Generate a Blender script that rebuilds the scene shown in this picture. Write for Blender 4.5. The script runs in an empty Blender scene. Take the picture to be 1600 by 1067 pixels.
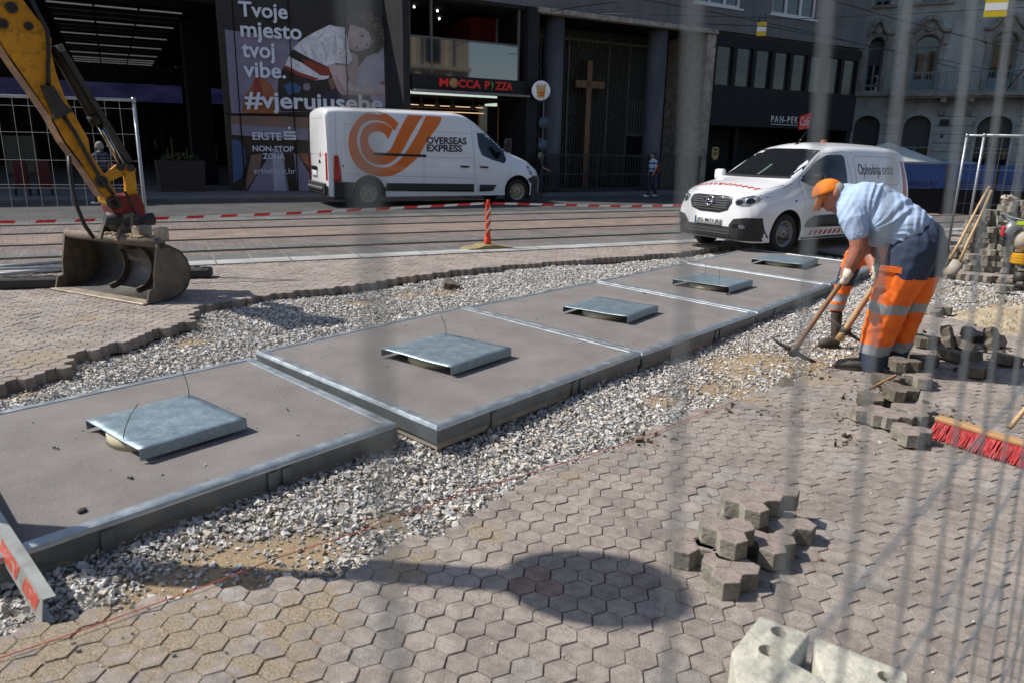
import bpy, bmesh, math, random
import numpy as np
from mathutils import Vector, Matrix
from mathutils.bvhtree import BVHTree
from math import sin, cos, pi, radians, atan2, hypot, sqrt

scene = bpy.context.scene
COL = scene.collection
R = random.Random(7)

# ------------------------------------------------------------------ camera, sky, sun, exposure
FPX, CAMH = 1150.0, 1.65
PITCH = math.atan((533.5 - 228.0) / FPX)
ROLL = radians(1.15)
_F = Vector((0, cos(PITCH), -sin(PITCH)))
_R0 = Vector((1, 0, 0))
_U0 = _R0.cross(_F)
_Rv = _R0 * cos(ROLL) + _U0 * sin(ROLL)
_Uv = _U0 * cos(ROLL) - _R0 * sin(ROLL)
cam_data = bpy.data.cameras.new('camera')
cam = bpy.data.objects.new('camera', cam_data)
COL.objects.link(cam)
m = Matrix.Identity(4)
for i in range(3):
    m[i][0], m[i][1], m[i][2] = _Rv[i], _Uv[i], -_F[i]
m[2][3] = CAMH
cam.matrix_world = m
cam_data.sensor_width = 36.0
cam_data.lens = FPX / 1600 * 36
cam_data.clip_start = 0.02
cam_data.clip_end = 2000
cam_data.dof.use_dof = True
cam_data.dof.focus_distance = 7.0
cam_data.dof.aperture_fstop = 3.4
scene.camera = cam

SUN_AZ, SUN_EL = 275.0, 48.0          # where the sun stands (compass from +Y, clockwise)
world = bpy.data.worlds.new('World')
scene.world = world
world.use_nodes = True
wn = world.node_tree.nodes
sky = wn.new('ShaderNodeTexSky')
sky.sky_type = 'NISHITA'
sky.sun_disc = False
sky.sun_elevation = radians(SUN_EL)
sky.sun_rotation = radians(SUN_AZ)
sky.air_density = 1.0
sky.dust_density = 1.0
world.node_tree.links.new(sky.outputs[0], wn['Background'].inputs[0])
wn['Background'].inputs[1].default_value = 0.115
sun_data = bpy.data.lights.new('sun', 'SUN')
sun_data.energy = 4.7
sun_data.angle = radians(0.53)
sun_data.color = (1.0, 0.93, 0.83)
sun = bpy.data.objects.new('sun', sun_data)
COL.objects.link(sun)
sd = Vector((sin(radians(SUN_AZ)) * cos(radians(SUN_EL)), cos(radians(SUN_AZ)) * cos(radians(SUN_EL)), sin(radians(SUN_EL))))
sun.rotation_euler = sd.to_track_quat('Z', 'Y').to_euler()
scene.view_settings.view_transform = 'Standard'
scene.view_settings.look = 'None'
scene.view_settings.exposure = 0.2
scene.view_settings.gamma = 1.0
scene.cycles.max_bounces = 6
scene.cycles.diffuse_bounces = 3
scene.cycles.glossy_bounces = 3
scene.cycles.transmission_bounces = 4
scene.cycles.transparent_max_bounces = 12
scene.cycles.caustics_reflective = False
scene.cycles.caustics_refractive = False

# ------------------------------------------------------------------ helpers
def ray(px, py):
    return _F + _Rv * ((px - 800) / FPX) + _Uv * ((533.5 - py) / FPX)

def at(px, py, z=0.0):
    d = ray(px, py)
    t = (z - CAMH) / d.z
    return Vector((0, 0, CAMH)) + d * t

class Plane:
    """a vertical plane: u along azimuth az, z up, d behind"""
    def __init__(s, ox, oy, az):
        a = radians(az)
        s.o = Vector((ox, oy, 0)); s.s = Vector((sin(a), cos(a), 0)); s.n = Vector((-cos(a), sin(a), 0))
        s.az = az
    def uz(s, px, py, d=0.0):
        r = ray(px, py); c = Vector((0, 0, CAMH))
        t = (s.o + s.n * d - c).dot(s.n) / r.dot(s.n)
        w = c + r * t
        return ((w - s.o).dot(s.s), w.z)
    def w(s, u, d, z=0.0):
        return s.o + s.s * u + s.n * d + Vector((0, 0, z))
    @property
    def rot(s):
        return radians(90 - s.az)

class MB:
    """collects shapes into one bmesh; every shape takes a material slot"""
    def __init__(s):
        s.bm = bmesh.new()
    def face(s, pts, mi=0, smooth=False):
        vs = [s.bm.verts.new(p) for p in pts]
        f = s.bm.faces.new(vs); f.material_index = mi; f.smooth = smooth
        return f
    def box(s, c, size, mi=0, bev=0.0, rz=0.0, M=None, seg=1):
        r = bmesh.ops.create_cube(s.bm, size=1.0)
        vs = r['verts']
        mt = Matrix.Translation(c) @ Matrix.Rotation(rz, 4, 'Z') @ Matrix.Diagonal((size[0], size[1], size[2], 1))
        if M is not None: mt = M @ mt
        bmesh.ops.transform(s.bm, matrix=mt, verts=vs)
        fs = set()
        for v in vs:
            for f in v.link_faces: fs.add(f)
        for f in fs: f.material_index = mi
        if bev > 0:
            es = set(e for f in fs for e in f.edges)
            rr = bmesh.ops.bevel(s.bm, geom=list(es), offset=bev, segments=seg, affect='EDGES', profile=0.5)
            for f in rr['faces']: f.material_index = mi
    def tube(s, pts, r, n=8, mi=0, caps=True, smooth=True, closed=False):
        pts = [Vector(p) for p in pts]
        rs = r if isinstance(r, (list, tuple)) else [r] * len(pts)
        rings = []
        prev = None
        L = len(pts)
        for i, p in enumerate(pts):
            if closed: t = pts[(i + 1) % L] - pts[(i - 1) % L]
            else: t = pts[min(i + 1, L - 1)] - pts[max(i - 1, 0)]
            if t.length < 1e-9: t = Vector((0, 0, 1))
            t.normalize()
            if prev is None:
                a = t.orthogonal().normalized()
            else:
                a = prev - t * prev.dot(t)
                a = a.normalized() if a.length > 1e-6 else t.orthogonal().normalized()
            prev = a
            b = t.cross(a)
            rings.append([s.bm.verts.new(p + (a * cos(2 * pi * k / n) + b * sin(2 * pi * k / n)) * rs[i]) for k in range(n)])
        m_ = L if closed else L - 1
        for i in range(m_):
            A, B = rings[i], rings[(i + 1) % L]
            for k in range(n):
                f = s.bm.faces.new((A[k], A[(k + 1) % n], B[(k + 1) % n], B[k])); f.material_index = mi; f.smooth = smooth
        if caps and not closed:
            f = s.bm.faces.new(rings[0][::-1]); f.material_index = mi
            f = s.bm.faces.new(rings[-1]); f.material_index = mi
    def bar(s, a, b, w, h, mi=0, up=Vector((0, 0, 1))):
        a = Vector(a); b = Vector(b); t = (b - a).normalized()
        x = t.cross(up)
        if x.length < 1e-4: x = t.orthogonal()
        x.normalize(); y = x.cross(t)
        P = []
        for p in (a, b):
            P.append([s.bm.verts.new(p + x * (sx * w / 2) + y * (sy * h / 2)) for sx, sy in ((-1, -1), (1, -1), (1, 1), (-1, 1))])
        for k in range(4):
            f = s.bm.faces.new((P[0][k], P[0][(k + 1) % 4], P[1][(k + 1) % 4], P[1][k])); f.material_index = mi
        f = s.bm.faces.new(P[0][::-1]); f.material_index = mi
        f = s.bm.faces.new(P[1]); f.material_index = mi
    def prism(s, poly, axis, lo, hi, mi=0, M=None, smooth_side=False):
        """poly in 2D, extruded along 'x','y' or 'z'"""
        def pt(a, b, c):
            v = {'x': (c, a, b), 'y': (a, c, b), 'z': (a, b, c)}[axis]
            v = Vector(v)
            return M @ v if M is not None else v
        A = [s.bm.verts.new(pt(a, b, lo)) for a, b in poly]
        B = [s.bm.verts.new(pt(a, b, hi)) for a, b in poly]
        n = len(poly)
        fs = []
        for k in range(n):
            f = s.bm.faces.new((A[k], A[(k + 1) % n], B[(k + 1) % n], B[k])); f.smooth = smooth_side; fs.append(f)
        fs.append(s.bm.faces.new(A[::-1])); fs.append(s.bm.faces.new(B))
        for f in fs: f.material_index = mi
        return fs
    def lathe(s, prof, n=24, M=None, mi=0, smooth=True, caps=True):
        rings = []
        for r, z in prof:
            ring = []
            for k in range(n):
                v = Vector((r * cos(2 * pi * k / n), r * sin(2 * pi * k / n), z))
                ring.append(s.bm.verts.new(M @ v if M is not None else v))
            rings.append(ring)
        for A, B in zip(rings, rings[1:]):
            for k in range(n):
                f = s.bm.faces.new((A[k], A[(k + 1) % n], B[(k + 1) % n], B[k])); f.material_index = mi; f.smooth = smooth
        for ring, fl in ((rings[0], True), (rings[-1], False)) if caps else ():
            try:
                f = s.bm.faces.new(ring[::-1] if fl else ring); f.material_index = mi
            except Exception: pass
    def ball(s, c, r, mi=0, sc=(1, 1, 1), u=12, v=8, M=None):
        rr = bmesh.ops.create_uvsphere(s.bm, u_segments=u, v_segments=v, radius=r)
        mt = Matrix.Translation(c) @ (M if M is not None else Matrix.Identity(4)) @ Matrix.Diagonal((*sc, 1))
        bmesh.ops.transform(s.bm, matrix=mt, verts=rr['verts'])
        for vv in rr['verts']:
            for f in vv.link_faces: f.material_index = mi; f.smooth = True
    def loft(s, rings, mi=0, smooth=True, caps=True, closed=True):
        V = [[s.bm.verts.new(p) for p in r] for r in rings]
        n = len(V[0])
        for A, B in zip(V, V[1:]):
            for k in range(n if closed else n - 1):
                f = s.bm.faces.new((A[k], A[(k + 1) % n], B[(k + 1) % n], B[k])); f.material_index = mi; f.smooth = smooth
        if caps:
            f = s.bm.faces.new(V[0][::-1]); f.material_index = mi
            f = s.bm.faces.new(V[-1]); f.material_index = mi
    def build(s, name, mats, parent=None, M=None, fix=True):
        if fix: bmesh.ops.recalc_face_normals(s.bm, faces=s.bm.faces[:])
        me = bpy.data.meshes.new(name)
        s.bm.to_mesh(me); s.bm.free()
        return link(name, me, mats, parent, M)

def link(name, me, mats, parent=None, M=None):
    if not isinstance(mats, (list, tuple)): mats = [mats]
    n = len(me.polygons); keep = np.zeros(n, np.int32); me.polygons.foreach_get('material_index', keep)
    me.materials.clear()
    for q in mats: me.materials.append(q)
    me.polygons.foreach_set('material_index', keep)
    o = bpy.data.objects.new(name, me)
    COL.objects.link(o)
    if parent is not None: o.parent = parent
    if M is not None: o.matrix_local = M
    return o

def tag(o, label=None, cat=None, group=None, kind=None):
    if label: o['label'] = label
    if cat: o['category'] = cat
    if group: o['group'] = group
    if kind: o['kind'] = kind
    return o

def thing(name, label, cat, loc=(0, 0, 0), rz=0.0, group=None, M=None):
    o = bpy.data.objects.new(name, None)
    o.empty_display_size = 0.2
    COL.objects.link(o)
    if M is not None: o.matrix_world = M
    else:
        o.location = loc; o.rotation_euler = (0, 0, rz)
    return tag(o, label, cat, group)

def dup(o, parent=None):
    c = o.copy(); COL.objects.link(c)
    if parent is not None: c.parent = parent
    for ch in [x for x in COL.objects if x.parent == o]:
        dup(ch, c)
    return c

def evaluated(o, name=None):
    """mesh of o with its modifiers applied; o is removed"""
    dg = bpy.context.evaluated_depsgraph_get()
    dg.update()
    me = bpy.data.meshes.new_from_object(o.evaluated_get(dg))
    old = o.data
    bpy.data.objects.remove(o)
    bpy.data.meshes.remove(old)
    if name: me.name = name
    return me

def text_mesh(txt, width=None, height=None, bold=0.0, depth=0.002, res=3, align='LEFT', shear=0.0, space=1.0):
    """mesh lying in XY (x right, y up), origin lower left of its box"""
    cu = bpy.data.curves.new('lettering', 'FONT')
    cu.body = txt; cu.size = 1; cu.extrude = depth; cu.resolution_u = res; cu.offset = bold
    cu.align_x = align; cu.shear = shear; cu.space_character = space
    o = bpy.data.objects.new('lettering', cu); COL.objects.link(o)
    dg = bpy.context.evaluated_depsgraph_get(); dg.update()
    me = bpy.data.meshes.new_from_object(o.evaluated_get(dg))
    bpy.data.objects.remove(o); bpy.data.curves.remove(cu)
    n = len(me.vertices); co = np.zeros(n * 3); me.vertices.foreach_get('co', co); co = co.reshape(-1, 3)
    lo = co.min(0); hi = co.max(0)
    co[:, :2] -= lo[:2]
    co[:, 2] -= 0
    sx = width / (hi[0] - lo[0]) if width else None
    sy = height / (hi[1] - lo[1]) if height else None
    if sx is None: sx = sy
    if sy is None: sy = sx
    co[:, 0] *= sx; co[:, 1] *= sy
    me.vertices.foreach_set('co', co.ravel()); me.update()
    return me

def on_wall(u, z, d, flip=False):
    """matrix in a facade's local frame (x along, y into the wall, z up): text faces -y"""
    mt = Matrix(((1, 0, 0, u), (0, 0, -1, d), (0, 1, 0, z), (0, 0, 0, 1)))
    return mt

# ------------------------------------------------------------------ materials
MAT = {}
def mat(name, c1, c2=None, rough=0.6, metal=0.0, sc=6.0, bump=0.0, bsc=80.0, spec=0.5, coat=0.0, trans=0.0,
        alpha=1.0, emit=None, es=1.0, attr=None, lo=0.4, hi=0.62, c3=None, sc3=60.0, amt3=0.35, rvar=0.0, world_co=False, ior=1.45, stretch=None):
    mt = bpy.data.materials.new(name); mt.use_nodes = True
    nt = mt.node_tree; b = nt.nodes['Principled BSDF']; L = nt.links.new
    b.inputs['Roughness'].default_value = rough; b.inputs['Metallic'].default_value = metal
    b.inputs['Specular IOR Level'].default_value = spec; b.inputs['Coat Weight'].default_value = coat
    b.inputs['Coat Roughness'].default_value = 0.04
    b.inputs['Transmission Weight'].default_value = trans; b.inputs['Alpha'].default_value = alpha; b.inputs['IOR'].default_value = ior
    b.inputs['Base Color'].default_value = (*c1, 1)
    if emit: b.inputs['Emission Color'].default_value = (*emit, 1); b.inputs['Emission Strength'].default_value = es
    if c2 is None and not bump and attr is None and c3 is None: MAT[name] = mt; return mt
    if world_co:
        g = nt.nodes.new('ShaderNodeNewGeometry'); co = g.outputs['Position']
    else:
        g = nt.nodes.new('ShaderNodeTexCoord'); co = g.outputs['Object']
    if stretch:
        mp = nt.nodes.new('ShaderNodeMapping'); mp.inputs['Scale'].default_value = stretch
        L(co, mp.inputs[0]); co = mp.outputs[0]
    def noise(scale, det=5):
        n = nt.nodes.new('ShaderNodeTexNoise'); n.inputs['Scale'].default_value = scale; n.inputs['Detail'].default_value = det
        n.inputs['Roughness'].default_value = 0.6
        L(co, n.inputs['Vector']); return n
    def mixc(fac, a, bb, typ='MIX'):
        x = nt.nodes.new('ShaderNodeMix'); x.data_type = 'RGBA'; x.blend_type = typ
        for sock, val in ((x.inputs[0], fac), (x.inputs[6], a), (x.inputs[7], bb)):
            if isinstance(val, (int, float)): sock.default_value = val
            elif isinstance(val, tuple): sock.default_value = (*val, 1)
            else: L(val, sock)
        return x.outputs[2]
    col = c1
    if attr:
        a = nt.nodes.new('ShaderNodeAttribute'); a.attribute_name = attr; col = a.outputs['Color']
    n1 = None
    if c2 is not None:
        n1 = noise(sc)
        r = nt.nodes.new('ShaderNodeMapRange'); r.inputs[1].default_value = lo; r.inputs[2].default_value = hi
        L(n1.outputs[0], r.inputs[0])
        if attr: col = mixc(r.outputs[0], col, mixc(1.0, col, c2, 'MULTIPLY'))
        else: col = mixc(r.outputs[0], col, c2)
        if rvar:
            r2 = nt.nodes.new('ShaderNodeMapRange'); r2.inputs[3].default_value = rough - rvar; r2.inputs[4].default_value = rough + rvar
            r2.inputs[1].default_value = 0.3; r2.inputs[2].default_value = 0.7
            L(n1.outputs[0], r2.inputs[0]); L(r2.outputs[0], b.inputs['Roughness'])
    if c3 is not None:
        n3 = noise(sc3, 3)
        r = nt.nodes.new('ShaderNodeMapRange'); r.inputs[1].default_value = 0.52; r.inputs[2].default_value = 0.66; r.inputs[4].default_value = amt3
        L(n3.outputs[0], r.inputs[0])
        col = mixc(r.outputs[0], col, c3)
    if not isinstance(col, tuple): L(col, b.inputs['Base Color'])
    if bump:
        nb = noise(bsc, 4)
        bp = nt.nodes.new('ShaderNodeBump'); bp.inputs['Strength'].default_value = bump; bp.inputs['Distance'].default_value = 0.01
        L(nb.outputs[0], bp.inputs['Height']); L(bp.outputs[0], b.inputs['Normal'])
    MAT[name] = mt
    return mt

mat('asphalt', (.045, .047, .05), (.07, .07, .072), rough=.85, sc=1.2, bump=.5, bsc=120, c3=(.11, .11, .11), sc3=150, world_co=True)
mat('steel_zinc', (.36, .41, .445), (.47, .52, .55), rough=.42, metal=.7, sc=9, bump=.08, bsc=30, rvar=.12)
mat('lid_zinc', (.20, .275, .325), (.29, .37, .42), rough=.45, metal=.55, sc=9, bump=.05, bsc=25, rvar=.08, lo=.3, hi=.7, c3=(.46, .52, .56), sc3=34, amt3=.35)
mat('platform_top', (.152, .140, .137), (.222, .207, .203), rough=.85, sc=2.2, lo=.33, hi=.68, bump=.6, bsc=260, c3=(.36, .34, .33), sc3=170, amt3=.6)
mat('concrete', (.36, .33, .27), (.27, .25, .21), rough=.9, sc=5, bump=.3, bsc=60)
mat('pale_concrete', (.50, .49, .42), (.37, .37, .32), rough=.95, sc=9, bump=1.0, bsc=32, c3=(.27, .27, .23), sc3=38, amt3=.6)
mat('collar', (.50, .46, .33), (.42, .38, .27), rough=.8, sc=10)
mat('black_wire', (.03, .028, .026), rough=.6, metal=.4)
mat('sand', (.30, .225, .135), (.23, .175, .115), rough=.95, sc=5, bump=.9, bsc=110, c3=(.36, .32, .26), sc3=90)
mat('gravel_bed', (.20, .17, .13), (.27, .225, .15), rough=.95, sc=3.0, bump=1.0, bsc=70, c3=(.34, .32, .29), sc3=60, amt3=.6)
mat('stone', (1, 1, 1), (.78, .76, .73), rough=.9, sc=28, attr='tint', lo=.4, hi=.6, spec=.25)
mat('paver', (1, 1, 1), (.74, .73, .73), rough=.88, sc=17, attr='tint', bump=.8, bsc=190, c3=(.13, .11, .10), sc3=130, amt3=.5, lo=.42, hi=.60)
def sand_cover(mt):
    """loose sand drifted over the stones: thick where 'sandy' is high, broken up by noise"""
    nt = mt.node_tree; L = nt.links.new; b = nt.nodes['Principled BSDF']
    src = b.inputs['Base Color'].links[0].from_socket
    g = nt.nodes.new('ShaderNodeNewGeometry'); at_ = nt.nodes.new('ShaderNodeAttribute'); at_.attribute_name = 'sandy'
    n = nt.nodes.new('ShaderNodeTexNoise'); n.inputs['Scale'].default_value = 11; n.inputs['Detail'].default_value = 9; n.inputs['Roughness'].default_value = .65
    L(g.outputs['Position'], n.inputs['Vector'])
    m1 = nt.nodes.new('ShaderNodeMath'); m1.operation = 'MULTIPLY_ADD'; m1.inputs[1].default_value = .50; L(at_.outputs['Fac'], m1.inputs[0]); L(n.outputs[0], m1.inputs[2])
    r = nt.nodes.new('ShaderNodeMapRange'); r.inputs[1].default_value = .80; r.inputs[2].default_value = .96; r.interpolation_type = 'SMOOTHSTEP'; L(m1.outputs[0], r.inputs[0])
    n2 = nt.nodes.new('ShaderNodeTexNoise'); n2.inputs['Scale'].default_value = 120; n2.inputs['Detail'].default_value = 4; L(g.outputs['Position'], n2.inputs['Vector'])
    cr = nt.nodes.new('ShaderNodeValToRGB'); cr.color_ramp.elements[0].position = .35; cr.color_ramp.elements[0].color = (.20, .16, .115, 1); cr.color_ramp.elements[1].position = .62; cr.color_ramp.elements[1].color = (.40, .33, .245, 1)
    L(n2.outputs[0], cr.inputs[0])
    # broad worn patches
    n4 = nt.nodes.new('ShaderNodeTexNoise'); n4.inputs['Scale'].default_value = 2.6; n4.inputs['Detail'].default_value = 6; L(g.outputs['Position'], n4.inputs['Vector'])
    r4 = nt.nodes.new('ShaderNodeMapRange'); r4.inputs[1].default_value = .3; r4.inputs[2].default_value = .7; r4.inputs[3].default_value = .84; r4.inputs[4].default_value = 1.16; L(n4.outputs[0], r4.inputs[0])
    mm = nt.nodes.new('ShaderNodeMix'); mm.data_type = 'RGBA'; mm.blend_type = 'MULTIPLY'; mm.inputs[0].default_value = 1; L(src, mm.inputs[6]); L(r4.outputs[0], mm.inputs[7])
    n5 = nt.nodes.new('ShaderNodeTexNoise'); n5.inputs['Scale'].default_value = 150; n5.inputs['Detail'].default_value = 5; n5.inputs['Roughness'].default_value = .8; L(g.outputs['Position'], n5.inputs['Vector'])
    r5 = nt.nodes.new('ShaderNodeMapRange'); r5.inputs[1].default_value = .3; r5.inputs[2].default_value = .7; r5.inputs[3].default_value = .66; r5.inputs[4].default_value = 1.32; L(n5.outputs[0], r5.inputs[0])
    m5 = nt.nodes.new('ShaderNodeMix'); m5.data_type = 'RGBA'; m5.blend_type = 'MULTIPLY'; m5.inputs[0].default_value = 1; L(mm.outputs[2], m5.inputs[6]); L(r5.outputs[0], m5.inputs[7]); mm = m5
    x = nt.nodes.new('ShaderNodeMix'); x.data_type = 'RGBA'; L(r.outputs[0], x.inputs[0]); L(mm.outputs[2], x.inputs[6]); L(cr.outputs[0], x.inputs[7]); L(x.outputs[2], b.inputs['Base Color'])
sand_cover(MAT['paver'])
mat('apron_zinc_shaded', (.115, .135, .148), (.155, .178, .19), rough=.55, metal=.3, sc=7, bump=.08, bsc=30, c3=(.20, .18, .15), sc3=9, amt3=.4)  # darker than the rim zinc: shade of the sides put into the colour
mat('kerb_stone', (.36, .36, .35), (.28, .28, .27), rough=.8, sc=3, bump=.2)
mat('string', (.50, .10, .06), rough=.8)
# ------------------------------------------------------------------ ground, road, paving, trench
ST = Plane(-3.58, 10.14, 64.5)      # street frame: u along the tram line, d away from the camera
MAIN = Plane(1.0, 26.3, 60.0)       # facade of the building across the street

def inpoly(X, Y, poly):
    inside = np.zeros(X.shape, bool)
    n = len(poly)
    for i in range(n):
        x1, y1 = poly[i]; x2, y2 = poly[(i + 1) % n]
        c = ((y1 > Y) != (y2 > Y)) & (X < (x2 - x1) * (Y - y1) / (y2 - y1 + 1e-12) + x1)
        inside ^= c
    return inside

def distpoly(X, Y, pts):
    d = np.full(X.shape, 1e9)
    for (x1, y1), (x2, y2) in zip(pts, pts[1:]):
        dx, dy = x2 - x1, y2 - y1
        t = np.clip(((X - x1) * dx + (Y - y1) * dy) / (dx * dx + dy * dy + 1e-12), 0, 1)
        d = np.minimum(d, np.hypot(X - x1 - t * dx, Y - y1 - t * dy))
    return d

def snoise(X, Y, f, seed=0):
    q = np.random.RandomState(seed); o = np.zeros(np.shape(X))
    for k in range(7):
        a = q.uniform(0, 2 * pi); w = f * q.uniform(.6, 1.7); o = o + np.sin(w * (X * cos(a) + Y * sin(a)) + q.uniform(0, 6.28))
    return o / 4.0

NEAR_PX = [(-260, 1075), (0, 988), (130, 962), (250, 937), (400, 908), (545, 897), (555, 870), (680, 830), (725, 800), (815, 745), (905, 720),
           (1035, 665), (1100, 635), (1240, 598), (1330, 565), (1405, 520), (1440, 493), (1500, 500), (1560, 520), (1700, 545)]
FAR_PX = [(-330, 655), (-120, 610), (0, 598), (100, 575), (112, 552), (190, 535), (235, 517), (300, 502), (308, 478), (372, 469), (430, 459), (500, 452), (565, 444), (640, 432),
          (720, 422), (800, 414), (950, 403), (1060, 395), (1135, 384)]
NEAR_E = [at(*p).to_2d()[:] for p in NEAR_PX]
FAR_E = [at(*p).to_2d()[:] for p in FAR_PX]
FAR_E += [(4.6, 13.2), (5.6, 12.6), (6.1, 10.6), (7.6, 9.9), (12, 9.0)]
near_poly = NEAR_E + [(9, 5.0), (9, -6), (-9, -6), (-6, 1.2)]
far_poly = [(-9.2, 4.3)] + FAR_E + [(30, 12)] + [ST.w(38, -.02).to_2d()[:], ST.w(-14, -.02).to_2d()[:]]
trench_poly = NEAR_E + [(12, 9.0)] + FAR_E[::-1] + [(-9, 4.0), (-9, 1.0)]

def floor_z(X, Y):
    return -.095 + .018 * snoise(X, Y, 2.2, 3) + .008 * snoise(X, Y, 9, 4)

def sheet(name, pts, z, m_, thick=0.0, kind='structure'):
    b = MB()
    if thick:
        b.prism([(p[0], p[1]) for p in pts], 'z', z - thick, z)
    else:
        b.face([(p[0], p[1], z) for p in pts])
    o = b.build(name, m_)
    return tag(o, kind=kind)

sheet('ground', [(-400, -300), (500, -300), (500, 600), (-400, 600)], -.16, MAT['gravel_bed'])

# trench bed
gx = np.arange(-9.0, 10.0, .05); gy = np.arange(.8, 14.5, .05)
GX, GY = np.meshgrid(gx, gy)
GZ = floor_z(GX, GY)
me = bpy.data.meshes.new('trench_floor')
ny, nx = GX.shape
idx = np.arange(ny * nx).reshape(ny, nx)
quads = np.stack([idx[:-1, :-1], idx[:-1, 1:], idx[1:, 1:], idx[1:, :-1]], -1).reshape(-1, 4)
cxm = (GX[:-1, :-1] + .025).ravel(); cym = (GY[:-1, :-1] + .025).ravel()
keep = inpoly(cxm, cym, trench_poly) | (distpoly(cxm, cym, NEAR_E) < .25) | (distpoly(cxm, cym, FAR_E) < .25)
quads = quads[keep]
def mesh_np(me, co, faces):
    """faces: (n,k) array"""
    n, k = faces.shape
    me.vertices.add(len(co)); me.vertices.foreach_set('co', np.ascontiguousarray(co, dtype=np.float32).ravel())
    me.loops.add(n * k); me.loops.foreach_set('vertex_index', np.ascontiguousarray(faces, dtype=np.int32).ravel())
    me.polygons.add(n); me.polygons.foreach_set('loop_start', np.arange(0, n * k, k, dtype=np.int32))
    me.update(calc_edges=True)
    me.polygons.foreach_set('use_smooth', np.zeros(n, bool))
def set_tint(me, cols):
    a = me.color_attributes.new('tint', 'FLOAT_COLOR', 'POINT')
    c = np.ones((len(me.vertices), 4), np.float32); c[:, :3] = cols
    a.data.foreach_set('color', c.ravel())
mesh_np(me, np.stack([GX, GY, GZ], -1).reshape(-1, 3), quads)
me.polygons.foreach_set('use_smooth', np.ones(len(quads), bool))

# sand patches in the bed: (x, y, radius)
SAND = [(*at(370, 865).to_2d(), .34), (*at(470, 840).to_2d(), .26), (*at(250, 900).to_2d(), .2), (*at(600, 790).to_2d(), .12), (*at(1190, 555).to_2d(), .7), (*at(1130, 590).to_2d(), .42), (*at(1330, 540).to_2d(), .55), (*at(1300, 560).to_2d(), .5), (*at(1230, 585).to_2d(), .3),
        (*at(1500, 445).to_2d(), .9), (*at(1590, 470).to_2d(), .7), (*at(640, 450).to_2d(), .3), (*at(690, 445).to_2d(), .3), (*at(300, 520).to_2d(), .25), (*at(20, 590).to_2d(), .3),
        (*at(1040, 610).to_2d(), .2), (*at(560, 462).to_2d(), .25), (*at(250, 960).to_2d(), .3), (*at(840, 410).to_2d(), .25)]
def sandiness(X, Y):
    s_ = np.zeros(np.shape(X))
    for x, y, r in SAND:
        s_ = np.maximum(s_, np.clip(1.35 - np.hypot(X - x, Y - y) / r, 0, 1))
    s_ = np.maximum(s_, np.clip(.9 - distpoly(X, Y, NEAR_E) / .14, 0, 1) * .55)
    s_ = np.maximum(s_, np.clip(1.0 - distpoly(X, Y, FAR_E) / .22, 0, 1) * .8)
    return np.clip(s_ + .28 * snoise(X, Y, 7, 9) * (s_ > 0.02), 0, 1)
sv = sandiness(GX, GY).ravel()[:, None]
base = np.array([.20, .18, .155]) * (1 + .12 * snoise(GX, GY, 12, 1).ravel()[:, None])
sandc = np.array([.33, .245, .145]) * (1 + .14 * snoise(GX, GY, 10, 2).ravel()[:, None])
set_tint(me, base * (1 - sv) + sandc * sv)
mat('bed_soil', (1, 1, 1), (.72, .70, .68), rough=.95, sc=26, attr='tint', bump=1.0, bsc=90, c3=(.36, .33, .28), sc3=110, amt3=.5)
tag(link('trench_floor', me, MAT['bed_soil']), kind='structure')

# platforms: corners from far side (left) and near side (right)
LQ = [(397, 549), (722, 480), (932, 439), (1071, 410), (1169, 388)]
RQ = [(680, 668), (1003, 552), (1183, 488), (1297, 444)]
ZP = .06
lft = [at(*q, ZP) for q in LQ]; rgt = [at(*q, ZP) for q in RQ]
lft[0] = at(397, 549, .075); rgt[0] = at(680, 668, .075)
rgt.append(rgt[3] + (lft[4] - lft[3]) * 1.0)
d1 = (lft[4] - lft[0]).normalized()
PLATS = []
a0 = at(392, 557, ZP); b0 = at(622, 660, ZP)
PLATS.append((a0 - d1 * 2.27, a0, b0, b0 - d1 * 2.09))      # far-near end order: l0, l1, r1, r0
for i in range(4):
    zt = .075 if i == 0 else ZP
    q = [lft[i].copy(), lft[i + 1].copy(), rgt[i + 1].copy(), rgt[i].copy()]
    for v in q: v.z = zt
    g = d1 * .012
    PLATS.append((q[0] + g, q[1] - g, q[2] - g, q[3] + g))

# gravel
rs = np.random.RandomState(11)
NS = 1100000
xs = rs.uniform(-6.5, 8.5, NS); ys = rs.uniform(1.2, 13.6, NS)
ok = inpoly(xs, ys, trench_poly)
for q in PLATS:
    poly = [(p.x, p.y) for p in q]
    cx_ = sum(p[0] for p in poly) / 4; cy_ = sum(p[1] for p in poly) / 4
    poly = [(cx_ + (x - cx_) * .955, cy_ + (y - cy_) * .955) for x, y in poly]
    ok &= ~inpoly(xs, ys, poly)
sm = sandiness(xs, ys)
ok &= rs.uniform(0, 1, NS) > sm * .84
# only where the camera can see it
vx = xs / np.maximum(ys, .1)
ok &= (vx > -1.35) & (vx < .95)
xs, ys, sm = xs[ok], ys[ok], sm[ok]
n = len(xs)
cub = np.array([(x, y, z) for x in (-1, 1) for y in (-1, 1) for z in (-1, 1)], float) * .66
icf = np.array([(0, 1, 3), (0, 3, 2), (4, 6, 7), (4, 7, 5), (0, 4, 5), (0, 5, 1), (2, 3, 7), (2, 7, 6), (0, 2, 6), (0, 6, 4), (1, 5, 7), (1, 7, 3)])
NV = 8
tpl = []
for _ in range(40):                                    # crushed stone: blocks with knocked corners
    q_ = cub + rs.uniform(-.34, .34, (8, 3))
    k_ = rs.randint(0, 8, 2); q_[k_] *= rs.uniform(.25, .6, (2, 1))
    q_ /= np.abs(q_).max() ; tpl.append(q_)
tpl = np.stack(tpl)
ti = rs.randint(0, 40, n)
big = rs.uniform(0, 1, n) < .42
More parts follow.
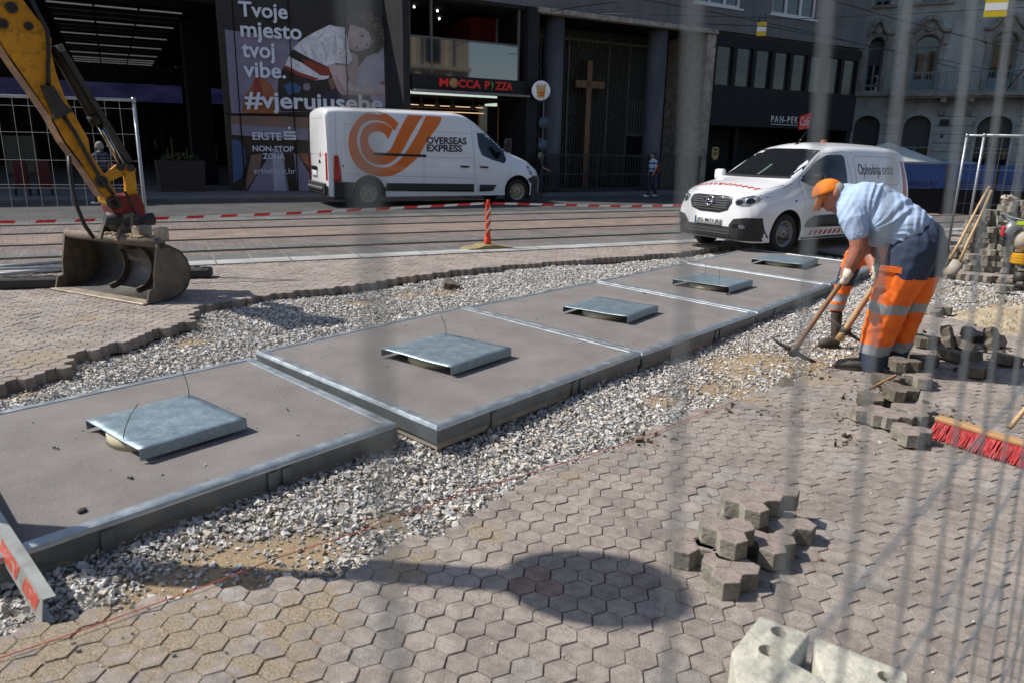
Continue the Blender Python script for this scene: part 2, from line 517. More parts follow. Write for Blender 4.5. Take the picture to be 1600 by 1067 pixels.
size = np.where(big, np.exp(rs.normal(np.log(.0098), .36, n)), np.exp(rs.normal(np.log(.0058), .35, n))).clip(.003, .022)
scl = size[:, None] * np.stack([rs.uniform(.8, 1.45, n), rs.uniform(.7, 1.1, n), rs.uniform(.55, .95, n)], -1)
V = tpl[ti] * scl[:, None, :]
ang = rs.uniform(0, 2 * pi, n); tl = rs.uniform(-1.2, 1.2, n)
ca, sa, ct, st_ = np.cos(ang), np.sin(ang), np.cos(tl), np.sin(tl)
y2 = V[..., 1] * ct[:, None] - V[..., 2] * st_[:, None]; z2 = V[..., 1] * st_[:, None] + V[..., 2] * ct[:, None]
x3 = V[..., 0] * ca[:, None] - y2 * sa[:, None]; y3 = V[..., 0] * sa[:, None] + y2 * ca[:, None]
zb = floor_z(xs, ys) + size * .45 + rs.uniform(0, 1, n) ** 2 * .022 * (1 - sm)
co = np.stack([x3 + xs[:, None], y3 + ys[:, None], z2 + zb[:, None]], -1).reshape(-1, 3)
fc = (icf[None] + (np.arange(n) * NV)[:, None, None]).reshape(-1, 3)
g = np.clip(rs.normal(.53, .125, n), .17, .85)[:, None]
hue = rs.uniform(0, 1, n)[:, None]
colr = g * np.where(hue < .48, np.array([.98, 1.0, 1.02]), np.where(hue < .90, np.array([1.04, 1.0, .94]), np.array([1.05, .93, .80])))
me = bpy.data.meshes.new('gravel')
mesh_np(me, co, fc)
set_tint(me, np.repeat(colr, NV, 0))
tag(link('gravel', me, MAT['stone']), 'loose grey crushed stone filling the trench round the platforms', 'gravel', kind='stuff')

# hexagon paving: three-hexagon stones
HS = .0622                               # hexagon side
HW = HS * sqrt(3)
def hexfield(name, poly, az, box, clip=None, sand_at=(), coarse=False):
    a = radians(90 - az); ca_, sa_ = cos(a), sin(a)
    x0, x1, y0, y1 = box
    cen = []
    # lattice: row direction e1 = (HW,0), e2 = (HW/2, 1.5 HS), rotated
    cxr = [ca_ * x + sa_ * y for x in (x0, x1) for y in (y0, y1)]; cyr = [-sa_ * x + ca_ * y for x in (x0, x1) for y in (y0, y1)]
    j0, j1 = int(min(cyr) / (1.5 * HS)) - 1, int(max(cyr) / (1.5 * HS)) + 1
    J, I = np.meshgrid(np.arange(j0, j1), np.arange(int(min(cxr) / HW) - 60, int(max(cxr) / HW) + 60), indexing='ij')
    lx = (I + .5 * (J % 2)) * HW; ly = J * 1.5 * HS
    q = I - ((J - (J % 2)) // 2); r_ = J                       # axial
    X = ca_ * lx - sa_ * ly; Y = sa_ * lx + ca_ * ly
    keep = inpoly(X, Y, poly) & (X > x0) & (X < x1) & (Y > y0) & (Y < y1)
    if clip is not None: keep &= clip(X, Y)
    X, Y, q, r_ = X[keep], Y[keep], q[keep], r_[keep]
    # tri-hex groups: tile of three cells with lattice (q,r): group id from (q + ... )
    cls = (q - r_) % 3                                        # cells 0,1,2 of a triangle
    # anchor of each group: cell0 (q,r), cell1 (q+1,r), cell2 (q, r+1)... classes 0,1,2
    aq = np.where(cls == 0, q, np.where(cls == 1, q - 1, q)); ar = np.where(cls == 2, r_ - 1, r_)
    n = len(X)
    gid = {}
    gi = np.zeros(n, int)
    for k, key in enumerate(zip(aq.tolist(), ar.tolist())):
        gi[k] = gid.setdefault(key, len(gid))
    ng = len(gid)
    rr = np.random.RandomState(5)
    gz = rr.normal(0, .0012, ng); gtx = rr.normal(0, .008, ng); gty = rr.normal(0, .008, ng)
    gcol = np.clip(rr.normal(1, .06, (ng, 1)), .8, 1.2) * np.where(rr.uniform(0, 1, (ng, 1)) < .15, np.array([.95, 1.0, 1.04]), np.array([1.0, 1.0, 1.0]))
    if name == 'paving' and az == 95: kk = int(np.argmin(np.hypot(X - at(862, 905).x, Y - at(862, 905).y))); gcol[gi[kk]] = np.array([.84, .68, .65])
    gcx = np.bincount(gi, X, ng) / np.bincount(gi, minlength=ng); gcy = np.bincount(gi, Y, ng) / np.bincount(gi, minlength=ng)
    cells = {(a_, b_): k for k, (a_, b_) in enumerate(zip(q.tolist(), r_.tolist()))}
    # neighbours by edge; edge k centred at angle 60k (lattice frame)
    NB = [(1, 0), (0, 1), (-1, 1), (-1, 0), (0, -1), (1, -1)]
    jt = np.zeros((n, 6), int)                                # 0 open joint, 1 false joint, 2 outer edge
    for k, (a_, b_) in enumerate(zip(q.tolist(), r_.tolist())):
        for e, (dq, dr) in enumerate(NB):
            o_ = cells.get((a_ + dq, b_ + dr))
            jt[k, e] = 2 if o_ is None else (1 if gi[o_] == gi[k] else 0)
    VX, VY, VZ, TC, FQ, FT = [], [], [], [], [], []
    verts = []; faces4 = []; cols = []; snd = []
    ea = a + np.arange(6) * pi / 3
    sandy = np.zeros(n)
    for (sx, sy, sr) in sand_at:
        sandy = np.maximum(sandy, np.clip(1.4 - np.hypot(X - sx, Y - sy) / sr, 0, 1))
    sandy = np.clip(sandy * (.85 + .5 * snoise(X, Y, 5, 21)), 0, 1)
    top = np.array([.362, .318, .284])
    vv = 0
    for k in range(n):
        inset = [(.0042, .0028, .0065)[t] for t in jt[k]]
        insm = [(.0019, .0012, .0040)[t] for t in jt[k]]
        def ring(ins):
            P_ = []
            for c in range(6):                                # corner between edge c-1 and c
                e1, e2 = (c - 1) % 6, c
                d1_, d2_ = HW / 2 - ins[e1], HW / 2 - ins[e2]
                n1 = (cos(ea[e1]), sin(ea[e1])); n2 = (cos(ea[e2]), sin(ea[e2]))
                det = n1[0] * n2[1] - n1[1] * n2[0]
                P_.append(((d1_ * n2[1] - d2_ * n1[1]) / det, (n1[0] * d2_ - n2[0] * d1_) / det))
            return P_
        g_ = gi[k]
        dxg, dyg = X[k] - gcx[g_], Y[k] - gcy[g_]
        sd_ = sandy[k]
        r0 = ring([0] * 6); r1 = ring(insm); r2 = ring(inset)
        z0 = []
        for c in range(6):
            d_ = [(-.013, -.0022, -.09)[jt[k, e]] for e in ((c - 1) % 6, c)]
            z0.append(min(d_))
        def hz(p): return gz[g_] + gtx[g_] * (p[0] + dxg) + gty[g_] * (p[1] + dyg)
        cc = top * gcol[g_] * (1 + .12 * (rr.uniform() - .5))
        jc = np.array([.115, .095, .075]); sc_ = np.array([.36, .27, .165])
        jc = jc * (1 - min(1, sd_ * 2)) + sc_ * .6 * min(1, sd_ * 2)
        tc = cc * 1.0
        snd += [.45] * 6 + [.18] * 6 + [0] * 6
        for (p, z) in zip(r0, z0):
            zz = z if z < -.05 else (max(z, -.016 + .012 * min(1, sd_ * 1.6)))
            verts.append((X[k] + p[0], Y[k] + p[1], zz)); cols.append(jc if z > -.05 else cc * .8)
        for c, p in enumerate(r1):
            verts.append((X[k] + p[0], Y[k] + p[1], -.006 + hz(p) if z0[c] < -.005 else -.002 + hz(p))); cols.append(tc * .92 * (1 - .0))
        for p in r2:
            verts.append((X[k] + p[0], Y[k] + p[1], hz(p))); cols.append(tc)
        for lv in (0, 6):
            for c in range(6):
                faces4.append((vv + lv + c, vv + lv + (c + 1) % 6, vv + lv + 6 + (c + 1) % 6, vv + lv + 6 + c))
        faces4.append((vv + 12, vv + 13, vv + 14, vv + 15)); faces4.append((vv + 12, vv + 15, vv + 16, vv + 17))
        vv += 18
    me = bpy.data.meshes.new(name)
    mesh_np(me, np.array(verts), np.array(faces4))
    set_tint(me, np.array(cols))
    va = np.array(verts); sv_ = np.zeros(len(va))
    for (sx, sy, sr) in sand_at: sv_ = np.maximum(sv_, np.clip(1.3 - np.hypot(va[:, 0] - sx, va[:, 1] - sy) / sr, 0, 1))
    snd = sv_ * .92 + np.array(snd) * np.clip(sv_ * 3, 0, 1)
    sa_t = me.attributes.new('sandy', 'FLOAT', 'POINT'); sa_t.data.foreach_set('value', np.array(snd, np.float32))
    return tag(link(name, me, MAT['paver']), kind='structure')

def vis(X, Y):
    return (X / np.maximum(Y, .2) > -1.5) & (X / np.maximum(Y, .2) < 1.3)
SANDP = [(*at(100, 1010).to_2d(), .42), (*at(300, 985).to_2d(), .42), (*at(480, 960).to_2d(), .30), (*at(640, 880).to_2d(), .22), (*at(760, 830).to_2d(), .16), (*at(20, 1060).to_2d(), .45), (*at(430, 1060).to_2d(), .25), (*at(890, 745).to_2d(), .14), (*at(1180, 625).to_2d(), .22),
         (*at(1270, 590).to_2d(), .35), (*at(1380, 590).to_2d(), .2)]
hexfield('paving', near_poly, 95, (-4.2, 7.0, 1.0, 8.6), vis, SANDP)
hexfield('paving', far_poly, 64.5, (-10, 13, 4.2, 16.5), vis, [(*at(60, 560).to_2d(), .4), (*at(640, 432).to_2d(), .2), (*at(130, 500).to_2d(), .3)])

# grit: little stones strewn over the near paving
NG = 5200
gx_ = rs.uniform(-1.6, 4.6, NG); gy_ = rs.uniform(1.9, 6.6, NG)
dn = distpoly(gx_, gy_, NEAR_E)
okg = inpoly(gx_, gy_, near_poly) & (rs.uniform(0, 1, NG) < .16 + .84 * np.exp(-dn / .22))
gx_, gy_ = gx_[okg], gy_[okg]; n = len(gx_)
sz = np.exp(rs.normal(np.log(.0026), .5, n)).clip(.0012, .009)
Vg = tpl[rs.randint(0, 40, n)] * (sz[:, None] * rs.uniform(.7, 1.3, (n, 3)))[:, None, :]
co = (Vg + np.stack([gx_, gy_, sz * .5], -1)[:, None, :]).reshape(-1, 3)
me = bpy.data.meshes.new('grit')
mesh_np(me, co, (icf[None] + (np.arange(n) * NV)[:, None, None]).reshape(-1, 3))
gg = np.clip(rs.normal(.5, .18, n), .12, .85)[:, None] * np.array([1.0, .97, .92])
set_tint(me, np.repeat(gg, NV, 0))
tag(link('grit', me, MAT['stone']), 'little pale bits of gravel strewn over the hexagonal paving', 'grit', kind='stuff')

CL = []
for (px, py, r_, k_) in [(1400, 640, .45, 120), (1440, 560, .5, 120), (1510, 545, .6, 160), (1300, 575, .5, 160), (1170, 850, .3, 60), (1180, 640, .35, 70), (1020, 690, .2, 30), (1330, 655, .15, 40), (1550, 460, .7, 160), (1320, 690, .12, 25)]:
    c_ = at(px, py, 0); aa = rs.uniform(0, 6.28, k_); rr0 = r_ * rs.uniform(0, 1, k_) ** .7
    CL.append(np.stack([c_.x + rr0 * np.cos(aa), c_.y + rr0 * np.sin(aa)], -1))
CL = np.concatenate(CL); n = len(CL)
zc = np.where(inpoly(CL[:, 0], CL[:, 1], near_poly), 0.0, floor_z(CL[:, 0], CL[:, 1]) + .01)
sz = np.exp(rs.normal(np.log(.0062), .55, n)).clip(.002, .02)
co = (tpl[rs.randint(0, 40, n)] * (sz[:, None] * rs.uniform(.7, 1.3, (n, 3)))[:, None, :] + np.stack([CL[:, 0], CL[:, 1], zc + sz * .4], -1)[:, None, :]).reshape(-1, 3)
me = bpy.data.meshes.new('earth_crumbs')
mesh_np(me, co, (icf[None] + (np.arange(n) * NV)[:, None, None]).reshape(-1, 3))
ec = np.where(rs.uniform(0, 1, (n, 1)) < .7, np.array([.11, .085, .06]), np.array([.27, .21, .14])) * rs.uniform(.7, 1.3, (n, 1))
set_tint(me, np.repeat(ec, NV, 0))
tag(link('earth_crumbs', me, MAT['stone']), 'crumbs of earth and mortar scattered round the paver heaps and the worker', 'crumbs', kind='stuff')
# dusty grit on the platform tops
gp = []
for q in PLATS:
    l0, l1, r1, r0 = q
    for _ in range(110):
        a_, b__ = rs.uniform(.03, .97), rs.beta(.7, .7)
        p = l0.lerp(l1, a_).lerp(r0.lerp(r1, a_), b__); gp.append((p.x, p.y, p.z - .004))
gp = np.array(gp); n = len(gp); sz = np.exp(rs.normal(np.log(.0021), .5, n)).clip(.001, .008)
co = (tpl[rs.randint(0, 40, n)] * (sz[:, None] * rs.uniform(.7, 1.3, (n, 3)))[:, None, :] + (gp + np.stack([sz * 0, sz * 0, sz * .5], -1))[:, None, :]).reshape(-1, 3)
me = bpy.data.meshes.new('platform_grit')
mesh_np(me, co, (icf[None] + (np.arange(n) * NV)[:, None, None]).reshape(-1, 3))
set_tint(me, np.repeat(np.clip(rs.normal(.32, .2, (n, 1)), .05, .75) * np.array([1, .97, .92]), NV, 0))
tag(link('platform_grit', me, MAT['stone']), 'fine grit and dust lying on the tops of the platforms', 'grit', kind='stuff')

# road: kerb, tram bed, rails, asphalt, pavement
def strip(u0, u1, d0, d1):
    return [ST.w(u0, d0), ST.w(u1, d0), ST.w(u1, d1), ST.w(u0, d1)]
def road_mat(name, c1, c2, mortar, bw, bh, rot, msize=.02):
    mt = mat(name, c1, c2, rough=.85, sc=3, world_co=True)
    nt = mt.node_tree; L = nt.links.new; b = nt.nodes['Principled BSDF']
    tc = nt.nodes.new('ShaderNodeTexCoord'); br = nt.nodes.new('ShaderNodeTexBrick')
    mp = nt.nodes.new('ShaderNodeMapping'); mp.inputs['Rotation'].default_value = (0, 0, rot)
    L(tc.outputs['Object'], mp.inputs[0]); L(mp.outputs[0], br.inputs['Vector'])
    br.inputs['Scale'].default_value = 1; br.inputs['Brick Width'].default_value = bw; br.inputs['Row Height'].default_value = bh
    br.inputs['Mortar Size'].default_value = msize * bh; br.inputs['Mortar Smooth'].default_value = .2
    br.inputs['Color1'].default_value = (*c1, 1); br.inputs['Color2'].default_value = (*c2, 1); br.inputs['Mortar'].default_value = (*mortar, 1)
    ns = nt.nodes.new('ShaderNodeTexNoise'); ns.inputs['Scale'].default_value = 2.2; ns.inputs['Detail'].default_value = 6
    L(tc.outputs['Object'], ns.inputs[0])
    mr = nt.nodes.new('ShaderNodeMapRange'); mr.inputs[1].default_value = .3; mr.inputs[2].default_value = .7; mr.inputs[3].default_value = .72; mr.inputs[4].default_value = 1.15
    L(ns.outputs[0], mr.inputs[0])
    mx = nt.nodes.new('ShaderNodeMix'); mx.data_type = 'RGBA'; mx.blend_type = 'MULTIPLY'; mx.inputs[0].default_value = 1
    L(br.outputs[0], mx.inputs[6]); L(mr.outputs[0], mx.inputs[7]); L(mx.outputs[2], b.inputs['Base Color'])
    bp = nt.nodes.new('ShaderNodeBump'); bp.inputs['Strength'].default_value = .6; bp.inputs['Distance'].default_value = .01; bp.invert = True
    L(br.outputs['Fac'], bp.inputs['Height']); L(bp.outputs[0], b.inputs['Normal'])
    return mt
def sheet_st(name, u0, u1, d0, d1, z, m_, thick=.0):
    """sheet in the street frame, its own object frame along the street"""
    b = MB()
    if thick: b.box(((u0 + u1) / 2, (d0 + d1) / 2, z - thick / 2), (u1 - u0, d1 - d0, thick), bev=.012)
    else: b.face([(u0, d0, z), (u1, d0, z), (u1, d1, z), (u0, d1, z)])
    o = b.build(name, m_, M=Matrix.Translation(ST.o) @ Matrix.Rotation(ST.rot, 4, 'Z'))
    return tag(o, kind='structure')
road_mat('setts', (.17, .137, .125), (.13, .112, .108), (.22, .20, .19), .21, .125, pi / 2, .05)
road_mat('setts_pale', (.225, .178, .152), (.205, .162, .142), (.17, .135, .115), .6, .3, 0, .02)
road_mat('grey_slabs', (.135, .14, .14), (.115, .12, .12), (.20, .20, .19), 1.0, .5, pi / 2, .03)
road_mat('kerb_slabs', (.40, .40, .39), (.36, .36, .355), (.16, .155, .15), 1.0, .45, 0, .03)
sheet_st('kerb', -14, 60, 0, .38, .015, MAT['kerb_slabs'], .15)
sheet_st('tram_bed', -30, 90, .38, 6.75, -.004, MAT['setts'], .0)
for d0, d1 in ((3.02, 4.36),):
    sheet_st('tram_bed_strip', -30, 90, d0, d1, .001, MAT['setts_pale'])
for d0, d1 in ((.40, .95), (1.55, 1.9), (6.1, 6.75)):
    sheet_st('tram_bed_strip', -30, 90, d0, d1, .001, MAT['grey_slabs'])
mat('rail_steel', (.05, .045, .04), (.09, .075, .06), rough=.5, metal=.6, sc=8)
mat('rail_groove', (.012, .011, .010), rough=.8)
for d in (1.4, 2.87, 4.5, 5.97):
    b = MB()
    b.box((30, d, -.018), (120, .055, .05), 0); b.box((30, d + .085, -.018), (120, .03, .05), 0); b.box((30, d + .0485, -.045), (120, .042, .06), 1)
    o = b.build('tram_rail', [MAT['rail_steel'], MAT['rail_groove']], M=Matrix.Translation(ST.o) @ Matrix.Rotation(ST.rot, 4, 'Z'))
    tag(o, kind='structure')
sheet_st('road', -60, 110, 6.75, 12.0, -.002, MAT['asphalt'])
sheet('plaza_ground', [(4.8, 13.6), (6.2, 10.6), (7.7, 9.9), (12.2, 9.0), (60, 20), (60, 45), ST.w(30, -.1).to_2d()[:], ST.w(12, -.1).to_2d()[:]], -.004, MAT['setts'])
mat('pavement_flag', (.14, .14, .14), (.11, .11, .115), rough=.85, sc=2, bump=.2)
sheet_st('pavement', -60, 110, 11.7, 40, .09, MAT['pavement_flag'], .2)
# ------------------------------------------------------------------ platforms, lids, channel, string
WHERE = ['nearest of the five concrete platforms, cut off by the left edge, zinc rim',
         'second concrete platform from the camera, standing slightly proud of the nearest one',
         'middle one of the five concrete platforms, grey-brown with a zinc rim',
         'fourth concrete platform from the camera, under the dented lid',
         'farthest of the five concrete platforms, right before the small white van']
for i, (l0, l1, r1, r0) in enumerate(PLATS):
    cen = (l0 + l1 + r0 + r1) / 4
    loc = [p - cen for p in (l0, l1, r1, r0)]
    root = thing('concrete_platform', WHERE[i], 'platform', cen, 0, 'row of five platforms in the gravel trench')
    def inset(d):
        out = []
        n = 4
        for k in range(4):
            p, a, b_ = loc[k], loc[(k - 1) % 4], loc[(k + 1) % 4]
            e1 = (p - a).normalized(); e2 = (b_ - p).normalized()
            n1 = Vector((e1.y, -e1.x, 0)); n2 = Vector((e2.y, -e2.x, 0))
            det = n1.x * n2.y - n1.y * n2.x
            c1 = n1.dot(p) - d; c2 = n2.dot(p) - d
            out.append(Vector(((c1 * n2.y - c2 * n1.y) / det, (n1.x * c2 - n2.x * c1) / det, p.z)))
        return out
    def orient():
        A = 0
        for k in range(4):
            A += loc[k].x * loc[(k + 1) % 4].y - loc[(k + 1) % 4].x * loc[k].y
        return A
    sgn = 1 if orient() > 0 else -1
    def ins(d, dz=0.0): return [p + Vector((0, 0, dz)) for p in inset(d * sgn)]
    # slab surface, gently uneven
    b = MB()
    q = ins(.060, -.006)
    N = 10
    grid = [[q[0].lerp(q[1], s_ / N).lerp(q[3].lerp(q[2], s_ / N), t / N) for t in range(N + 1)] for s_ in range(N + 1)]
    for s_ in range(N):
        for t in range(N): b.face([grid[s_][t], grid[s_ + 1][t], grid[s_ + 1][t + 1], grid[s_][t + 1]])
    bmesh.ops.remove_doubles(b.bm, verts=b.bm.verts[:], dist=.0005)
    b.build('slab_surface', MAT['platform_top'], root)
    # zinc rim with rounded outer edge and apron
    b = MB()
    prof = [(.070, -.009), (.066, .0), (.020, .002), (.006, -.004), (0, -.018), (.0, -.026)]
    rings = [ins(d, dz) for d, dz in prof]
    for A, B in zip(rings, rings[1:]):
        for k in range(4):
            b.face([A[k], A[(k + 1) % 4], B[(k + 1) % 4], B[k]], smooth=False)
    bmesh.ops.remove_doubles(b.bm, verts=b.bm.verts[:], dist=.0005)
    b.build('rim', MAT['steel_zinc'], root)
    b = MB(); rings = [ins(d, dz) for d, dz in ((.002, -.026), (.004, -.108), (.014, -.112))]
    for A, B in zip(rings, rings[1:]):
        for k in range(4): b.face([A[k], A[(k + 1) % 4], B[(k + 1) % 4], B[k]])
    b.build('apron', MAT['apron_zinc_shaded'], root)
    # apron plates on the near side, with upright splice straps
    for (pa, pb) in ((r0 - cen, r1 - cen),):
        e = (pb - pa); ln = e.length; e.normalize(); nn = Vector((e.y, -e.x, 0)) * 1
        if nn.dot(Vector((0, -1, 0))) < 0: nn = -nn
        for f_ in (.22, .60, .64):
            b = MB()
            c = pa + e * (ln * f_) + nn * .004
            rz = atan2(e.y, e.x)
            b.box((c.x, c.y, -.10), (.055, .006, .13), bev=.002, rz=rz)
            b.build('splice_strap', MAT['apron_zinc_shaded'], root)
    b = MB()
    A = ins(.016, -.110); B = ins(.016, -.15); D = ins(.05, -.15); E2 = ins(.05, -.40)
    for S_, T_ in ((A, B), (B, D), (D, E2)):
        for k in range(4): b.face([S_[k], S_[(k + 1) % 4], T_[(k + 1) % 4], T_[k]])
    b.build('base', MAT['concrete'], root)
    # collar ring below the lid
    ctr = Vector((0, 0, 0))
    b = MB()
    lidc = [(260, 652), (698, 545), (955, 477), (1114, 437), (1227, 404)][i]
    lc = at(*lidc, ZP + .08)
    c0 = Vector((lc.x, lc.y, 0)) - Vector((cen.x, cen.y, 0))
    b.lathe([(.255, 0), (.255, .064), (.232, .064), (.232, .0)], 40, Matrix.Translation((c0.x - .035, c0.y - .04, -.01)))
    b.build('manhole_collar', MAT['collar'], root)
    # lid: bent sheet with two folded flanges
    lab = ['zinc lid with two thin wires on the nearest platform, at the left', 'zinc lid with one thin wire at its far corner, on the second platform',
           'plain zinc lid without wires, on the middle platform', 'dented zinc lid with a sunken middle and two wires, on the fourth platform', 'plain zinc lid on the farthest platform by the van'][i]
    lr = thing('sheet_metal_lid', lab, 'lid', (lc.x, lc.y, cen.z + .069), radians(90 - [39, 38, 36, 40, 38][i]), 'zinc lids on the platforms')
    L_, W_ = [(.60, .64), (.68, .72), (.66, .71), (.66, .72), (.70, .73)][i]
    N = 12
    def lz(x, y):
        d = hypot(x, y)
        if i == 3: return -.026 * max(0, 1 - d / .33) ** .8 + .008 + .004 * sin(9 * x) * cos(7 * y)
        return .004 * sin(5 * x + i) * cos(4 * y + i) + .0015 * sin(17 * x) + .0015 * sin(14 * y)
    b = MB()
    for s_ in range(N):
        for t in range(N):
            P_ = []
            for (aa, bb) in ((s_, t), (s_ + 1, t), (s_ + 1, t + 1), (s_, t + 1)):
                x = (aa / N - .5) * L_; y = (bb / N - .5) * W_
                P_.append((x, y, lz(x, y)))
            b.face(P_, smooth=True)
    # flanges on the near (-y) side and on the far (+y) side
    for sy in (-1, 1):
        for s_ in range(N):
            x0, x1 = (s_ / N - .5) * L_, ((s_ + 1) / N - .5) * L_
            y = sy * W_ / 2
            zz = (lz(x0, y), lz(x1, y))
            b.face([(x0, y, zz[0]), (x1, y, zz[1]), (x1, y + sy * .003, -.058), (x0, y + sy * .003, -.058)])
    bmesh.ops.remove_doubles(b.bm, verts=b.bm.verts[:], dist=.0004)
    o = b.build('lid_sheet', MAT['lid_zinc'], lr)
    md = o.modifiers.new('thick', 'SOLIDIFY'); md.thickness = .003
    for (wx, wy, lean) in {0: [(-.29, -.12, .1), (.26, .24, -.02)], 1: [(.28, .27, -.05)], 3: [(-.28, -.2, .02), (.2, .2, 0)]}.get(i, []):
        b = MB()
        b.tube([(wx, wy, 0), (wx + lean * .15, wy - .005, .06), (wx + lean * .5, wy, .12), (wx + lean, wy + .01, .17)], .0022, 5)
        b.build('tie_wire', MAT['black_wire'], lr)

# little bits of dirt on the platforms
b = MB(); rr_ = random.Random(3)
for (px, py, s_) in [(128, 797, .022), (1005, 458, .02), (1135, 460, .018), (90, 700, .008), (200, 745, .01), (660, 610, .012), (690, 605, .01), (702, 600, .012), (712, 618, .012), (640, 600, .009), (735, 592, .01), (697, 625, .01), (760, 575, .007), (560, 520, .008), (840, 520, .008), (520, 585, .007), (450, 640, .007)]:
    p = at(px, py, ZP + .004)
    for k in range(rr_.randint(1, 3)):
        b.ball((p.x + rr_.uniform(-.03, .03) * k, p.y + rr_.uniform(-.03, .03) * k, p.z), s_ * rr_.uniform(.5, 1), sc=(1, 1.2, .5), u=6, v=4)
mat('dirt', (.06, .05, .042), rough=.95)
tag(b.build('dirt_crumbs', MAT['dirt']), 'small dark crumbs of earth scattered over the platform tops', 'dirt', kind='stuff')

# red and white steel channel at the left edge
mat('channel_grey', (.42, .44, .42), (.33, .35, .33), rough=.5, metal=.3, sc=9, c3=(.2, .16, .12), sc3=14)
mat('channel_red', (.55, .09, .05), (.42, .07, .05), rough=.55, sc=10, c3=(.45, .42, .38), sc3=25, amt3=.7)
e1 = at(66, 978, -.02); e0 = at(-62, 766, .10)
ax = (e1 - e0).normalized()
root = thing('steel_channel', 'weathered grey steel channel with red painted panels leaning on the nearest platform', 'barrier beam', e1)
up = Vector((0, 0, 1)); sdv = ax.cross(up).normalized(); upv = sdv.cross(ax)
Mx = Matrix.Identity(4)
for k in range(3): Mx[k][0], Mx[k][1], Mx[k][2] = -ax[k], -sdv[k], upv[k]
Mx = Mx @ Matrix.Rotation(-.12, 4, 'X')
def chan(x0, x1, mi_list):
    pass
b = MB()
Lc = (e1 - e0).length + .5
b.box((Lc / 2, 0, .055), (Lc, .004, .11)); b.box((Lc / 2, .021, .108), (Lc, .038, .004)); b.box((Lc / 2, .021, .002), (Lc, .038, .004))
b.build('channel_profile', MAT['channel_grey'], root, Mx)
for k, (x0, x1) in enumerate(((.04, .20), (.27, .50), (.60, .80))):
    b = MB(); b.prism([(x0 + .03, .02), (x1 + .03, .02), (x1 - .01, .095), (x0 - .01, .095)], 'y', -.0036, -.0022)
    b.build('red_panel', MAT['channel_red'], root, Mx)

# mason's string along the paving edge
b = MB()
pts = [at(*p, .012) for p in [(-120, 1062), (0, 1027), (110, 990), (230, 947), (320, 915), (430, 872), (560, 830), (720, 772), (905, 715), (1000, 685), (1085, 650), (1160, 622)]]
b.tube(pts, .0022, 5)
tag(b.build('marking_string', MAT['string']), 'thin red string stretched along the edge of the hexagonal paving', 'string')
# ------------------------------------------------------------------ buildings across the street
def frame(pl): return Matrix.Translation(pl.o) @ Matrix.Rotation(pl.rot, 4, 'Z')
mat('render_grey', (.155, .158, .168), (.118, .121, .13), rough=.9, sc=1.3, bump=.15, stretch=(1, 1, .35), c3=(.11, .11, .11), sc3=3)
mat('ledge_stone', (.42, .37, .31), (.27, .24, .20), rough=.9, sc=4, c3=(.1, .09, .08), sc3=7, amt3=.6)
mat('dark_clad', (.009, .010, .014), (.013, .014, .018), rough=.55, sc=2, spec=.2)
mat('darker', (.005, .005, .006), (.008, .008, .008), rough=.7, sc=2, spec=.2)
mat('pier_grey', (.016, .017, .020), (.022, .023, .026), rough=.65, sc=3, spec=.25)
mat('column_grey', (.095, .095, .105), (.06, .06, .068), rough=.75, sc=2.5, stretch=(1, 1, .2))
mat('window_white', (.62, .63, .64), rough=.5)
mat('glass_dark', (.012, .014, .016), rough=.03, spec=.9)
mat('glass_mid', (.018, .023, .026), (.026, .031, .034), rough=.03, spec=1.0, sc=.6, ior=1.8)
mat('glass_office', (.022, .028, .032), (.05, .058, .062), rough=.12, spec=.45, sc=.5)
mat('interior_red', (.16, .01, .008), rough=.7)
mat('interior_dark', (.012, .010, .009), (.018, .014, .012), rough=.8, sc=3, spec=.2)
mat('grille_green', (.075, .082, .072), (.055, .06, .054), rough=.8, sc=6)
mat('grille_back', (.016, .018, .016), rough=.6)
mat('frame_grey', (.10, .10, .09), rough=.7)
mat('cross_wood', (.22, .125, .065), (.16, .09, .05), rough=.6, sc=5, stretch=(1, 1, .1))
mat('iron_black', (.012, .012, .013), rough=.5)
mat('sign_dark', (.012, .013, .016), rough=.5, spec=.25)
mat('sign_red', (.42, .012, .015), rough=.4, emit=(.5, .01, .01), es=.12)
mat('sign_white', (.7, .72, .74), rough=.4)
mat('awning_edge', (.20, .20, .19), (.15, .15, .14), rough=.6, sc=4)
mat('lamp_warm', (.5, .35, .25), emit=(1, .62, .36), es=.9)
mat('lamp_spot', (.9, .9, .9), emit=(1, .95, .85), es=8)
mat('oak_strip', (.30, .17, .09), rough=.6)

OB = MAIN
root = thing('office_building', 'grey office block with church porch, two round columns and shops on the ground floor', 'building', M=frame(OB))
